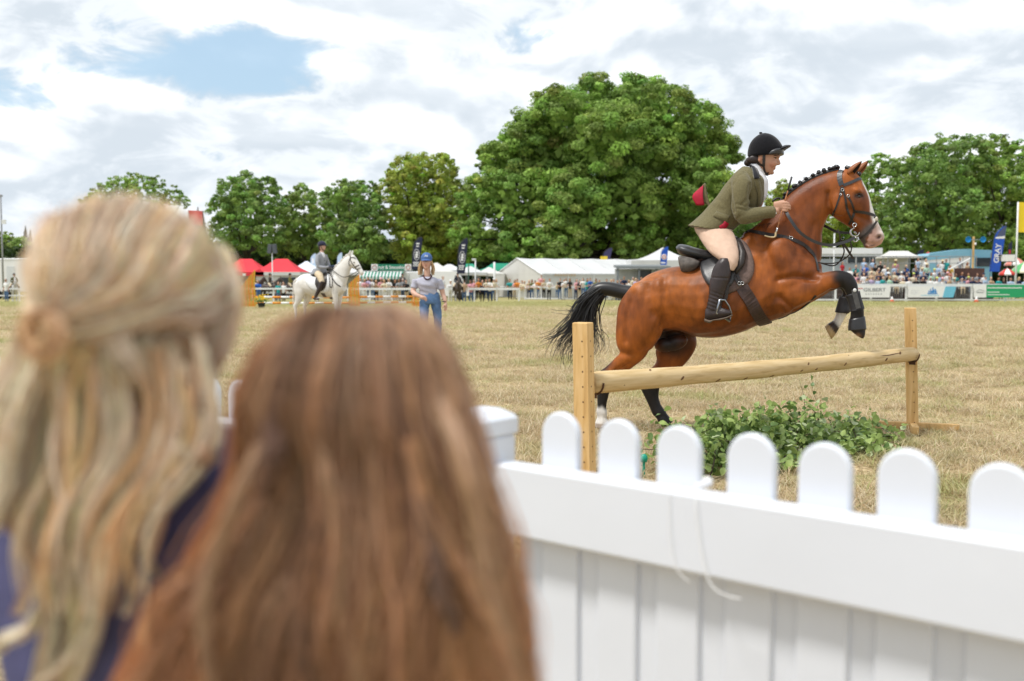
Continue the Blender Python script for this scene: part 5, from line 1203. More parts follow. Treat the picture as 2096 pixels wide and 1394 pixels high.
    girl(c1_, rad1, 'girl seen from behind, wavy fair hair half tied in a knot, navy top', 'fair', fair, navy, skin, (.80, .64, .43), .17)
    # --- the brown haired one
    Z2 = .84; c2_ = at(722, 838, Z2); rad2 = (.083, .098, .084)
    def brown(H):
        dark = np.array((.25, .135, .088)); mid = np.array((.41, .235, .145)); red = np.array((.60, .33, .165)); light = np.array((.70, .44, .265)); taupe = np.array((.52, .35, .25))
        E = lambda x, y, k=1.03: on_ell(x, y, c2_, rad2, k); P = lambda x, y, dz=-.09: at(x, y, Z2+dz)
        for layer in range(3):
            n = 46
            for k in range(n):
                u = (k + nr.uniform(-.4, .4))/(n-1)*2-1; v = u + nr.normal(0, .05)
                xs = 735 + 70*u; xd = 725 + 212*np.sign(u)*abs(u)**.85
                lo = np.interp(u, [-1, -.8, -.5, 0, .5, 1], [250, 320, 460, 690, 885, 1085]); m1 = np.interp(u, [-1, -.5, 0, .5, 1], [522, 620, 735, 868, 965]); m2 = np.interp(u, [-1, -.5, 0, .5, 1], [458, 565, 720, 885, 1012])
                w = lambda s: nr.normal(0, s)
                g = [E(xs+w(10), 650+w(6), 1.02), E(xs*.45+xd*.55+w(6), 705, 1.05), E(xd+w(6), 830+w(10), 1.06), P(m1+w(14), 955, -.085-.006*layer+.05*abs(u)**3), P(m2+w(18), 1120, -.09-.006*layer+.05*abs(u)**3), P(m2*.45+lo*.55+w(24), 1270+w(20), -.092-.008*layer+.05*abs(u)**3), P(lo+w(26), 1430+w(15), -.09-.01*layer+.04*abs(u)**3)]
                if layer == 2 and nr.random() < .25: continue
                z = nr.random(); q_ = dark if z < .26 else mid if z < .52 else red if z < .80 else light if z < .92 else taupe; col = mid*.5+q_*.5
                if u > .55: col = col*.6+light*.4  # sheen down the right side, painted into the lock colour
                if abs(u+.35) < .2 and layer > 0: col = col*.75
                if u < -.82: col = col*.5+red*.5
                H.lock(g, [.007, .013, .014, .014, .015, .013, .007], 40, col*.92, .0010, .16, 5, .0015, 8, ends=np.array((1.5, 1.38, 1.22)))
        for (pts, sp, ci) in (([(600,800),(650,880),(668,980),(690,1100),(705,1250),(740,1420)], .005, light*.85), ([(560,860),(490,1000),(440,1130),(412,1250),(430,1420)], .005, light*.85), ([(840,900),(880,1040),(940,1150),(1010,1260),(1080,1420)], .007, red*1.1),
                              ([(880,780),(940,930),(980,1080),(1020,1240),(1060,1420)], .006, light*.85), ([(860,1020),(900,1170),(930,1300)], .008, dark), ([(590,780),(560,900),(540,1020)], .007, dark), ([(640,1080),(620,1230),(640,1420)], .006, dark)):
            m = len(pts); g = [E(x, y, 1.10) if y < 900 else P(x, y, -.115) for x, y in pts]; H.lock(g, [sp*.6, sp, sp, sp*.6], 44, ci, .0011, .1, 6, .003, 8)
    pink = M('pale_pink_top', (.55, .38, .42), .85, .1, 40, .2, 120)
    girl(c2_, rad2, 'girl seen from behind with long straight brown hair hanging loose over her shoulders', 'brown', brown, pink, skin, (.25, .14, .095), .105)
build_girls()
# ------------------------------------------------------------------ trees behind the show ground
LEAFM = M('tree_leaves', (1, 1, 1), .55, .12, .6, attr='Col', spec=.25, trans=.42)
BARK = M('tree_bark', (.045, .036, .028), .9, .3, 3, .4, 20)
def crown(lobes, dens, leaf, col, r_, var=.22, core=True, up=.25):
    """lobes: (centre, radius); leaf cards gathered in clumps over every lobe, larger ones inside"""
    VV = []; CC = []
    for C, rad in lobes:
        C = np.array(C); ncl = max(16, int(15*rad)); 
        d = r_.normal(0, 1, (ncl, 3)); d[:, 2] += up; d /= np.linalg.norm(d, axis=1)[:, None]
        cc = C + d*(rad*r_.uniform(.70, 1.0, (ncl, 1)))*np.array((1, 1, .9)); cr_ = rad*r_.uniform(.14, .27, ncl)
        n = int(4*pi*rad*rad*dens/ncl)
        ccol = np.array(col)*(1 + r_.normal(0, var, (ncl, 1)))*np.array([1, 1, 1])*(1+r_.normal(0, .07, (ncl, 3)))
        idx = np.repeat(np.arange(ncl), n); m = len(idx); dd = r_.normal(0, 1, (m, 3)); dd /= np.linalg.norm(dd, axis=1)[:, None]
        flat = np.array((1, 1, .62)); P = cc[idx] + dd*flat*(cr_[idx]*r_.uniform(.45, 1.08, m)**.6)[:, None]
        nrm = dd*.8 + d[idx]*.5 + r_.normal(0, .55, (m, 3)) + np.array((0, 0, .6)); nrm /= np.linalg.norm(nrm, axis=1)[:, None]
        t = np.cross(nrm, r_.normal(0, 1, (m, 3))); t /= np.linalg.norm(t, axis=1)[:, None]; b = np.cross(nrm, t)
        s = leaf*r_.uniform(.6, 1.3, m)[:, None]; k = r_.uniform(.5, .8, (m, 1))
        VV.append(np.stack([P - t*s*.5, P - b*s*k*.5 + nrm*s*.10, P + t*s*.5, P + b*s*k*.5 + nrm*s*.10], 1).reshape(-1, 3))
        CC.append(np.repeat(np.clip(ccol[idx]*(1+r_.normal(0, .16, (m, 1))), .004, 1), 4, axis=0))
        if core:
            m = int(rad*rad*16); dd = r_.normal(0, 1, (m, 3)); dd /= np.linalg.norm(dd, axis=1)[:, None]; P = C + dd*rad*(r_.uniform(.3, .74, (m, 1)))*np.array((1, 1, .9))
            t = r_.normal(0, 1, (m, 3)); t /= np.linalg.norm(t, axis=1)[:, None]; b = np.cross(t, r_.normal(0, 1, (m, 3))); b /= np.linalg.norm(b, axis=1)[:, None]; s = rad*.10*r_.uniform(.7, 1.4, (m, 1))
            VV.append(np.stack([P-t*s, P-b*s*.7, P+t*s, P+b*s*.7], 1).reshape(-1, 3)); CC.append(np.repeat(np.clip(np.array(col)*(.8+.4*r_.random((m, 1))), 0, 1), 4, axis=0))
    V = np.vstack(VV); return V, np.arange(len(V), dtype=np.int32).reshape(-1, 4), np.vstack(CC)
def px_lobes(rows, Z, depth, r_, cx, hw):
    out = []
    for (x, y, rp) in rows:
        k = max(0, 1 - ((x-cx)/hw)**2); dz = -depth*sqrt(k)*r_.uniform(.1, 1.0); out.append((at(x, y, Z+dz), rp*(Z+dz)/F))
        if k > .25: out.append((at(x, y+8, Z+depth*.6*r_.uniform(.3, 1)), rp*Z/F*.95))
    return out
def tree(rows, Z, depth, trunk_px, col, label, seed, name='broadleaf_tree', leaf=.31, dens=28, group='trees behind the show ground', limbs=True, var=.22):
    r_ = np.random.default_rng(seed); xs = [r[0] for r in rows]; cx = (min(xs)+max(xs))/2; hw = (max(xs)-min(xs))/2+60
    base = at(trunk_px, 560, Z); base.z = gz(Z); root = empty(name, base, 0, label, 'tree', group); lobes = px_lobes(rows, Z, depth, r_, cx, hw)
    V, Fa, C = crown([(np.array(c)-np.array(base), r) for c, r in lobes], dens, leaf, col, r_, var)
    link('crown', mesh('crown', V, Fa, False, None, C), LEAFM, root)
    top = max(c.z+r*.4 for c, r in lobes) - base.z; mx = sum((c.x-base.x) for c, r in lobes)/len(lobes); mb = MB(); rt = max(.25, top*.028)
    mb.tube(catmull([(0, 0, -.2), (.1, 0, top*.2), (mx*.3, 0, top*.45), (mx*.6, 0, top*.8)], 3), np.linspace(rt, rt*.2, 10), 10); tr = mb.build('trunk', BARK, root, True)
    if limbs:
        for c, r in lobes[::2]:
            e = c - base; s = Vector((mx*.2, 0, top*r_.uniform(.18, .4))); mid = s.lerp(e, .5) + Vector((0, 0, -.06*top)); mb = MB(); mb.tube(catmull([tuple(s), tuple(mid), tuple(e)], 3), np.linspace(rt*.45, rt*.08, 7), 6); mb.build('limb', BARK, root, True)
    return root
def conifer(px, ytop, Z, label, seed, col=(.028, .055, .024), w=.22, dens=1.):
    r_ = np.random.default_rng(seed); top = at(px, ytop, Z); base = Vector((top.x, Z, gz(Z))); h = top.z-base.z; root = empty('conifer', base, 0, label, 'tree', 'conifers behind the show ground')
    V = []; C = []
    n = int(2600*dens); t = r_.random(n)**.8; a = r_.uniform(0, 2*pi, n); lay = np.floor(t*22)/22; rr = h*w*(1-t)*(.55+.45*r_.random(n))*(.8+.3*np.sin(a*3+lay*40))
    P = np.stack([rr*np.cos(a), rr*np.sin(a), h*(.1+.9*t) - rr*.25], 1); d = np.stack([np.cos(a), np.sin(a), -.35+.2*r_.normal(0, 1, n)], 1); sd = np.stack([-np.sin(a), np.cos(a), r_.normal(0, .3, n)], 1); s = (h*.045*(1.15-t)*r_.uniform(.6, 1.3, n))[:, None]
    V = np.stack([P-d*s, P-sd*s*.45, P+d*s, P+sd*s*.45], 1).reshape(-1, 3); C = np.repeat(np.array(col)*(1+r_.normal(0, .25, (n, 1))), 4, axis=0)
    link('crown', mesh('crown', V, np.arange(len(V), dtype=np.int32).reshape(-1, 4), False, None, np.clip(C, .003, 1)), LEAFM, root)
    mb = MB(); mb.tube([(0, 0, -.2), (0, 0, h*.97)], [h*.022, .02], 8); mb.build('trunk', BARK, root, True)
def build_trees():
    G = (.26, .39, .085); GD = (.22, .34, .085); GY = (.37, .45, .085); GL = (.29, .40, .10)
    tree([(1150,235,72),(1215,205,58),(1310,205,64),(1375,215,52),(1428,262,60),(1465,310,52),(1085,280,62),(1040,330,58),(1005,320,36),(1130,330,88),(1245,290,92),(1350,310,92),(1440,380,72),(985,400,52),(955,440,40),(1060,410,78),(1170,420,86),(1290,410,86),(1390,440,74),(1475,440,42),
          (975,490,52),(1060,500,62),(1150,500,58),(1300,490,56),(1370,500,52),(1440,500,48),(1210,470,50)], 115, 13, 1232, G, 'huge round sycamore towering behind the white marquee', 1, 'sycamore_tree', .32, 40, limbs=True)
    tree([(860,340,34),(822,352,36),(905,345,36),(795,385,30),(845,385,48),(910,390,40),(870,440,56),(815,440,42),(925,440,40),(850,495,55),(910,500,50)], 122, 7, 862, GY, 'yellow-green tree just left of the huge sycamore', 2, dens=29)
    tree([(505,375,30),(470,390,30),(545,385,30),(455,425,32),(500,425,46),(555,430,36),(470,475,45),(540,480,48)], 120, 7, 505, GD, 'dark broad tree above the two red gazebos', 3, dens=29)
    tree([(622,400,28),(595,420,26),(650,415,26),(610,455,40),(655,460,36),(600,500,40),(650,505,40)], 128, 6, 622, GL, 'loose light green tree above the rider in grey', 4, dens=27)
    tree([(712,388,30),(685,400,28),(745,395,30),(765,420,28),(700,435,44),(750,450,42),(690,490,44),(750,500,48)], 118, 7, 722, GD, 'dark tree above the fruit stall', 5, dens=29)
    tree([(275,372,22),(235,380,24),(315,380,24),(205,395,22),(350,398,22),(180,412,18),(375,408,14),(270,400,26),(225,412,22),(320,408,22)], 135, 5, 272, G, 'spreading flat-topped tree rising above the fair girl\'s head', 6, dens=21)
    tree([(1935,305,38),(1890,330,40),(1985,310,38),(1845,365,38),(1920,375,62),(1995,360,48),(1840,430,50),(1900,460,62),(1975,440,62),(1830,495,44),(1950,505,50)], 112, 9, 1915, GD, 'tall dense tree behind the stand, right of the bay horse\'s head', 7, dens=29)
    tree([(2040,305,34),(2085,320,34),(2020,350,42),(2090,380,50),(2040,420,56),(2110,440,50),(2020,490,48),(2090,500,52),(2130,340,40),(2160,420,50)], 116, 9, 2062, G, 'tall tree at the right edge behind the blue feather banner', 8, dens=29)
    tree([(1800,338,26),(1775,372,34),(1825,345,24),(1790,430,44),(1760,470,44),(1800,500,40)], 124, 7, 1790, G, 'smaller tree directly behind the bay horse\'s face', 9, dens=27)
    tree([(1605,385,24),(1585,400,22),(1628,398,22),(1605,425,36),(1650,430,30),(1690,450,40),(1600,480,45),(1660,500,45),(1720,490,40)], 126, 6, 1620, GY, 'low yellow-green tree seen between the rider and the horse\'s neck', 10, dens=27)
    tree([(1540,470,45),(1500,500,50),(1560,510,44),(1460,510,40)], 128, 5, 1530, GD, 'low dark tree behind the rider\'s back', 12, dens=27)
    tree([(10,495,24),(45,505,26),(85,505,24),(-25,490,26),(130,500,26),(170,505,26)], 140, 5, 30, GL, 'low bushy tree above the white trailer at the left', 11, dens=27)
    conifer(52, 462, 150, 'pointed conifer standing highest above the white trailer', 31); conifer(62, 470, 152, 'second pointed conifer, right beside the highest one', 32); conifer(26, 478, 148, 'short conifer left of the highest conifer', 33); conifer(82, 478, 150, 'short conifer at the right of the conifer row', 34)
    conifer(1646, 362, 150, 'thin dark spruce tip rising beside the rider\'s whip', 35, w=.10, dens=.7)
    for i, x in enumerate((405, 415)): conifer(x, 424+8*i, 140, ['conifer tip showing beside the red flag', 'shorter conifer tip right of the red flag'][i], 36+i, w=.16)
    # the shrub layer and far wood under and behind the trees
    r_ = np.random.default_rng(40); lob = []
    for x in np.arange(-400, 2500, 34.): Z = r_.uniform(126, 140); y = r_.uniform(512, 530) if x > 330 else r_.uniform(530, 540); lob.append((np.array(at(x, y, Z)), r_.uniform(30, 44)*Z/F)); lob.append((np.array(at(x+15, 562, Z+2)), r_.uniform(34, 46)*Z/F))
    V, Fa, C = crown(lob, 12, .5, (.050, .085, .022), r_); link('woodland_undergrowth', mesh('undergrowth', V, Fa, False, None, C), LEAFM, kind='stuff')
    lob = [(np.array(at(x, r_.uniform(520, 545), 200)), r_.uniform(3, 5)) for x in np.arange(-900, 3000, 45.)]; V, Fa, C = crown(lob, 5, .8, (.05, .085, .025), r_); link('far_wood', mesh('far_wood', V, Fa, False, None, C), LEAFM, kind='stuff')
build_trees()
# ------------------------------------------------------------------ far side of the ring: rails, tents, stalls, banners
WHITEP = M('white_rail', (.74, .75, .76), .5, .06, 2, spec=.3)
CANVAS = M('white_canvas', (.58, .585, .585), .8, .05, .8, .1, 6)
CANVASW = M('warm_white_canvas', (.58, .57, .54), .8, .05, .8, .1, 6)
GREYP = M('grey_metal', (.30, .31, .32), .45, .1, 5, metal=.3)
def vert(px, ytop, Z, ybot=None):         # foot position on the ground and height of an upright seen at px
    t = at(px, ytop, Z); z0 = gz(Z); return Vector((t.x, Z, z0)), t.z - z0
def zat(y, Z): return CAMH + (HOR - y)*Z/F - gz(Z)          # height above local ground of what shows at row y
def span(p, q): return (q-p).length, atan2(q.y-p.y, q.x-p.x)

def post_rail(pxs, Zf, top, label, rails=((1., .13),), pw=.11, name='white_rail_fence'):
    """posts at the given columns; Zf(px) is the distance there"""
    P = [Vector((at(x, 600, Zf(x)).x, Zf(x), gz(Zf(x)))) for x in pxs]; root = empty(name, P[0], 0, label, 'fence', 'white rails round the ring')
    for p in P:
        mb = MB(); mb.box((0, 0, top*.5), (pw, pw, top), bev=.012); mb.build('post', WHITEP, root, loc=p-P[0])
    for a, b in zip(P, P[1:]):
        ln, rz = span(a, b); tilt = math.asin((b.z-a.z)/ln)
        for hz, hh in rails:
            mb = MB(); mb.box((ln/2, 0, 0), (ln+.02, .05, hh)); o = mb.build('rail', WHITEP, root, loc=a-P[0]+Vector((0, -pw*.5-.026, top*hz-hh*.5+.002))); o.rotation_euler = (0, -tilt, rz)
    return root
FL = lambda x: 75.0
FB = lambda x: 84.0 - (x-1060)*(9.0/590) if x < 1650 else 75.0
FR = lambda x: 75.0
post_rail([-60, -10, 40, 90, 140, 190], FL, 1.06, 'white rail beside the white trailer at the far left', ((1., .14), (.5, .10)))
post_rail([430, 470, 515, 560, 605, 650, 695], FL, 1.06, 'white rail behind the orange jumps, under the red gazebos')
post_rail([712, 757, 802, 846, 890, 932, 971, 1017, 1062], FL, 1.06, 'white rail with people leaning on it, left of the marquee', ((1., .16),))
post_rail([1075, 1108, 1147, 1188, 1230, 1270, 1312, 1355, 1400, 1445, 1490, 1535, 1580, 1625], FB, 1.14, 'white rail with mesh barriers in front of the marquee crowd', ((1., .16), (.13, .1)))
post_rail([1655, 1710, 1783, 1855, 1917, 1989, 2058, 2125], FR, 1.36, 'white rail hung with sponsor banners before the stand', ((1., .2), (.16, .1)), .14)

def barrier(x0, x1, Zf, off, label, h=1.05):
    a = Vector((at(x0, 600, Zf(x0)).x, Zf(x0)+off, gz(75))); b = Vector((at(x1, 600, Zf(x1)).x, Zf(x1)+off, gz(75))); ln, rz = span(a, b)
    root = empty('crowd_barrier', a, rz, label, 'barrier', 'grey mesh barriers behind the rail'); mb = MB()
    for p, q in (((.03, 0, .12), (.03, 0, h)), ((.03, 0, h), (ln-.03, 0, h)), ((ln-.03, 0, h), (ln-.03, 0, .12)), ((ln-.03, 0, .2), (.03, 0, .2))): mb.tube([p, q], .02, 5)
    mb.build('frame', GREYP, root)
    n = max(4, int(ln/.13))
    for k in range(1, n):
        mb = MB(); mb.tube([(ln*k/n, 0, .2), (ln*k/n, 0, h)], .011, 4, cap=False); mb.build('bar', GREYP, root)
for i, (x0, x1) in enumerate(((1020,1058),(1078,1106),(1110,1145),(1149,1186),(1190,1228),(1232,1268),(1272,1310),(1314,1353))):
    barrier(x0, x1, FB, .5, ['grey barrier between the end of the near rail and the marquee rail', 'grey barrier under the sunglasses spectator at the marquee rail', 'grey barrier second from the left end of the marquee rail', 'grey barrier behind the tip of the tail hair', 'grey barrier behind the middle of the raised tail', 'grey barrier behind the arch of the tail', 'grey barrier behind the root of the tail', 'grey barrier behind the horse\'s rump'][i])
for i, (x0, x1) in enumerate(((1655,1708),(1822,1850),(1958,1988))): barrier(x0, x1, FR, .25, ['grey barrier seen behind the fore leg boots', 'grey barrier in the gap right of the banner with red stripes', 'grey barrier in the gap right of the pale blue banner'][i], 1.15)

# flat lettering
_font = {}
def text_mesh(body, size, align='CENTER', bold=0.):
    c = bpy.data.curves.new('txt', 'FONT'); c.body = body; c.size = size; c.align_x = align; c.align_y = 'CENTER'; c.extrude = .004; c.offset = bold
    o = bpy.data.objects.new('txt', c); COL.objects.link(o); dg = bpy.context.evaluated_depsgraph_get(); me = bpy.data.meshes.new_from_object(o.evaluated_get(dg)); bpy.data.objects.remove(o); return me
def lettering(body, size, mat, parent, loc, rot=(pi/2, 0, 0), bold=0., sx=1., name='lettering'):
    me = text_mesh(body, size, 'CENTER', bold); me.materials.clear(); o = link(name, me, mat, parent, loc=loc, rot=rot); o.scale = (sx, 1, 1); return o
def panel(parent, name, mat, x0, x1, z0, z1, y, th=.01, shear=0.):
    mb = MB(); mb.prism([(x0, z0), (x1, z0), (x1+shear, z1), (x0+shear, z1)], y, y+th); return mb.build(name, mat, parent)
def banner(x0, x1, y0, y1, label):
    Z = 74.75; a = at(x0, y1, Z); b = at(x1, y0, Z); root = empty('sponsor_banner', (a.x, Z, a.z), 0, label, 'banner', 'sponsor banners on the rail')
    return root, b.x-a.x, b.z-a.z
RED = M('red_print', (.50, .02, .04), .5); GREYT = M('grey_print', (.22, .23, .25), .5); BLUEP = M('blue_print', (.02, .22, .55), .5); CYAN = M('cyan_print', (.16, .50, .68), .5); GREENP = M('green_print', (.015, .33, .13), .5); WHITET = M('white_print', (.80, .80, .80), .5)
b, w, h = banner(1738, 1822, 584, 609, 'white banner with red stripes and grey capitals behind the fore legs'); panel(b, 'sheet', WHITET, 0, w, 0, h, 0)
panel(b, 'stripe', RED, .25, 1.0, h*.70, h*.76, -.006, .005); panel(b, 'stripe', RED, .20, .72, h*.46, h*.52, -.006, .005); lettering('GILBERT', .36, GREYT, b, (w*.62, -.008, h*.62), bold=.004, sx=1.25)
for k in range(7): panel(b, 'mark', GREYT, w*.40+k*.19, w*.40+k*.19+.08, h*.24, h*.32, -.006, .005)
b, w, h = banner(1858, 1959, 586, 609, 'white banner with a blue building emblem and a pale blue slanted end'); panel(b, 'sheet', WHITET, 0, w*.86, 0, h, 0); panel(b, 'blue_end', CYAN, w*.71, w*.93, .01, h-.01, -.008, .006, w*.055)
for k, (dx, hh) in enumerate(((0, .18), (.12, .30), (.2, .14), (.28, .42), (.36, .24), (.46, .30), (.54, .16))): panel(b, 'emblem', BLUEP, w*.42+dx, w*.42+dx+.075, h*.42, h*.42+hh, -.006, .005)
panel(b, 'emblem', BLUEP, w*.40, w*.60, h*.30, h*.40, -.006, .005)
for k in range(9): panel(b, 'mark', CYAN, w*.28+k*.15, w*.28+k*.15+.08, h*.14, h*.24, -.006, .005)
for k in range(3): panel(b, 'text_line', M('pale_print', (.55, .58, .62), .5), w*.06, w*(.24-.03*k), h*(.6-.14*k), h*(.63-.14*k), -.006, .005)
b, w, h = banner(1993, 2110, 583, 609, 'white and green banner at the right end of the rail'); panel(b, 'sheet', WHITET, 0, w*.22, 0, h, 0); panel(b, 'green_sheet', GREENP, w*.22+.003, w, 0, h, 0)
mb = MB(); mb.tube([(w*.11-.35+.7*t, -.008, h*.45+.16*sin(pi*t)) for t in np.linspace(0, 1, 9)], .014, 4); mb.build('emblem', GREYT, b); panel(b, 'mark', GREYT, w*.05, w*.17, h*.36, h*.42, -.006, .005)
for k in range(20): panel(b, 'text_mark', WHITET, w*.24+k*.13, w*.24+k*.13+.10, h*.72, h*(.80 + (.02 if k % 3 == 0 else 0)), -.006, .005)
for k, (l, z) in enumerate(((.9, .40), (1.65, .2))): panel(b, 'text_line', WHITET, w*.24, w*.24+l, h*z, h*z+.05, -.006, .005)

# tents
def gazebo(px, Z, w, eave_y, peak_y, mat, label, valance=.22, ridge=.18, walls=None, vmat=None, rz=0, name='gazebo', group='pop-up gazebos'):
    c = Vector((at(px, 560, Z).x, Z, gz(Z))); eh = zat(eave_y, Z); ph = zat(peak_y, Z); root = empty(name, c, rz, label, 'tent', group); a = w/2; rr = a*ridge*2
    V = [(-a, -a, eh), (a, -a, eh), (a, a, eh), (-a, a, eh), (-rr, 0, ph), (rr, 0, ph)]; m1 = []
    mb = MB(); sag = lambda p, q, t: None
    # roof in strips that sag a little between hip and eave
    def quadstrip(p0, p1, q0, q1, n=6):
        VV = []; Fs = []
        for i in range(n+1):
            t = i/n; s = -.05*w*sin(pi*t)*.5
            for A_, B__ in ((p0, q0), (p1, q1)): v = Vector(A_).lerp(Vector(B__), t); VV.append((v.x, v.y, v.z+s))
        for i in range(n): Fs.append((i*2, i*2+1, i*2+3, i*2+2))
        mb.add(VV, Fs)
    quadstrip(V[0], V[1], V[4], V[5]); quadstrip(V[2], V[3], V[5], V[4]); quadstrip(V[1], V[2], V[5], V[5]); quadstrip(V[3], V[0], V[4], V[4]); mb.build('roof', mat, root)
    vm = vmat or mat
    for (x0, y0, x1, y1) in ((-a, -a, a, -a), (a, -a, a, a), (a, a, -a, a), (-a, a, -a, -a)):
        m2 = MB(); p = Vector((x0, y0, 0)); q = Vector((x1, y1, 0)); ln, r = span(p, q); m2.box((0, 0, 0), (ln+.02, .02, valance)); o = m2.build('valance', vm, root, loc=(p+q)/2+Vector((0, 0, eh-valance/2))); o.rotation_euler = (0, 0, r)
    for x, y in ((-a, -a), (a, -a), (a, a), (-a, a)): m2 = MB(); m2.box((0, 0, eh/2), (.06, .06, eh)); m2.build('leg', GREYP, root, loc=(x*.985, y*.985, 0))
    if walls:
        for s in walls:
            m2 = MB(); x0, x1 = (-a, a)
            if s == 'back': m2.box((0, a*.97, eh*.5), (w*.97, .02, eh*.98))
            if s == 'left': m2.box((-a*.97, 0, eh*.5), (.02, w*.97, eh*.98))
            if s == 'right': m2.box((a*.97, 0, eh*.5), (.02, w*.97, eh*.98))
            if s == 'front': m2.box((0, -a*.97, eh*.5), (w*.97, .02, eh*.98))
            m2.build('wall', CANVAS, root)
    return root
REDC = M('red_canvas', (.62, .045, .06), .75, .06, 1, spec=.2)
g = gazebo(504, 88, 4.1, 557, 530, REDC, 'red gazebo with a red valance, left of its twin', .34, .13, ('back',)); panel(g, 'sign', WHITET, 0.2, .5, zat(565, 88), zat(560, 88), -2.09, .012)
panel(g, 'sign', WHITET, -1.2, -.9, zat(565, 88), zat(560, 88), -2.09, .012)
g = gazebo(577, 88, 4.1, 557, 530, REDC, 'red gazebo with a white valance, right of its twin', .30, .13, ('back', 'left'), CANVAS)
panel(g, 'dark_window', M('dark_glass', (.04, .05, .06), .2), .35, 1.6, zat(586, 88), zat(568, 88), -1.9, .02); panel(g, 'white_front', CANVAS, -1.8, 1.9, zat(600, 88), zat(560, 88), -1.87, .02)
gazebo(628, 92, 3.4, 557, 535, M('bluish_canvas', (.66, .71, .78), .8), 'pale bluish gazebo right of the red pair', .25, .03)
gazebo(712, 93, 3.2, 558, 546, CANVAS, 'small white gazebo just left of the fruit stall', .25, .05, ('back',))
gazebo(893, 92, 3.6, 557, 538, CANVASW, 'white gazebo directly behind the woman in the blue cap', .3, .03)
gazebo(962, 92, 3.2, 558, 545, CANVAS, 'white gazebo with a grey opening left of the two white poles', .25, .04); gazebo(1001, 93, 3.0, 560, 547, CANVASW, 'small white gazebo at the left corner of the marquee', .25, .03)
gazebo(920, 96, 3.4, 553, 541, CANVAS, 'white gazebo right of the woman in the blue cap', .3, .05)
g = gazebo(1838, 86, 2.9, 526, 514, CANVASW, 'white gazebo standing behind the top row of the stand', .12, .28, ('back',)); 
def pagoda(px, Z, w, eave_y, peak_y, label):
    c = Vector((at(px, 560, Z).x, Z, gz(Z))); eh = zat(eave_y, Z); ph = zat(peak_y, Z); root = empty('pagoda_tent', c, 0, label, 'tent'); a = w/2; mb = MB(); n = 9; V = []
    for i in range(n):
        t = i/(n-1); r = a*(1-t)**1.0*.985 + .03; z = eh + (ph-eh)*(t**1.9); V.append([(-r, -r, z), (r, -r, z), (r, r, z), (-r, r, z)])
    fl = [p for r in V for p in r]; mb.add(fl, [(i*4+j, i*4+(j+1)%4, i*4+4+(j+1)%4, i*4+4+j) for i in range(n-1) for j in range(4)] + [tuple((n-1)*4+j for j in range(4))]); mb.build('roof', CANVAS, root)
    for k, (x, y, sx, sy) in enumerate(((0, -a, w, .02), (0, a, w, .02), (a, 0, .02, w), (-a, 0, .02, w))): m2 = MB(); m2.box((x, y, eh*.5), (sx, sy, eh)); m2.build('wall', CANVAS, root)
pagoda(1356, 96, 6.8, 534, 507, 'white pagoda tent with a tall curved peak behind the saddle')
def marquee():
    Z0 = 88.; phi = R(27); Wd, Ln = 9.4, 16.; near = Vector((at(1110, 562, Z0).x, Z0, gz(Z0))); root = empty('marquee', near, phi, 'long white marquee with its gable end to the left, in front of the sycamore', 'tent')
    eh = zat(562, Z0); ph = zat(529, Z0+Wd/2*cos(phi)); V = [(0, 0, eh), (0, Wd, eh), (0, Wd/2, ph), (Ln, 0, eh), (Ln, Wd, eh), (Ln, Wd/2, ph)]
    for name, f in (('gable', [(0, 2, 1)]), ('gable', [(3, 4, 5)])):
        mb = MB(); mb.add([(-.02, v[1], v[2]) if v[0] == 0 else v for v in (V[:3] if f[0][0] == 0 else V[3:])], [(0, 2, 1)]); mb.build(name, CANVASW, root)
    nb = 6
    for s in (0, 1):
        for k in range(nb):
            x0, x1 = Ln*k/nb, Ln*(k+1)/nb; mb = MB(); n = 5; VV = []
            for i in range(n+1):
                t = i/n; y = (0 if s == 0 else Wd) + ((Wd/2) - (0 if s == 0 else Wd))*t; z = eh + (ph-eh)*t - .10*sin(pi*t)
                VV += [(x0+.01, y, z+.03), ((x0+x1)/2, y, z-.04), (x1-.01, y, z+.03)]
            mb.add(VV, [(i*3+j, i*3+j+1, i*3+j+4, i*3+j+3) for i in range(n) for j in (0, 1)]); mb.build('roof_panel', CANVAS, root)
    for k in range(nb):
        for y in (0.02, Wd-.02): mb = MB(); mb.box((Ln*(k+.5)/nb, y, eh/2), (Ln/nb-.05, .03, eh)); mb.build('wall_panel', CANVAS, root)
    for k in range(nb+1):
        for y in (0, Wd): mb = MB(); mb.box((Ln*k/nb, y, eh/2), (.10, .10, eh)); mb.build('leg', WHITEP, root)
    for y in (Wd*.25, Wd*.75): mb = MB(); mb.box((0, y, eh/2), (.03, Wd/2-.05, eh)); mb.build('end_wall', CANVASW, root)
    mb = MB(); mb.tube([(-.05, 0, eh), (-.05, Wd/2, ph+.02), (-.05, Wd, eh)], .06, 6); mb.build('gable_edge', WHITEP, root)
    mb = MB(); mb.box((Ln/2, 0, eh), (Ln, .08, .16)); mb.build('eave_bar', M('pale_grey_metal', (.55, .56, .57), .5), root)
    for k in range(8): panel(root, 'sign_letter', M('faded_sign', (.55, .42, .28), .7), 1.2+k*.28, 1.38+k*.28, eh-.12, eh+.06, -.12, .01)
marquee()
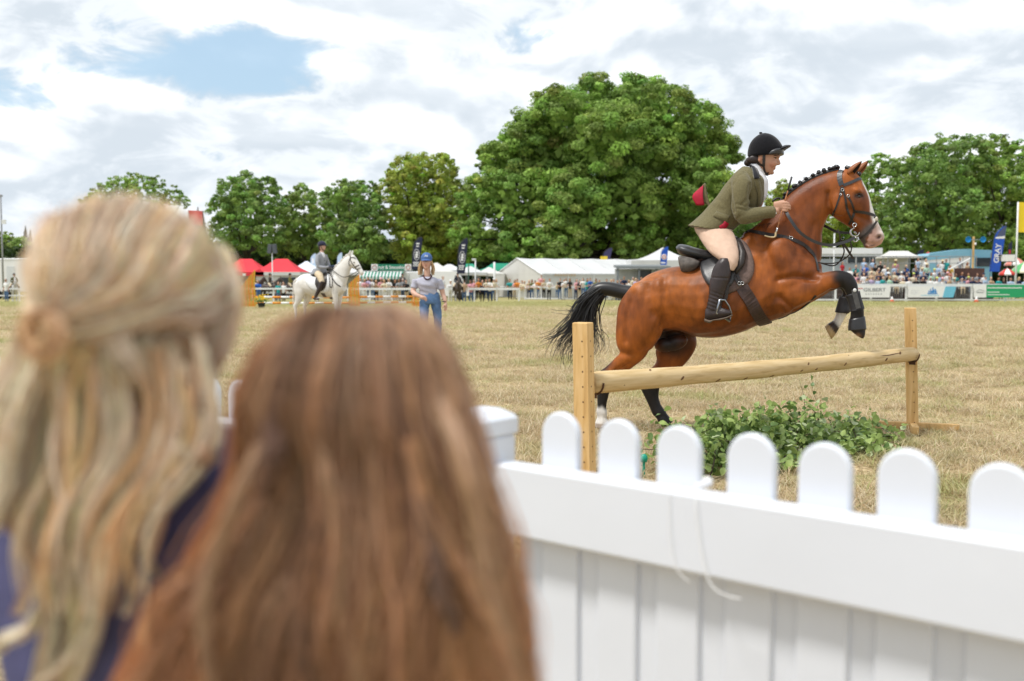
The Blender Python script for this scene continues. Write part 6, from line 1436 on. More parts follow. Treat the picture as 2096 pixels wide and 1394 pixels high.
def open_stall():
    Z = 82; a, h = vert(1262, 545, Z); b = at(1372, 545, Z); w = b.x-a.x; root = empty('stall', a, 0, 'grey framed open stall in front of the marquee, left of the horse\'s rump', 'stall'); m = M('stall_grey', (.20, .22, .23), .6, .1)
    for x in (.1, w*.42, w*.74, w-.1): mb = MB(); mb.box((x, 0, h/2), (.16, .12, h)); mb.build('post', m, root)
    mb = MB(); V = [(0, -.3, h), (w, -.3, h), (w, 2.4, h+.15), (0, 2.4, h+.15)]; mb.add(V + [(x, y, z-.2) for x, y, z in V], [(0,1,2,3),(7,6,5,4),(0,4,5,1),(1,5,6,2),(2,6,7,3),(3,7,4,0)]); mb.build('roof', m, root)
    panel(root, 'back_wall', M('pale_grey_panel', (.55, .57, .58), .7), .1, w-.1, 0, h-.2, 2.2, .03); panel(root, 'counter', M('stall_counter', (.4, .42, .43), .6), .3, w-.2, .9, 1.0, .2, .5)
    panel(root, 'screen', M('dark_glass', (0, 0, 0)), w*.46, w*.70, 1.2, h-.3, 1.6, .04)
open_stall()
def sign_stall():
    Z = 82; a = Vector((at(738, 560, Z).x, Z, gz(Z))); w = at(826, 560, Z).x - a.x; root = empty('fruit_stall', a, 0, 'fruit stall under a green and white striped awning and green sign', 'stall'); gm = M('sign_green', (.012, .20, .12), .5)
    sg = panel(root, 'sign', gm, 1.0, w+.55, zat(554, Z), zat(541, Z), 0, .06); lettering('Fruit & Smoothies', .42, WHITET, root, ((1.0+w+.55)/2, -.012, zat(547.5, Z)), bold=.004, sx=.80)
    for x in (1.15, w+.38):
        mb = MB(); mb.box((x, -.02, zat(547.5, Z)), (.52, .02, .54)); mb.build('roundel', WHITET, root); mb = MB(); V, Fs = ring((x, -.035, zat(547.5, Z)), .17, .03, n=16, m=4); mb.add(V, Fs); mb.build('roundel_mark', M('roundel_red', (.35, .1, .08), .6), root)
    z1, z0 = zat(556, Z), zat(571, Z); n = 26
    for k in range(n):
        x0, x1 = w*k/n, w*(k+1)/n; mb = MB(); mb.add([(x0, 0, z1), (x1, 0, z1), (x1, -.9, z0+.2), (x0, -.9, z0+.2), (x1, -.92, z0), ((x0+x1)/2, -.92, z0-.04), (x0, -.92, z0)], [(0, 3, 2, 1), (3, 6, 5, 4, 2)]); mb.build('awning_stripe', gm if k % 2 else CANVAS, root)
    for x in (.05, w-.05): mb = MB(); mb.box((x, -.85, z0/2), (.06, .06, z0)); mb.build('post', GREYP, root)
    panel(root, 'back_wall', M('stall_shadow_panel', (.12, .12, .11), .8), 0, w, 0, z1, 1.6, .05); panel(root, 'counter', CANVAS, .1, w-.1, 0, .95, -.3, .5)  # back wall coloured dark to stand for the shade inside the stall
    panel(root, 'roof', CANVAS, 0, w, z1, z1+.06, 0.02, 1.6)
sign_stall()
def vehicle(px0, px1, ytop, Z, label, kind):
    a = Vector((at(px0, 560, Z).x, Z, gz(Z))); w = at(px1, 560, Z).x-a.x; h = zat(ytop, Z); root = empty(kind, a, 0, label, 'van' if kind == 'van' else 'lorry'); body = M('white_paint', (.78, .78, .78), .3, .03, 2, coat=.3); dg = M('dark_glass', (0, 0, 0)); tyre = M('tyre', (.02, .02, .02), .8)
    return root, w, h, body, dg, tyre
def wheel(root, x, y, r, tyre):
    mb = MB(); mb.tube([(x, y, r), (x, y+.24, r)], r, 16); t = mb.build('wheel', tyre, root, True); mb = MB(); mb.tube([(x, y-.01, r), (x, y+.02, r)], r*.55, 12); mb.build('rim', GREYP, t, True)
r, w, h, bd, dg, ty = vehicle(872, 962, 556, 82, 'white van parked behind the woman in the blue cap', 'van')
mb = MB(); mb.prism([(.0, .35), (w, .35), (w, .95), (w-.25, 1.15), (w-.95, h*.92), (w-1.2, h), (.15, h), (0, h-.2)], 0, 1.9); mb.build('body', bd, r); mb = MB(); mb.prism([(w-1.15, 1.3), (w-.42, 1.22), (w-.98, h*.86), (w-1.25, h*.86)], -.012, .0); mb.build('side_window', dg, r)
mb = MB(); mb.add([(w-.235, .1, 1.18), (w-.235, 1.8, 1.18), (w-.93, 1.8, h*.9), (w-.93, .1, h*.9)], [(0,1,2,3)]); mb.build('windscreen', dg, r); wheel(r, .8, -.02, .34, ty); wheel(r, w-.8, -.02, .34, ty)
r, w, h, bd, dg, ty = vehicle(816, 858, 556, 83.5, 'plain white box van body beside the fruit stall', 'van')
mb = MB(); mb.box((w/2, 1, h/2+.25), (w, 2, h-.5), bev=.05); mb.build('body', bd, r); wheel(r, .7, -.02, .34, ty); wheel(r, w-.5, -.02, .34, ty); panel(r, 'door_line', GREYP, w*.5, w*.5+.03, .4, h-.2, -.012, .01)
r, w, h, bd, dg, ty = vehicle(-60, 118, 529, 86, 'long white trailer with a side door at the far left edge', 'trailer'); r['category'] = 'trailer'
mb = MB(); mb.box((w/2, 1.3, h/2+.3), (w, 2.6, h-.6), bev=.04); mb.build('body', bd, r); dpx = at(16, 560, 86).x-r.location.x; panel(r, 'door', M('pale_door', (.62, .64, .66), .5), dpx-.1, dpx+.65, .7, h-.7, -.02, .02); panel(r, 'roof_edge', M('pale_door', (0, 0, 0)), 0, w, h-.12, h-.04, -.03, .03); wheel(r, w*.3, -.02, .4, ty); wheel(r, w*.4, -.02, .4, ty)
panel(r, 'door_frame', GREYP, dpx-.5, dpx-.45, .5, h-.25, -.03, .02)
# white building behind the horse's muzzle
def site_office():
    Z = 92; a = Vector((at(1668, 560, Z).x, Z, gz(Z))); w = at(1803, 560, Z).x-a.x; h = zat(508, Z); root = empty('judges_cabin', a, 0, 'flat-roofed white cabin with a dark window band behind the horse\'s muzzle', 'cabin')
    panel(root, 'wall', M('blue_grey_cladding', (.34, .38, .42), .6), 0.1, w-.3, 0, h-1.0, 0, 3.0); panel(root, 'fascia', M('white_paint', (0, 0, 0)), 0, w, h-.55, h, -.3, 3.4); panel(root, 'soffit', M('pale_door', (0, 0, 0)), 0, w, h-.75, h-.56, -.2, 3.2)
    panel(root, 'pillar', M('white_paint', (0, 0, 0)), w-.3, w-.02, 0, h-.76, -.05, 3.0); panel(root, 'window', M('dark_glass', (0, 0, 0)), w*.48, w-.5, h-1.45, h-.85, -.02, .03)
    for k in range(4): x = w*.48+(w*.47-.5)*k/3; panel(root, 'mullion', M('white_paint', (0, 0, 0)), x, x+.06, h-1.45, h-.85, -.04, .02)
    panel(root, 'door', M('black_door', (.012, .012, .014), .5), w*.17, w*.21, .9, 2.1, -.03, .03)
site_office()
def blue_lorry():
    Z = 86; a = Vector((at(1897, 560, Z).x, Z, gz(Z))); w = at(2030, 560, Z).x-a.x; h = zat(510, Z); h0 = zat(521, Z); root = empty('horsebox', a, 0, 'pale blue horse lorry parked behind the right half of the stand', 'lorry'); bl = M('pale_blue_paint', (.20, .44, .58), .35, .04, 2, coat=.3); dk = M('dark_glass', (0, 0, 0))
    mb = MB(); mb.prism([(0, .5), (w*.66, .5), (w*.66, h-.05), (w*.60, h-.04), (.25, h0), (0, h0-.25)], 0, 2.5); mb.build('box', M('white_paint', (0, 0, 0)), root)
    mb = MB(); mb.prism([(.0, h0-.5), (w*.665, h-.62), (w*.665, h), (w*.58, h), (.22, h0+.05), (0, h0-.2)], -.03, 2.53); mb.build('roof_band', bl, root)
    mb = MB(); mb.prism([(w*.67, .5), (w, .5), (w, h-.1), (w*.67, h-.02)], -.02, 2.5); mb.build('cab', bl, root); panel(root, 'cab_window', dk, w*.74, w*.97, h-1.5, h-.75, -.05, .03); panel(root, 'side_panel', bl, .2, .9, .7, h0-.7, -.05, .03)
    for k in range(5): panel(root, 'cab_rib', M('deeper_blue', (.12, .33, .47), .4), w*.70+k*.22, w*.70+k*.22+.05, .6, h-1.6, -.05, .03)
    mb = MB(); mb.tube([(w*.98, -.05, zat(518, Z)), (w*.98+.02, -.05, zat(540, Z))], .05, 6); mb.build('grab_rail', GREYP, root); wheel(root, 1.0, -.04, .45, M('tyre', (0, 0, 0))); wheel(root, w*.85, -.04, .45, M('tyre', (0, 0, 0)))
blue_lorry()

# feather banners
def feather(px, ytop, ybot, Z, wpx, mat, label, deco=None, lean=0., tip=None):
    c = Vector((at(px, 560, Z).x, Z, gz(Z))); zt = zat(ytop, Z); zb = zat(ybot, Z); w = wpx*Z/F; root = empty('feather_banner', c, 0, label, 'banner', 'feather banners'); h = zt-zb; L0 = -w/2; tl = lean*Z/F
    out = [(L0, zb), (L0+w, zb)] + [(L0+w+tl*t, zb+h*t) for t in np.linspace(.15, .92, 8)]; out += [(L0+w+tl-.02, zt), (L0+w*.72+tl, zt-.01*h)]; out += [(L0+tl*t+w*.72*max(0, (t-.76)/.24)**1.7, zb+h*t) for t in np.linspace(.97, .1, 12)]
    mb = MB(); mb.prism(out, -.012, .012); mb.build('sail', mat, root)
    mb = MB(); mb.tube(catmull([(L0-.03, 0, 0), (L0-.03+tl*.5, 0, zb+h*.5), (L0-.02+tl*.8, 0, zb+h*.8), (L0+w*.45+tl, 0, zb+h*.97), (L0+w*.9+tl, 0, zt+.02)], 4), .022, 6); mb.build('pole', M('dark_pole', (.03, .03, .035), .4), root)
    if deco: deco(root, L0, zb, w, h, tl)
    return root
NAVY = M('navy_print', (.012, .016, .045), .6); ROYAL = M('royal_blue_print', (.01, .085, .50), .5); SLATE = M('slate_blue_print', (.07, .09, .18), .6)
def gray_deco(r, x, z, w, h, tl):
    lettering('GRAY', .62, WHITET, r, (x+w*.5+tl*.45, -.02, z+h*.40), (pi/2, -pi/2+.10, 0), .012, 1.0)
    mb = MB(); mb.prism([(x+w*.09+tl*.72, z+h*.72), (x+w+tl*.72, z+h*.72), (x+w+tl*.78, z+h*.78), (x+w*.10+tl*.78, z+h*.755)], -.018, -.013); mb.build('white_band', WHITET, r)
    mb = MB(); mb.prism([(x+w*.14+tl*.8, z+h*.765), (x+w+tl*.8, z+h*.785), (x+w+tl-.03, z+h*.995), (x+w*.78+tl, z+h*.985), (x+w*.32+tl*.9, z+h*.87)], -.017, -.013); mb.build('slate_tip', SLATE, r)
    panel(r, 'small_line', WHITET, x+w*.86+tl*.4, x+w*.90+tl*.4, z+h*.25, z+h*.55, -.018, .005)
feather(2035, 463, 556, 84, 21, ROYAL, 'tall royal blue feather banner with white vertical lettering at the right', gray_deco, 12)
def dark_deco(r, x, z, w, h, tl):
    mb = MB(); c = (x+w*.5+tl*.45, -.016, z+h*.46)
    pts = [(c[0]+w*.33*cos(a)+.0, c[1], c[2]+h*.17*sin(a)) for a in np.linspace(0, 2*pi, 17)]; mb.tube(pts, .022, 5, cap=False); mb.build('emblem_ring', WHITET, r)
    for k, (dz, hw, hh) in enumerate(((.80, .20, .022), (.72, .16, .018), (.53, .13, .03), (.46, .16, .03), (.39, .13, .03), (.22, .34, .016), (.17, .3, .012), (.12, .32, .012))):
        panel(r, 'emblem_mark', WHITET, x+w*(.5-hw)+tl*dz, x+w*(.5+hw)+tl*dz, z+h*(dz-hh), z+h*(dz+hh), -.018, .005)
feather(850, 486, 552, 90, 17, NAVY, 'dark navy feather banner with a white ring emblem, left of the blue cap', dark_deco, 7)
feather(943, 488, 560, 90, 17, NAVY, 'dark navy feather banner with a white ring emblem, right of the blue cap', dark_deco, 7)
feather(1236, 508, 552, 100, 15, M('purple_navy_print', (.035, .03, .09), .6), 'short dark feather banner with a yellow foot rising behind the marquee roof', lambda r, x, z, w, h, tl: panel(r, 'yellow_foot', M('yellow_print', (.70, .50, .03), .6), x+w*.02, x+w*.98, z+h*.45, z+h*.62, -.02, .006), 10)
def round_deco(r, x, z, w, h, tl):
    mb = MB(); mb.ell((x+w*.5+tl*.5, -.012, z+h*.55), (w*.42, .006, w*.46), 16, 8); mb.build('roundel', WHITET, r, True); V, Fs = ring((x+w*.5+tl*.5, -.022, z+h*.55), w*.27, .03, n=18, m=4); link('roundel_mark', mesh('m', V, Fs), RED, r); panel(r, 'white_line', WHITET, x+w*.15, x+w*.85, z+h*.27, z+h*.33, -.018, .005)
feather(1357, 505, 552, 90, 13, ROYAL, 'blue feather banner with a red and white roundel in front of the pagoda tent', round_deco, 4)
PALE = M('pale_blue_print', (.48, .60, .74), .6)
feather(641, 519, 560, 94, 11, PALE, 'pale blue round-topped feather banner left of the rider in grey', lambda r, x, z, w, h, tl: panel(r, 'mark', WHITET, x+w*.3, x+w*.7, z+h*.5, z+h*.75, -.018, .005), 1)
feather(695, 517, 560, 94, 10, PALE, 'pale blue round-topped feather banner right of the rider in grey', None, 1)
feather(1880, 511, 548, 92, 13, NAVY, 'short navy feather banner just left of the blue lorry', lambda r, x, z, w, h, tl: panel(r, 'mark', WHITET, x+w*.3, x+w*.6, z+h*.3, z+h*.55, -.018, .005), 4)
feather(2065, 495, 528, 100, 7, NAVY, 'thin distant navy feather banner right of the royal blue one', lambda r, x, z, w, h, tl: panel(r, 'mark', RED, x+w*.3, x+w*.8, z+h*.1, z+h*.5, -.018, .005), 2)
# flags and poles
def flag(px, y0, y1, Z, wpx, mat, label, pole_top, side=1, ripple=.1):
    c, h = vert(px, pole_top, Z); root = empty('flag', c, 0, label, 'flag', 'flags on poles'); mb = MB(); mb.tube([(0, 0, 0), (0, 0, h)], .07, 8); mb.build('pole', WHITEP, root, True); zt, zb = zat(y0, Z), zat(y1, Z); w = wpx*Z/F; V = []; n = 14
    for i in range(n+1):
        t = i/n; y = ripple*sin(t*7)*t; V += [(side*(t*w+.07), y, zt-.05*t), (side*(t*w+.07), y+.01, zb-.12*t*t)]
    me = MB().add(V, [(i*2, i*2+1, i*2+3, i*2+2) for i in range(n)]).me('f', True); link('cloth', me, mat, root)
flag(2084, 415, 476, 80, 42, M('yellow_cloth', (.85, .62, .03), .7, .05, 1), 'large yellow flag on a white pole at the right edge', 414, 1, .18)
flag(384, 432, 462, 84, 28, M('red_cloth', (.60, .03, .03), .7, .05, 1), 'red flag showing above the fair girl\'s head', 431, 1, .05)
def pole(px, ytop, Z, r, label, mat=None, extra=None, name='pole', cat='pole'):
    c, h = vert(px, ytop, Z); root = empty(name, c, 0, label, cat, 'poles and masts'); mb = MB(); mb.tube([(0, 0, 0), (0, 0, h)], r, 8); mb.build('mast', mat or WHITEP, root, True)
    if extra: extra(root, h)
def cctv(root, h):
    mb = MB(); mb.ell((0, -.05, h-.15), (.14, .14, .12), 10, 7); mb.build('camera_dome', WHITEP, root, True); mb = MB(); mb.box((.12, 0, h), (.3, .08, .08)); mb.build('bracket', GREYP, root)
def bracket(root, h): mb = MB(); mb.box((-.12, 0, h-.06), (.36, .14, .18), bev=.03); mb.build('lamp', M('pale_grey_metal', (0, 0, 0)), root)
pole(973, 530, 84, .06, 'white lamp pole left of the pale gazebos', extra=bracket); pole(1012, 537, 84, .09, 'plain white pole at the marquee\'s left corner')
pole(1708, 478, 88, .06, 'white pole with a camera seen under the horse\'s throat', extra=lambda r, h: [cctv(r, h*.82)]); pole(959, 541, 84, .05, 'thin dark green pole in front of the white gazebo', M('dark_green_metal', (.02, .08, .05), .5))
pole(1, 398, 84, .07, 'tall thin grey mast at the left edge', GREYP, lambda r, h: [panel(r, 'box', GREYP, -.1, .18, h-.2, h-.05, -.08, .1), panel(r, 'lamp_box', WHITEP, .05, .4, h*.72, h*.76, -.08, .1)])
def speakers():
    Z = 78; c, h = vert(557, 518, Z); root = empty('speaker_stand', c, 0, 'thin white mast carrying two grey speakers before the red gazebos', 'speaker', 'loudspeakers'); mb = MB(); mb.tube([(0, 0, 0), (0, 0, h)], .045, 8); mb.build('mast', WHITEP, root, True)
    for s, ry in ((-.17, .12), (.20, -.08)): mb = MB(); mb.box((s, 0, h+.32), (.30, .34, .72), ry=ry, taper=.9, bev=.02); mb.build('speaker', M('grey_speaker', (.09, .10, .12), .7), root)
    mb = MB(); mb.box((0, 0, h), (.5, .06, .06)); mb.build('bracket', GREYP, root)
speakers()
def horns():
    Z = 84; c, h = vert(1993, 484, Z); root = empty('horn_speakers', c, 0, 'pair of bright blue horn loudspeakers on a wooden pole above the lorry', 'speaker', 'loudspeakers'); mb = MB(); mb.box((0, 0, h/2), (.14, .14, h)); mb.build('post', POSTWOOD, root); hz = zat(491, Z); mb = MB(); mb.box((0, -.05, hz), (1.0, .06, .06)); mb.build('bracket', GREYP, root); bm = M('bright_blue_plastic', (.01, .25, .62), .3)
    for s in (-.62, .62):
        mb = MB(); prof = [(.05, .0), (.07, .12), (.13, .28), (.24, .38), (.25, .40), (.22, .385), (.10, .26)]; n = 16; V = []; 
        for r, y in prof:
            for k in range(n): V.append((s+r*cos(2*pi*k/n), -y, hz+r*sin(2*pi*k/n)))
        mb.add(V, [(i*n+k, i*n+(k+1)%n, (i+1)*n+(k+1)%n, (i+1)*n+k) for i in range(len(prof)-1) for k in range(n)] + [tuple(range(n)), tuple((len(prof)-1)*n+k for k in range(n))]); mb.build('horn', bm, root, True)
    mb = MB(); mb.ell((.12, -.1, zat(500, Z)), (.10, .10, .12), 8, 6); mb.build('lamp', WHITEP, root, True)
horns()
def board():
    Z = 84; c = Vector((at(2060, 560, Z).x, Z, gz(Z))); root = empty('notice_board', c, 0, 'blank white notice board in a dark frame, right of the blue banner', 'board'); w = 1.35
    panel(root, 'frame', M('dark_pole', (0, 0, 0)), -w/2-.06, w/2+.06, zat(536.5, Z), zat(520, Z), 0, .05); panel(root, 'sheet', WHITET, -w/2, w/2, zat(535, Z), zat(521.5, Z), -.012, .01)
    for x in (-.5, .5): mb = MB(); mb.box((x, .06, zat(536, Z)/2), (.06, .06, zat(536, Z))); mb.build('leg', M('dark_pole', (0, 0, 0)), root)
board()
def parasol(px, ytop, ybot, Z, wpx, mats, label):
    c, h = vert(px, ytop, Z); zb = zat(ybot, Z); r = wpx*Z/F/2; root = empty('parasol', c, 0, label, 'parasol', 'parasols behind the stand'); mb = MB(); mb.tube([(0, 0, 0), (0, 0, h)], .025, 6); mb.build('pole', WHITEP, root); n = 8
    for k in range(n):
        a0, a1 = 2*pi*k/n, 2*pi*(k+1)/n; V = [(0, 0, h)]
        for rr, z in ((.5, .62), (1, 0)): V += [(r*rr*cos(a0), r*rr*sin(a0), zb+(h-zb)*z), (r*rr*cos(a1), r*rr*sin(a1), zb+(h-zb)*z)]
        V += [(r*cos(a0), r*sin(a0), zb-.12), (r*cos(a1), r*sin(a1), zb-.12)]; MB().add(V, [(0, 1, 2), (1, 3, 4, 2), (3, 5, 6, 4)]).build('gore', mats[k % len(mats)], root)
cl = lambda n, c: M(n, c, .75, .05, 2)
parasol(2078, 525, 541, 88, 42, [cl('salmon_cloth', (.62, .22, .18)), cl('white_cloth', (.75, .75, .72))], 'salmon and white parasol under the yellow flag'); parasol(2098, 535, 556, 82, 60, [cl('green_cloth', (.10, .36, .14)), cl('cream_cloth', (.72, .68, .52)), cl('mustard_cloth', (.62, .42, .06)), cl('cream_cloth', (0, 0, 0))], 'green, cream and mustard parasol at the right edge'); parasol(2062, 549, 560, 81, 34, [cl('red_cloth2', (.55, .05, .04)), cl('white_cloth', (0, 0, 0))], 'red and white parasol low behind the front row'); parasol(1900, 515, 527, 94, 24, [cl('red_cloth2', (0, 0, 0))], 'small red parasol beside the short navy banner')
# green tent behind the marquee corner
gazebo(1026, 104, 4.6, 553, 539, M('green_canvas', (.02, .26, .16), .7), 'green gazebo peeping over the marquee\'s left slope', .3, .2)
gazebo(955, 100, 2.2, 548, 540, M('green_canvas', (0, 0, 0)), 'small green canopy beside the right dark banner', .2, .3)
# tiered stand
def stand():
    x0, x1 = at(1668, 560, 78).x, at(2012, 560, 80).x; root = empty('spectator_stand', (x0, 77.2, gz(78)), 0, 'low tiered stand holding the seated crowd behind the banners', 'stand'); w = x1-x0; dk = M('stand_boards', (.09, .065, .055), .8, .2, 2)
    for k in range(4): mb = MB(); mb.box((w/2, .45+k*.95, (.10+.38*k)/2), (w, .93, .10+.38*k+.02)); mb.build('tier', dk, root)
    for k in range(4): mb = MB(); mb.box((w/2, .65+k*.95, .12+.38*k+.42), (w, .32, .05)); mb.build('bench', dk, root)
    n = 14
    for k in range(n): mb = MB(); mb.tube([(w*k/(n-1), 4.0, 0), (w*k/(n-1), 4.0, zat(524.5, 81.2))], .03, 6); mb.build('rail_post', GREYP, root)
    mb = MB(); mb.tube([(0, 4.0, zat(525, 81.2)), (w, 4.0, zat(525, 81.2))], .035, 6); mb.build('top_rail', GREYP, root); mb = MB(); mb.tube([(0, 4.0, zat(539, 81.2)), (w, 4.0, zat(539, 81.2))], .025, 6); mb.build('mid_rail', GREYP, root)
    xb = at(1950, 560, 79.5).x-x0; panel(root, 'boarding', M('brown_boarding', (.10, .05, .04), .8, .2, 4), xb, xb+2.4, zat(585, 79), zat(549, 79), 2.0, .06); mb = MB(); mb.tube([(xb-.5, 1.9, zat(552, 79)), (xb+1.2, 1.9, zat(529, 79))], .05, 6); mb.build('hand_rail', WHITEP, root)
stand()
# marker cones
for px, lab in ((1826, 'small red and white marker cone below the gap right of the red-striped banner'), (1999, 'small red and white marker cone below the white and green banner')):
    c = Vector((at(px, 600, 70).x, 70, gz(70))); root = empty('marker_cone', c, 0, lab, 'cone', 'marker cones by the rail'); mb = MB(); mb.lathe([(.16, .05), (.05, .42), (.03, .44)], n=12); mb.build('cone', WHITET, root, True); mb = MB(); mb.box((0, 0, .03), (.42, .42, .06), bev=.01); mb.build('base', M('orange_red_plastic', (.62, .10, .03), .5), root); mb = MB(); mb.lathe([(.152, .08), (.112, .22)], n=12); mb.build('band', M('orange_red_plastic', (0, 0, 0)), root, True)
# orange course jumps in the middle distance
ORANGE = M('orange_paint', (.72, .26, .02), .55, .08, 3); ORANGED = M('amber_paint', (.60, .33, .03), .55, .1, 3)
def wing(px0, px1, y0, y1, Z, label, tall):
    a = Vector((at(px0, 600, Z).x, Z, gz(Z))); w = at(px1, 600, Z).x-a.x; h = zat(y0, Z); root = empty('jump_wing', a, 0, label, 'jump wing', 'orange wings of the course jumps'); n = max(4, int(w/.085))
    for k in range(n):
        x = w*(k+.5)/n; hh = h*(1 - tall*(1-k/(n-1)) ); P = catmull([(x+.02*sin(q*1.5), 0, hh*q/5) for q in range(6)], 3); mb = MB(); r = w/n*.36; V = []
        for (px_, py_, pz_) in P: V += [(px_-r, -.025, pz_), (px_+r, -.025, pz_), (px_+r, .025, pz_), (px_-r, .025, pz_)]
        m = len(P); mb.add(V, [(i*4+j, i*4+(j+1)%4, i*4+4+(j+1)%4, i*4+4+j) for i in range(m-1) for j in range(4)] + [(3,2,1,0), tuple((m-1)*4+j for j in range(4))]); mb.build('slat', ORANGE if k % 2 else ORANGED, root)
    for z in (.15, h*.38): mb = MB(); mb.box((w/2, .05, z), (w, .05, .09)); mb.build('crossbar', ORANGED, root)
    for x in (.06, w-.06): mb = MB(); mb.box((x, .04, .04), (.08, .9, .07)); mb.build('foot', ORANGED, root)
wing(489, 523, 553, 632, 50, 'tall orange wavy-slatted jump wing right of the fair girl\'s hair', .45); wing(713, 736, 562, 634, 49, 'orange wavy-slatted jump wing right of the grey pony\'s chest', .25)
wing(842, 858, 604, 630, 51, 'low orange jump wing beside the woman in jeans', .2)
def striped_pole(pa, pb, label, n=9, cols=None):
    d = pb-pa; root = empty('jump_pole', pa, 0, label, 'jump pole', 'striped poles of the course jumps'); 
    for k in range(n): mb = MB(); mb.tube([d*(k/n), d*((k+1)/n)], .055 if k % 2 else .0552, 10); mb.build('band', ORANGE if k % 2 == 0 else WHITET, root, True)
zz = 49.8
for i, (y, dy) in enumerate(((608, 0), (620, 0))):
    striped_pole(at(524, y, zz), at(716, y+1, zz-.8), ['upper orange and white pole of the jump behind the grey pony', 'lower orange and white pole of the jump behind the grey pony'][i], 11)
    striped_pole(at(735, y, zz-.6), at(846, y-1, zz+1), ['upper orange and white pole between the pony and the woman', 'lower orange and white pole between the pony and the woman'][i], 7)
p0 = at(523, 600, 50.2)
def flowers(px, Z, label):
    c = Vector((at(px, 620, Z).x, Z, gz(Z))); root = empty('flower_pot', c, 0, label, 'flower pot'); mb = MB(); mb.lathe([(.13, 0), (.19, .26), (.20, .28), (.17, .27)], n=14); mb.build('pot', M('dark_pot', (.02, .025, .03), .5), root, True); r_ = random.Random(3); V = []; Fs = []
    mb = MB(); mf = MB()
    for k in range(150):
        p = Vector((r_.gauss(0, .2), r_.gauss(0, .16), .30+abs(r_.gauss(0, .11)))); m = Euler((r_.uniform(-1, 1), r_.uniform(-1, 1), r_.uniform(0, 6))).to_matrix(); s = .07; q = [p + m @ Vector(v)*s for v in ((-1, 0, 0), (0, -.4, .1), (1, 0, 0), (0, .4, .1))]; mb.add(q, [(0, 1, 2, 3)])
    for k in range(46): mf.ell((r_.gauss(0, .17), r_.gauss(0, .14)-.05, .42+abs(r_.gauss(0, .09))), (.045, .045, .03), 7, 4)
    link('foliage', mb.me('f'), M('leaf_mid', (0, 0, 0)), root); link('blossom', mf.me('b', True), M('yellow_blossom', (.75, .50, .02), .6, .1), root, kind='stuff')
flowers(535, 48.6, 'dark pot of yellow flowers at the foot of the orange jump wing')
# ------------------------------------------------------------------ people and horses farther off
def figure(pose, voxel=.028, female=False, longhair=False, face=False, smooth=2):
    """a standing, leaning or seated figure facing -y, feet (or seat) at the origin; material order skin, top, legs, hair, shoes"""
    P = []; T = lambda pts, r, mi, n=10: P.append((*tube(catmull([tuple(p) for p in pts], 3), np.interp(np.linspace(0, 1, 3*(len(pts)-1)+1), np.linspace(0, 1, len(r)), r), n), mi))
    if pose == 'sit': hip = .47; lean = .06; legs = lambda s: ([(s*.09, 0, .50), (s*.12, -.40, .52)], [(s*.12, -.40, .52), (s*.11, -.36, .08)])
    else: hip = .90; lean = .0 if pose == 'stand' else .17; legs = lambda s: ([(s*.085, 0, hip), (s*.095, -.01, .48)], [(s*.095, -.01, .48), (s*.10, .02, .07)])
    sh = hip + .50; y = -lean
    for s in (-1, 1):
        a, b = legs(s); T(a, [.088, .066], 2); T(b, [.06, .042], 2); e = b[1]; T([(e[0], e[1]+.04, .045), (e[0], e[1]-.14, .035)], [.045, .035], 4)
        so = (s*(.165 if female else .19), y, sh)
        if pose == 'stand': T([so, (s*.24, y+.02, sh-.27)], [.055, .042], 1); T([(s*.24, y+.02, sh-.27), (s*.23, y-.06, sh-.52)], [.036, .028], 0); P.append((*ellipsoid((s*.23, y-.08, sh-.58), (.03, .04, .06), 8, 6), 0))
        elif pose == 'lean': T([so, (s*.26, y-.10, sh-.26)], [.055, .042], 1); T([(s*.26, y-.10, sh-.26), (s*.10, y-.30, sh-.30)], [.038, .03], 0); P.append((*ellipsoid((s*.06, y-.32, sh-.30), (.05, .04, .03), 8, 6), 0))
        else: T([so, (s*.25, y-.05, sh-.28)], [.055, .042], 1); T([(s*.25, y-.05, sh-.28), (s*.10, y-.27, sh-.36)], [.036, .028], 0); P.append((*ellipsoid((s*.07, y-.30, sh-.36), (.04, .05, .035), 8, 6), 0))
    w = (.145, .135, .165) if female else (.16, .16, .195)
    rows = [(0, .10, hip-.06, 0, -.10, hip-.06, w[0], 0, 0), (0, .095+y*.3, hip+.10, 0, -.10+y*.3, hip+.10, w[1]*.93, 0, 0), (0, .10+y*.7, hip+.30, 0, -.115+y*.7, hip+.30, w[1], 0, 0), (0, .09+y, sh-.06, 0, -.10+y, sh-.06, w[2]*1.0, 0, 0), (0, .06+y, sh+.03, 0, -.05+y, sh+.05, w[2]*.5, 0, 0)]
    P.append((*loft(rows, 3, 16, .95, (1, 0, 0)), 1)); T([(0, y, sh), (0, y-.02, sh+.12)], [.05, .048], 0)
    hc = Vector((0, y-.03, sh+.225)); P.append((*ellipsoid(hc, (.078, .095, .115), 14, 10), 0)); P.append((*ellipsoid(hc+Vector((0, -.09, -.02)), (.014, .02, .022), 8, 6), 0))
    P.append((*ellipsoid(hc+Vector((0, .03, .035)), (.088, .095, .10), 14, 10), 3))
    if longhair: P.append((*tube(catmull([tuple(hc+Vector((0, .06, .02))), tuple(hc+Vector((0, .085, -.10))), tuple(hc+Vector((0, .09, -.26)))], 3), [.085, .09, .095, .095, .09, .08, .05], 12), 3))
    me = fuse(P, voxel, smooth, 'body'); return me, hc
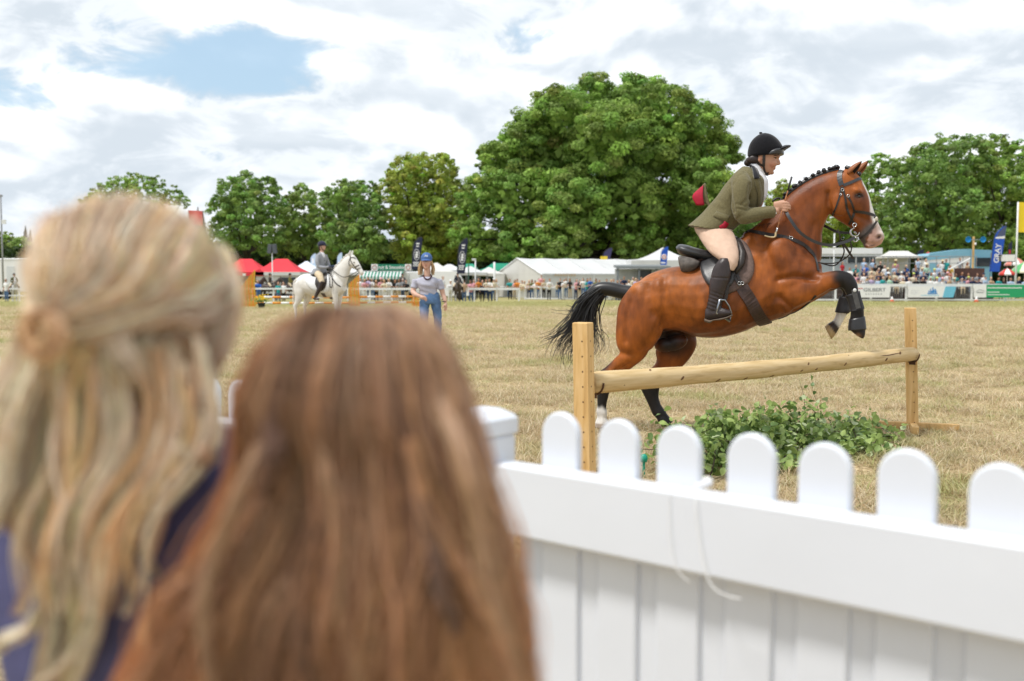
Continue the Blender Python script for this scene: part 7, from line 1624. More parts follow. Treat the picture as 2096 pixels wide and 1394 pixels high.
TOPS = {'white': (.75, .75, .74), 'navy': (.02, .028, .07), 'pale blue': (.38, .50, .66), 'pink': (.68, .34, .38), 'salmon': (.66, .28, .20), 'black': (.015, .015, .017), 'grey': (.30, .31, .33), 'teal': (.03, .33, .33), 'mustard': (.66, .42, .05), 'lilac': (.50, .42, .62), 'red': (.50, .03, .04), 'cream': (.68, .60, .44), 'orange': (.68, .25, .05), 'royal blue': (.03, .12, .46), 'mint green': (.42, .62, .48), 'olive': (.16, .16, .07), 'brown': (.16, .08, .05), 'tan': (.48, .33, .21)}
LEGS = {'dark jeans': (.03, .05, .11), 'blue jeans': (.09, .16, .30), 'black trousers': (.015, .015, .018), 'beige shorts': (.50, .40, .27), 'white trousers': (.7, .7, .68)}
HAIRC = {'dark hair': (.02, .014, .012), 'brown hair': (.07, .038, .022), 'fair hair': (.50, .36, .18), 'grey hair': (.35, .34, .33), 'auburn hair': (.17, .06, .025)}
HATS = {'white cap': (.76, .76, .76), 'navy cap': (.02, .03, .08), 'straw sunhat': (.66, .55, .34), 'white sunhat': (.76, .75, .72), 'pink sunhat': (.70, .38, .42), 'black cap': (.015, .015, .015), 'lime cap': (.60, .68, .15)}
SKINS = [(.56, .34, .25), (.50, .28, .19), (.60, .38, .30), (.40, .22, .14)]
PROTO = {}
def build_protos():
    for pose in ('stand', 'lean', 'sit'):
        for fem, lng in ((False, False), (True, True), (True, False)):
            me, hc = figure(pose, .030, fem, lng)
            for i in range(5): me.materials.append(M('crowd_base_%d' % i, (.5, .4, .3)))
            PROTO[(pose, fem, lng)] = (me, hc)
    mb = MB(); mb.ell((0, 0, .045), (.10, .115, .075), 12, 7); V, Fs = ellipsoid((0, -.13, .03), (.075, .075, .012), 10, 6); mb.add(V, Fs); PROTO['cap'] = mb.me('hat', True)
    mb = MB(); mb.lathe([(.20, .02), (.205, .03), (.105, .045), (.10, .10), (.075, .135), (.01, .145)], n=14); PROTO['sunhat'] = mb.me('hat', True)
    mb = MB(); mb.box((-.035, -.105, 0), (.055, .02, .04), bev=.006); mb.box((.035, -.105, 0), (.055, .02, .04), bev=.006); mb.tube([(-.08, -.03, 0), (-.065, -.10, .005), (.065, -.10, .005), (.08, -.03, 0)], .006, 4); PROTO['shades'] = mb.me('sunglasses')
build_protos()
_lab = set(); crowd_rng = random.Random(99)
def spectator(px, y_head, Z, pose, where, group, top=None, legs=None, hair=None, hat=None, fem=None, lng=None, scale=None, shades=False, child=False, turn=None, base_z=None):
    r_ = crowd_rng; verb = {'stand': 'standing', 'lean': 'leaning', 'sit': 'seated'}[pose]
    for tries in range(300):
        t = top or r_.choice(list(TOPS)); h = hair or r_.choice(list(HAIRC)); ht = hat if hat is not None else (r_.choice(list(HATS)) if r_.random() < .35 else '')
        f = fem if fem is not None else r_.random() < .55; lg = lng if lng is not None else (f and r_.random() < .65)
        desc = ('%s top, %s' % (t, ht)) if ht else ('%s top, %s' % (t, ('long ' if lg else 'short ') + h))
        lab = '%s in %s, %s %s' % ('child' if child else 'person', desc, verb, where)
        if lab not in _lab: break
        if tries == 40: hair = None; hat = None
        if tries == 90: top = None
    _lab.add(lab); me, hc = PROTO[(pose, bool(f), bool(lg))]
    full = hc.z + .115 + (.03 if ht else 0); zt = zat(y_head, Z) + gz(Z)
    sc = scale or (.72 if child else r_.uniform(.94, 1.04)*(.95 if f else 1.02))
    z0 = zt - full*sc if base_z is None else base_z
    root = empty('person', (at(px, 560, Z).x, Z, z0), (turn if turn is not None else r_.uniform(-.5, .5)), lab, 'person', group); root.scale = (sc, sc, sc)
    b = bpy.data.objects.new('body', me); COL.objects.link(b); b.parent = root
    cols = [('skin', r_.choice(SKINS)), (t, TOPS[t]), None, (h, HAIRC[h]), ('dark_shoes', (.03, .028, .026))]; l = legs or r_.choice(list(LEGS)); cols[2] = (l, LEGS[l])
    for i, (n_, c) in enumerate(cols):
        b.material_slots[i].link = 'OBJECT'; b.material_slots[i].material = M(('cloth_' if i in (1, 2) else '') + n_.replace(' ', '_') + ('_%d' % SKINS.index(c) if i == 0 else ''), c, .75, .10, 9, spec=.2)
    if ht:
        o = bpy.data.objects.new('hat', PROTO['cap' if 'cap' in ht else 'sunhat']); COL.objects.link(o); o.parent = root; o.location = hc + Vector((0, .005, .055)); 
        if not o.data.materials: o.data.materials.append(M('crowd_base_0', (.5, .4, .3)))
        o.material_slots[0].link = 'OBJECT'; o.material_slots[0].material = M('hat_'+ht.replace(' ', '_'), HATS[ht], .7, .06, 9)
    if shades or r_.random() < .25:
        o = bpy.data.objects.new('sunglasses', PROTO['shades']); COL.objects.link(o); o.parent = root; o.location = hc + Vector((0, 0, .015))
        if not o.data.materials: o.data.materials.append(M('dark_glass', (0, 0, 0)))
    return root
def crowd():
    G1, G2, G3 = 'spectators leaning on the white rail', 'spectators at the marquee rail', 'spectators in the stand'
    S = spectator; w = 'at the far left rail'
    S(12, 576, 74.4, 'stand', w, G1, 'white', 'blue jeans', 'grey hair', '', False, False, base_z=gz(74.4))
    w = 'under the left red gazebo'
    for px, y, t, h in ((474, 576, 'cream', 'fair hair'), (481, 573, 'pink', 'brown hair'), (491, 575, 'brown', 'brown hair')): S(px, y, 76, 'lean', w, G1, t, None, h, '', True, True)
    w = 'under the right red gazebo'
    S(529, 573, 75.6, 'lean', w, G1, 'royal blue', 'blue jeans', 'auburn hair', '', False, False); S(569, 577, 75.6, 'stand', w, G1, 'teal', 'blue jeans', 'brown hair', '', True, False, child=False); S(580, 577, 75.7, 'stand', w, G1, 'white', 'black trousers', 'brown hair', '', True, True)
    w = 'before the fruit stall'
    for px, y, t, h, ht in ((738, 569, 'white', 'brown hair', ''), (746, 571, 'pink', 'fair hair', ''), (755, 568, 'lilac', 'auburn hair', ''), (763, 570, 'white', 'grey hair', ''), (770, 573, 'tan', 'fair hair', ''), (779, 569, 'pink', 'dark hair', 'pink sunhat'), (787, 572, 'cream', 'fair hair', ''), (797, 570, 'white', 'fair hair', ''), (808, 572, 'black', 'auburn hair', ''), (816, 571, 'grey', 'dark hair', ''), (824, 570, 'grey', 'grey hair', ''), (832, 573, 'black', 'brown hair', '')):
        S(px, y, 75.8+crowd_rng.random()*.6, 'lean', w, G1, t, None, h, ht)
    w = 'left of the marquee'
    S(906, 565, 75.8, 'stand', 'right of the woman in the blue cap', G1, 'white', 'white trousers', 'grey hair', '', False, False, turn=.9); S(921, 573, 75.6, 'lean', w, G1, 'white', 'white trousers', 'fair hair', 'white cap'); S(950, 573, 74.5, 'stand', w, G1, 'tan', 'blue jeans', 'brown hair', '', False, False, turn=pi)
    for px, y, t, l, h, ht, po in ((964, 573, 'pink', 'blue jeans', 'dark hair', '', 'lean'), (971, 572, 'pink', 'dark jeans', 'brown hair', '', 'lean'), (979, 570, 'orange', 'black trousers', 'auburn hair', '', 'lean'), (987, 573, 'navy', 'black trousers', 'dark hair', '', 'stand'), (995, 571, 'cream', 'dark jeans', 'dark hair', '', 'lean'), (1003, 570, 'white', 'dark jeans', 'dark hair', '', 'lean'), (1010, 570, 'cream', 'blue jeans', 'fair hair', 'white cap', 'lean'), (1016, 571, 'white', 'beige shorts', 'fair hair', '', 'stand')):
        S(px, y, 75.6, po, w, G1, t, l, h, ht, base_z=None)
    w = 'before the marquee gable'
    for px, y, t, h, ch in ((1041, 577, 'red', 'dark hair', True), (1044, 571, 'teal', 'dark hair', False), (1053, 573, 'pink', 'brown hair', False), (1060, 571, 'orange', 'dark hair', False), (1067, 574, 'cream', 'auburn hair', False), (1075, 575, 'cream', 'fair hair', False), (1083, 573, 'tan', 'fair hair', False), (1089, 572, 'olive', 'dark hair', False), (1097, 574, 'white', 'brown hair', False), (1103, 570, 'orange', 'brown hair', False), (1108, 563, 'pink', 'brown hair', False), (1113, 571, 'cream', 'fair hair', False)):
        S(px, y, 84.2 - (px-1060)*.015, 'lean', w, G2, t, None, h, '', child=ch, shades=px == 1089)
    w = 'above the bay horse\'s tail'
    for px, y, t, h, ch in ((1124, 570, 'white', 'dark hair', False), (1140, 577, 'cream', 'fair hair', True), (1146, 570, 'black', 'dark hair', False), (1153, 572, 'white', 'brown hair', False), (1159, 569, 'white', 'brown hair', False), (1167, 570, 'black', 'brown hair', False), (1179, 571, 'pink', 'brown hair', False), (1186, 573, 'black', 'dark hair', False), (1194, 569, 'white', 'dark hair', False), (1201, 570, 'teal', 'dark hair', False), (1207, 569, 'royal blue', 'brown hair', False)):
        S(px, y, 82.4 - (px-1120)*.015, 'lean', w, G2, t, None, h, '', child=ch)
    w = 'before the grey stall'
    for px, y, t, h in ((1220, 570, 'olive', 'dark hair'), (1227, 573, 'pink', 'brown hair'), (1241, 571, 'black', 'dark hair'), (1250, 572, 'cream', 'fair hair'), (1257, 571, 'grey', 'brown hair'), (1264, 573, 'black', 'dark hair'), (1270, 572, 'navy', 'dark hair'), (1277, 566, 'navy', 'brown hair'), (1288, 573, 'white', 'fair hair'), (1294, 567, 'cream', 'grey hair'), (1300, 569, 'lilac', 'fair hair'), (1306, 571, 'white', 'brown hair'), (1313, 567, 'pink', 'brown hair'), (1320, 571, 'red', 'brown hair'), (1328, 570, 'white', 'dark hair'), (1338, 571, 'navy', 'brown hair'), (1349, 572, 'white', 'fair hair'), (1361, 571, 'grey', 'brown hair')):
        S(px, y, 81.0 - (px-1220)*.012, 'lean', w, G2, t, None, h, '')
    # the stand: front row on the lowest tier, then three rows behind and standing people at the top
    def where(px):
        return ('under the horse\'s muzzle' if px < 1775 else 'under the white gazebo' if px < 1830 else 'above the barrier gap' if px < 1862 else 'above the blue emblem' if px < 1925 else 'before the blue lorry' if px < 1985 else 'by the blue banner' if px < 2045 else 'at the right edge')
    rows = [(77.9, 567, 1746, 2100, 12.5, 'front row'), (78.9, 558, 1740, 2020, 14.5, 'second row'), (79.9, 549, 1738, 1992, 16.5, 'third row'), (80.8, 541, 1752, 1930, 21, 'back row')]
    fixed = {('third row', 1790): ('navy', '', 'brown hair'), ('back row', 1815): ('navy', 'white sunhat', 'grey hair')}
    for Z, y, x0, x1, st, nm in rows:
        x = x0
        while x < x1:
            px = x + crowd_rng.uniform(-2.5, 2.5); t = crowd_rng.choice(['white', 'white', 'white', 'white', 'navy', 'navy', 'pale blue', 'pale blue', 'pink', 'salmon', 'black', 'black', 'grey', 'grey', 'teal', 'lilac', 'cream', 'cream', 'royal blue', 'mint green', 'tan'])
            S(px, y+crowd_rng.uniform(-2, 2.5), Z+crowd_rng.uniform(-.15, .15), 'sit' if px < 2014 else 'lean', nm + ' ' + where(px), G3, t, turn=crowd_rng.uniform(-.7, .4), child=False)
            x += st*crowd_rng.uniform(.85, 1.25)
    for px, y, t, h, ht, f in ((1768, 530, 'pale blue', 'fair hair', '', True), (1786, 531, 'pale blue', 'brown hair', '', True), (1801, 535, 'black', 'brown hair', '', False), (1833, 532, 'pink', 'brown hair', 'straw sunhat', True), (1879, 529, 'pale blue', 'auburn hair', '', True), (1895, 530, 'white', 'fair hair', '', True), (1929, 533, 'white', 'brown hair', 'straw sunhat', True), (1936, 530, 'teal', 'grey hair', '', False), (1964, 528, 'grey', 'brown hair', '', False), (1980, 537, 'tan', 'auburn hair', '', True), (1724, 536, 'red', 'brown hair', '', True)):
        S(px, y, 81.1, 'stand', 'atop the stand ' + where(px), G3, t, None, h, ht, f, f)
    S(1945, 543, 80.6, 'sit', 'back row before the blue lorry', G3, 'mustard', None, 'brown hair', '', True, False)
crowd()

# ---- the woman walking in the ring
def build_woman():
    Z = 16.3; W_ = lambda x, y, dz=0.: at(x, y, Z+dz); base = Vector((at(880, 700, Z).x, Z, gz(Z))); root = empty('person', base, 0, 'woman in blue cap, grey t-shirt and jeans walking in the ring, hand on hip', 'person')
    P = []; k = Z/F                                                    # metres per photo pixel there
    T = lambda pts, r, n=12: (*tube(catmull([tuple(p-base) for p in pts], 4), np.interp(np.linspace(0, 1, 4*(len(pts)-1)+1), np.linspace(0, 1, len(r)), r), n), 0)
    E = lambda c, r: (*ellipsoid(c-base, r, 14, 10), 0)
    head = W_(873, 537); body = [E(head, (.080, .097, .124)), E(head+Vector((0, -.10, -.015)), (.013, .022, .024)), E(head+Vector((0, -.06, -.085)), (.035, .035, .03)), E(head+Vector((0, -.088, -.055)), (.026, .012, .009)), T([W_(874, 548), W_(875, 566)], [.052, .055])]
    L_ = lambda s, x, y, dz=0.: W_(x, y, dz)
    armR = [W_(851, 574), W_(847, 590, -.02), W_(845, 599, -.04)]; armR2 = [W_(845, 598, -.04), W_(853, 604, -.12), W_(864, 608, -.16)]
    armL = [W_(898, 574), W_(904, 592), W_(907, 604)]; armL2 = [W_(907, 603), W_(911, 614, -.04), W_(911, 620, -.05)]
    body += [T(armR, [.05, .044, .042]), T(armR2, [.042, .036, .026]), T(armL, [.05, .044, .04]), T(armL2, [.04, .034, .026]), E(W_(866, 609, -.17), (.045, .03, .035)), E(W_(912, 625, -.06), (.028, .034, .05))]
    for j, (dx, dy) in enumerate(((5, -1), (6, 1), (6, 3), (4, 5))): body.append(T([W_(866, 608+j, -.17), W_(866+dx, 609+dy, -.18), W_(866+dx+2, 612+dy, -.17)], [.011, .010, .008], 8))
    for j in range(4): body.append(T([W_(909.5+j*1.7, 628, -.06), W_(909.5+j*1.6, 633, -.07), W_(909+j*1.4, 636.5, -.06)], [.010, .009, .007], 8))
    body.append(T([W_(908, 624, -.09), W_(906.5, 629, -.10), W_(907, 632, -.10)], [.011, .010, .008], 8))
    tor = [(874, 568, .10, .05), (875, 574, .175, .085), (875, 583, .165, .105), (876, 592, .130, .10), (878, 600, .128, .095), (880, 610, .145, .11), (881, 620, .14, .11)]
    def lf(rows, g=0.): return (*loft([(*(W_(x, y)-base+Vector((0, d+g, 0))), *(W_(x, y)-base-Vector((0, d+g, 0))), w+g, 0, 0) for x, y, w, d in rows], 4, 20, .95, (1, 0, 0)), 0)
    body.append(lf(tor, -.01)); legR = [W_(869, 618), W_(868, 655, -.10), W_(872, 690, -.02), W_(873, 716, .05)]; legL = [W_(892, 618), W_(896, 655), W_(895, 690, .02), W_(893, 718, .03)]
    for lg in (legR, legL): body.append(T(lg, [.075, .055, .045, .035]))
    for f in (legR[-1], legL[-1]): body.append(T([f+Vector((0, .04, -.02)), f+Vector((0, -.16, -.04))], [.042, .034]))
    bm_ = fuse(body, .0095, 3, 'body'); c = np.tile(np.array((.60, .37, .28)), (len(bm_.vertices), 1)); co = getco(bm_)
    for p, r, cc, a in ((head+Vector((0, -.1, -.055)), .02, (.42, .12, .11), .8), (head+Vector((.033, -.09, .02)), .013, (.08, .05, .04), .8), (head+Vector((-.033, -.09, .02)), .013, (.08, .05, .04), .8), (head+Vector((.05, -.08, -.03)), .025, (.62, .28, .22), .5), (head+Vector((-.05, -.08, -.03)), .025, (.62, .28, .22), .5)):
        t = a*np.exp(-(np.linalg.norm(co-np.array(p-base), axis=1)/r)**2); c = c*(1-t[:, None])+np.array(cc)*t[:, None]
    setcol(bm_, c); link('body', bm_, M('woman_skin', (1, 1, 1), .5, .05, 30, attr='Col', spec=.35), root)
    ts = fuse([lf([(874, 566.5, .085, .06), (875, 571, .165, .085), (875, 578, .178, .11), (875, 584, .160, .122), (876, 592, .138, .108), (878, 600, .140, .104), (879, 603.5, .144, .105)], .008), T(armR[:2], [.060, .057, .056]), T(armL[:2], [.060, .057, .056])], .0095, 3, 't_shirt')
    co = getco(ts); no = getno(ts); co += no*(.004*np.sin(co[:, 2]*70+co[:, 0]*20)*sstep(co[:, 2], 1.25, 1.0))[:, None]; ts.vertices.foreach_set('co', co.astype(np.float32).ravel())
    t_ = link('t_shirt', ts, M('grey_tshirt', (.42, .42, .50), .85, .06, 25, .2, 120), root)
    mb = MB(); pts = [W_(866.5, 564.5, -.045)-base, W_(870, 570, -.095)-base, W_(875, 572, -.105)-base, W_(880, 570, -.095)-base, W_(883.5, 564.5, -.045)-base, W_(880, 562, .055)-base, W_(870, 562, .055)-base]; mb.tube(catmull([tuple(p) for p in pts+pts[:1]], 4), .011, 6); mb.build('neckband', M('dark_red_trim', (.05, .012, .02), .8), t_, True)
    jn = fuse([lf([(879, 598, .134, .10), (880, 607, .155, .115), (881, 616, .160, .118), (881, 622, .15, .11)], .004), T(legR, [.088, .066, .056, .048]), T(legL, [.088, .066, .056, .048])], .0095, 3, 'jeans')
    co = getco(jn); no = getno(jn); co += no*(.004*np.sin(co[:, 2]*46+co[:, 0]*60)*np.sin(co[:, 2]*15))[:, None]; jn.vertices.foreach_set('co', co.astype(np.float32).ravel())
    link('jeans', jn, M('faded_denim', (.10, .19, .36), .8, .22, 10, .2, 200), root)
    mb = MB(); hc = head-base+Vector((0, .008, .062)); V, Fs = ellipsoid(hc, (.096, .114, .100), 18, 12); V = [Vector((v.x, v.y, max(v.z, hc.z-.015))) for v in V]; mb.add(V, Fs); cp = mb.build('cap', M('blue_cap', (.06, .13, .32), .8, .06, 30), root, True)
    pk = []; 
    V = []; Fs = []
    for i in range(4):
        for j in range(9): a = -pi/2 + R(72)*(j-4)/4; rr = 1+.55*i/3*cos(a+pi/2); V.append(hc+Vector((.092*cos(a), .108*sin(a)*rr, -.006-.026*(i/3)**1.4)))
    V += [v+Vector((0, 0, -.007)) for v in V[:36]]
    for i in range(3):
        for j in range(8): a = i*9+j; Fs += [(a, a+1, a+10, a+9), (36+a, 36+a+9, 36+a+10, 36+a+1)]
    link('peak', mesh('peak', V, Fs), M('blue_cap', (0, 0, 0)), cp); mb = MB(); mb.tube([hc+Vector((-.022, -.106, .028)), hc+Vector((-.008, -.100, .052)), hc+Vector((.005, -.106, .03)), hc+Vector((.02, -.100, .05)), hc+Vector((.026, -.108, .026))], .006, 5); mb.build('logo', WHITET, cp)
    for s in (-1, 1):
        H = Hair()
        for q in range(9):
            o = head + Vector((s*(.070+.002*q), .03-.012*(q-3), .02)); H.lock([tuple(o), tuple(o+Vector((s*.022, 0, -.07))), tuple(o+Vector((s*(.020+.002*q), -.005, -.14))), tuple(o+Vector((s*(.008+.004*q), -.02, -.205-.01*(q % 3))))], [.010, .016, .016, .006], 30, np.array((.92, .66, .36))*(1 if q % 3 else .8), .0022, .15, 4, .006, 8)
        H.build('hair', hair_mat('strand_hair'), root, base)
    mb = MB(); V, Fs = ring(W_(908.5, 617, -.05)-base, .034, .008, n=14, m=5); a = MB().add([Vector((v[0], v[1], v[2])) for v in V], Fs); c0 = W_(908.5, 617, -.05)-base; rot = Matrix.Rotation(pi/2, 3, 'X'); me = mesh('watch', [c0 + rot @ (Vector(v)-c0) for v in V], Fs); link('watch', me, M('black_rubber', (0, 0, 0)), root)
build_woman()

# ---- standing horses with riders
def horse_shape(head_up=0., voxel=.018, smooth=5, walk=.05):
    parts = []; A_ = lambda rows, n=18, lat=0., exp=.95: parts.append((*loft([(r[0], 0, r[1], r[2], 0, r[3], r[4], lat, 0) for r in rows], 4, n, exp), 0))
    A_([(-.82,1.20,-.82,1.05,.10),(-.73,1.38,-.73,.94,.20),(-.5,1.46,-.52,.88,.265),(-.2,1.41,-.2,.82,.30),(.1,1.40,.1,.80,.30),(.35,1.47,.36,.82,.255),(.55,1.42,.6,.88,.215),(.72,1.22,.74,.98,.12)], 20)
    A_([(.22,1.46,.62,1.00,.15),(.42,1.60,.76,1.12,.12),(.60,1.75,.84,1.34,.10),(.76,1.89,.92,1.54,.088),(.90,1.96,1.00,1.66,.08)])
    A_([(.93,1.96,.90,1.86,.05),(1.02,1.97,.94,1.69,.085),(1.11,1.87,1.00,1.63,.097),(1.20,1.74,1.10,1.57,.075),(1.28,1.60,1.19,1.49,.058),(1.34,1.50,1.25,1.41,.054),(1.32,1.43,1.28,1.40,.03)])
    for s, dx in ((1, walk), (-1, -walk)):
        A_([(-.40+dx*.2,1.25,-.80+dx*.2,1.2,.10),(-.42+dx*.4,.98,-.80+dx*.4,.98,.11),(-.48+dx*.6,.82,-.76+dx*.6,.84,.085),(-.58+dx*.8,.66,-.76+dx*.8,.67,.06),(-.68+dx,.54,-.81+dx,.57,.046),(-.69+dx,.42,-.77+dx,.42,.034),(-.70+dx,.22,-.76+dx,.22,.03),(-.685+dx,.13,-.765+dx,.14,.037),(-.655+dx,.08,-.735+dx,.10,.035),(-.62+dx,.02,-.75+dx,.02,.05),(-.61+dx,0,-.755+dx,0,.052)], 14, s*.15)
        A_([(.64,1.12,.36,1.10,.09),(.60-dx*.3,.92,.40-dx*.3,.92,.078),(.57-dx*.6,.72,.43-dx*.6,.72,.058),(.55-dx*.8,.54,.45-dx*.8,.54,.047),(.555-dx,.47,.45-dx,.47,.046),(.535-dx,.38,.462-dx,.38,.034),(.53-dx,.20,.465-dx,.20,.03),(.545-dx,.12,.455-dx,.125,.037),(.56-dx,.07,.475-dx,.08,.035),(.60-dx,.015,.465-dx,.015,.05),(.605-dx,0,.46-dx,0,.052)], 14, s*.14)
        parts.append((*ellipsoid((-.56, s*.16, 1.15), (.19, .10, .22), 12, 8), 0)); parts.append((*ellipsoid((.45, s*.16, 1.15), (.13, .07, .20), 12, 8), 0)); parts.append((*ellipsoid((1.01, s*.065, 1.76), (.07, .03, .09), 10, 8), 0))
        parts.append((*tube([(.93, s*.045, 1.95), (.955, s*.06, 2.03), (.975, s*.055, 2.10)], [.03, .032, .008], 8), 0))
    return fuse(parts, voxel, smooth, 'body')
def horse_rider(coat, points, jacket, name_lab, rider_lab, loc, rz, sc, hc_helmet, jcol, fine=False, grp=None, cat='horse', number=False, hi=None):
    root = empty('horse', loc, rz, name_lab, 'horse', grp and 'mounted horses waiting beyond the rail'); root.scale = (sc,)*3
    me = hi if hi else horse_shape(); o = link('body', me, None, root)
    if not me.materials: me.materials.append(coat)
    o.material_slots[0].link = 'OBJECT'; o.material_slots[0].material = coat
    H_ = lambda nm, mb, m, par=root, sm=True: mb.build(nm, m, par, sm)
    mane = M('pale_mane', (.70, .67, .62), .7, .1, 30) if fine else BLACKHAIR; tailm = mane
    mb = MB(); cr_ = catmull([(.40, 0, 1.60), (.60, 0, 1.76), (.76, 0, 1.90), (.92, 0, 1.98)], 5); mb.tube(cr_, .022, 8)
    if fine:
        for k in range(9): i = int(1+k*1.7); p = Vector(cr_[min(i, len(cr_)-1)]); mb.ell(p+Vector((0, -.01, .022)), (.028, .025, .028), 8, 6)
    H_('mane', mb, mane)
    mb = MB()
    for k in range(26): j = nr.normal(0, .025, 3); mb.tube(catmull([(-.80, 0, 1.34), (-.90+j[0], j[1], 1.22), (-.92+j[0], j[1]*1.5, .9), (-.90+j[0]*2, j[1]*2, .55+abs(j[2]))], 3), np.linspace(.016, .004, 10), 4, cap=False)
    H_('tail', mb, tailm)
    for s in (1, -1): mb = MB(); mb.ell((1.10, s*.088, 1.755), (.022, .012, .018), 8, 6); H_('eye', mb, M('horse_eye', (0, 0, 0)))
    B = BVHTree.FromPolygons([v.co.copy() for v in me.vertices], [tuple(p.vertices) for p in me.polygons])
    def sf(p, off=0., side=1):
        h = B.ray_cast(Vector((p[0], -1.2*side, p[2])), Vector((0, side, 0)))
        if h[0] is None: h = B.find_nearest(Vector((p[0], -.05*side, p[2])))
        return h[0]+h[1]*off, h[1]
    br = link('bridle', None, parent=root)
    for s in (1, -1):
        for pts, w in (([(.97,0,1.93),(1.00,0,1.80),(1.10,0,1.66),(1.19,0,1.53)], .022), ([(.99,0,1.88),(1.05,0,1.89),(1.12,0,1.855)], .024), ([(1.12,0,1.62),(1.18,0,1.66),(1.235,0,1.685)], .026), ([(.96,0,1.86),(.93,0,1.74),(.95,0,1.66)], .018), ([(1.18,0,1.56),(1.24,0,1.60),(1.285,0,1.62)], .02)):
            link('strap', mesh('strap', *strap(pts, w, .006, 4, .003, s, surf=sf), False), LEATHER, br)
        p, n = sf((1.20, 0, 1.52), .01, s); link('bit_ring', mesh('ring', *ring(p, .035, .006, n=14)), STEEL, br)
        mb = MB(); mb.tube(catmull([(1.20, -s*.075, 1.52), (.85, -s*.16, 1.36), (.55, -s*.14, 1.48), (.30, -s*.10, 1.66)], 4), .010, 5); H_('rein', mb, LEATHER, br)
    if fine:
        mb = MB(); mb.tube(catmull([(.30, -.11, 1.66), (.40, -.24, 1.35), (.44, -.26, 1.10), (.50, -.25, 1.12), (.46, -.2, 1.4), (.36, -.12, 1.66)], 4), .010, 5); H_('rein_loop', mb, LEATHER, br)
        for s in (1, -1): link('breastplate', mesh('bp', *strap([(.28,0,1.50),(.46,0,1.34),(.60,0,1.18),(.70,0,1.10)], .03, .006, 4, .003, s, surf=sf), False), LEATHER, root)
    # saddle
    sd = empty('saddle', (0, 0, 0), 0, 'saddle under the ' + rider_lab.split(' on ')[0], 'saddle', grp and 'saddles of the mounted riders'); sd.parent = None; sd.location = loc; sd.rotation_euler = (0, 0, rz); sd.scale = (sc,)*3
    V, Fs = loft([(-.32,0,1.50,-.30,0,1.36,.10,0,0),(-.2,0,1.50,-.2,0,1.36,.17,0,0),(.0,0,1.46,.0,0,1.36,.15,0,0),(.18,0,1.52,.18,0,1.36,.11,0,0),(.26,0,1.56,.26,0,1.42,.06,0,0)], 4, 18); link('seat', mesh('seat', V, Fs), LEATHER, sd)
    for s in (1, -1):
        link('saddle_pad', pad([(-.34,1.40),(.0,1.36),(.24,1.46),(.42,1.26),(.38,1.0),(.14,.92),(-.12,1.02),(-.34,1.22)], lambda x, y, l: Vector((x, 0, y)), .008, .018, .05, s, None, sf), WHITEP if fine else BROWN_LEATHER, sd)
        link('flap', pad([(-.06,1.38),(.1,1.38),(.23,1.46),(.34,1.26),(.28,1.06),(.14,1.0),(.02,1.12)], lambda x, y, l: Vector((x, 0, y)), .03, .016, .05, s, None, sf), LEATHER, sd)
        link('girth', mesh('girth', *strap([(.16,0,1.05),(.18,0,.92),(.19,0,.83)], .09, .012, 4, .006, s, surf=sf), False), LEATHER, sd)
        mb = MB(); mb.tube([(.10, -s*.36, 1.16), (.07, -s*.38, .80)], .012, 5); mb.build('stirrup_leather', LEATHER, sd); link('stirrup', mesh('st', *ring((.09, -s*.385, .745), .062, .009, n=14)), STEEL, sd)
    # rider
    rd = empty('person', loc, rz, rider_lab, 'person', grp and 'mounted riders waiting beyond the rail'); rd.scale = (sc,)*3; P = []
    T = lambda pts, r, mi, n=12: P.append((*tube(catmull([tuple(p) for p in pts], 4), np.interp(np.linspace(0, 1, 4*(len(pts)-1)+1), np.linspace(0, 1, len(r)), r), n), mi)); Ep = lambda c, r, mi: P.append((*ellipsoid(c, r, 14, 10), mi))
    P.append((*loft([(.10,0,1.46,-.20,0,1.46,.17,0,0),(.08,0,1.56,-.17,0,1.56,.17,0,0),(.08,0,1.72,-.12,0,1.70,.15,0,0),(.09,0,1.86,-.11,0,1.86,.18,0,0),(.06,0,1.97,-.09,0,1.98,.17,0,0),(.03,0,2.04,-.05,0,2.05,.07,0,0)], 4, 18), 1))
    T([(0, 0, 2.0), (.01, 0, 2.10)], [.052, .05], 0); Ep((.025, 0, 2.195), (.095, .078, .115), 0); Ep((.12, 0, 2.18), (.02, .013, .022), 0); Ep((-.03, 0, 2.17), (.07, .075, .09), 4)
    for s in (1, -1):
        T([(-.01, s*.17, 1.96), (.02, s*.25, 1.78), (.06, s*.25, 1.64)], [.062, .055, .05], 1); T([(.06, s*.25, 1.64), (.20, s*.18, 1.62), (.29, s*.10, 1.64)], [.05, .042, .036], 1); Ep((.33, s*.07, 1.655), (.05, .035, .04), 5)
        T([(-.06, s*.11, 1.46), (.10, s*.25, 1.40), (.24, s*.34, 1.22)], [.105, .098, .072], 2); T([(.24, s*.34, 1.24), (.17, s*.375, 1.05), (.05, s*.385, .82)], [.066, .062, .045], 3); T([(.00, s*.385, .78), (.17, s*.395, .76)], [.04, .03], 3)
    m6 = [M('girl_skin', (0, 0, 0)), M('jacket_'+jacket, jcol, .85, .12, 30, .2, 120), M('cream_breeches', (.60, .49, .34), .8), M('dark_brown_boot', (0, 0, 0)), M('hair_dark_brown', (0, 0, 0)), M('navy_gloves', (.015, .03, .07), .7) if fine else M('girl_skin', (0, 0, 0))]
    bm_ = fuse(P, .013 if fine else .022, 3, 'body'); [bm_.materials.append(m) for m in m6]; link('body', bm_, None, rd)
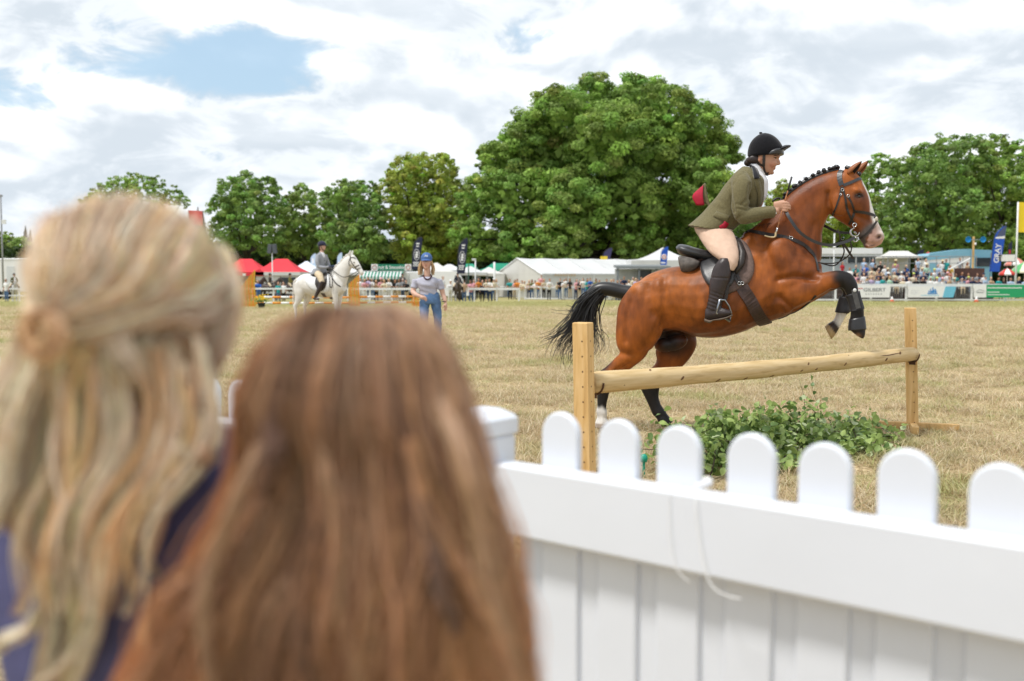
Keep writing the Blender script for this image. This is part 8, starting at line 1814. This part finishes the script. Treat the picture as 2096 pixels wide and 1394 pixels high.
    mb = MB(); V, Fs = ellipsoid((.005, 0, 2.25), (.128, .102, .105), 18, 12); V = [Vector((v.x, v.y, max(v.z, 2.225-.02*(v.x < 0)))) for v in V]; mb.add(V, Fs); V, Fs = ellipsoid((.13, 0, 2.235), (.065, .078, .014), 12, 6); mb.add(V, Fs); mb.ell((0, 0, 2.355), (.014, .014, .01), 6, 4); H_('helmet', mb, hc_helmet, rd)
    mb = MB(); mb.tube([(.03, .085, 2.22), (.06, .07, 2.12), (.085, 0, 2.085), (.06, -.07, 2.12), (.03, -.085, 2.22)], .009, 5); H_('chin_strap', mb, LEATHER, rd)
    if fine:
        V, Fs = loft([(.09,0,1.90,.02,0,1.90,.055,0,0),(.085,0,1.97,.0,0,1.98,.065,0,0),(.06,0,2.04,-.04,0,2.05,.06,0,0)], 3, 12); link('stock', mesh('stock', V, Fs), M('white_shirt', (0, 0, 0)), rd)
        for z in (1.62, 1.72, 1.82): mb = MB(); mb.ell((.098, 0, z), (.008, .014, .014), 8, 5); H_('button', mb, LEATHER, rd)
        P2 = [(*loft([(.10,0,1.60,-.24,0,1.60,.19,0,0),(.12,0,1.52,-.30,0,1.50,.22,0,0),(.12,0,1.46,-.34,0,1.42,.225,0,0)], 3, 18), 0)]; sk = fuse(P2, .014, 2, 'jacket_skirt'); link('jacket_skirt', sk, m6[1], rd)
    if number: mb = MB(); mb.box((.095, 0, 1.62), (.01, .20, .16)); H_('number_bib', mb, WHITET, rd, False)
    return root, rd
PONYM = M('grey_pony_coat', (.70, .68, .64), .6, .12, 5, .15, 90, spec=.3)
Zp = 25.8; pl = Vector((at(660, 640, Zp).x, Zp, gz(Zp)))
horse_rider(PONYM, None, 'grey', 'white pony with plaited mane standing in the ring behind the brown-haired girl', 'rider in grey tweed jacket and navy velvet helmet on the white pony', pl, R(-24), .94, M('navy_velvet', (.012, .014, .04), .85, .2, 50, sheen=.3), (.30, .31, .335), True, hi=None)
bgh = horse_shape(0, .03, 3, .12); black = M('black_velvet', (0, 0, 0))
for px, Z, rz, coatc, cn, jc, jn, lab, lab2, numb in ((553, 78, R(-12), (.05, .035, .028), 'dark_brown_coat', (.075, .06, .05), 'brown', 'dark brown horse waiting beyond the rail, left of the speaker mast', 'rider in dark brown jacket on the horse left of the speaker mast', False),
        (594, 78.5, R(-8), (.20, .07, .025), 'chestnut_coat', (.22, .19, .05), 'ochre', 'chestnut horse waiting beyond the rail, right of the speaker mast', 'rider in ochre tweed on the chestnut horse right of the speaker mast', False),
        (520, 79.5, R(40), (.06, .03, .02), 'brown_coat', (.20, .17, .05), 'mustard', 'brown horse half hidden behind the tall orange jump wing', 'rider in mustard tweed half hidden behind the tall orange jump wing', False),
        (937, 73.6, R(-82), (.05, .03, .022), 'dark_brown_coat', (.015, .018, .03), 'navy', 'dark horse facing the ring, right of the woman in jeans', 'rider in navy jacket with a white number on the dark horse', True),
        (824, 77.5, R(-95), (.10, .05, .03), 'brown_coat', (.10, .09, .09), 'charcoal', 'brown horse behind the rail at the right end of the fruit stall', 'rider in charcoal jacket behind the crowd by the fruit stall', False),
        (30, 77, R(-60), (.45, .44, .42), 'pale_grey_coat', (.11, .11, .05), 'green', 'pale grey horse beside the white trailer at the far left', 'rider in dark green tweed beside the white trailer', False)):
    horse_rider(M(cn, coatc, .5, .15, 6, spec=.35), None, jn, lab, lab2, Vector((at(px, 600, Z).x, Z, gz(Z))), rz, .93, black, jc, False, 'g', number=numb, hi=bgh)
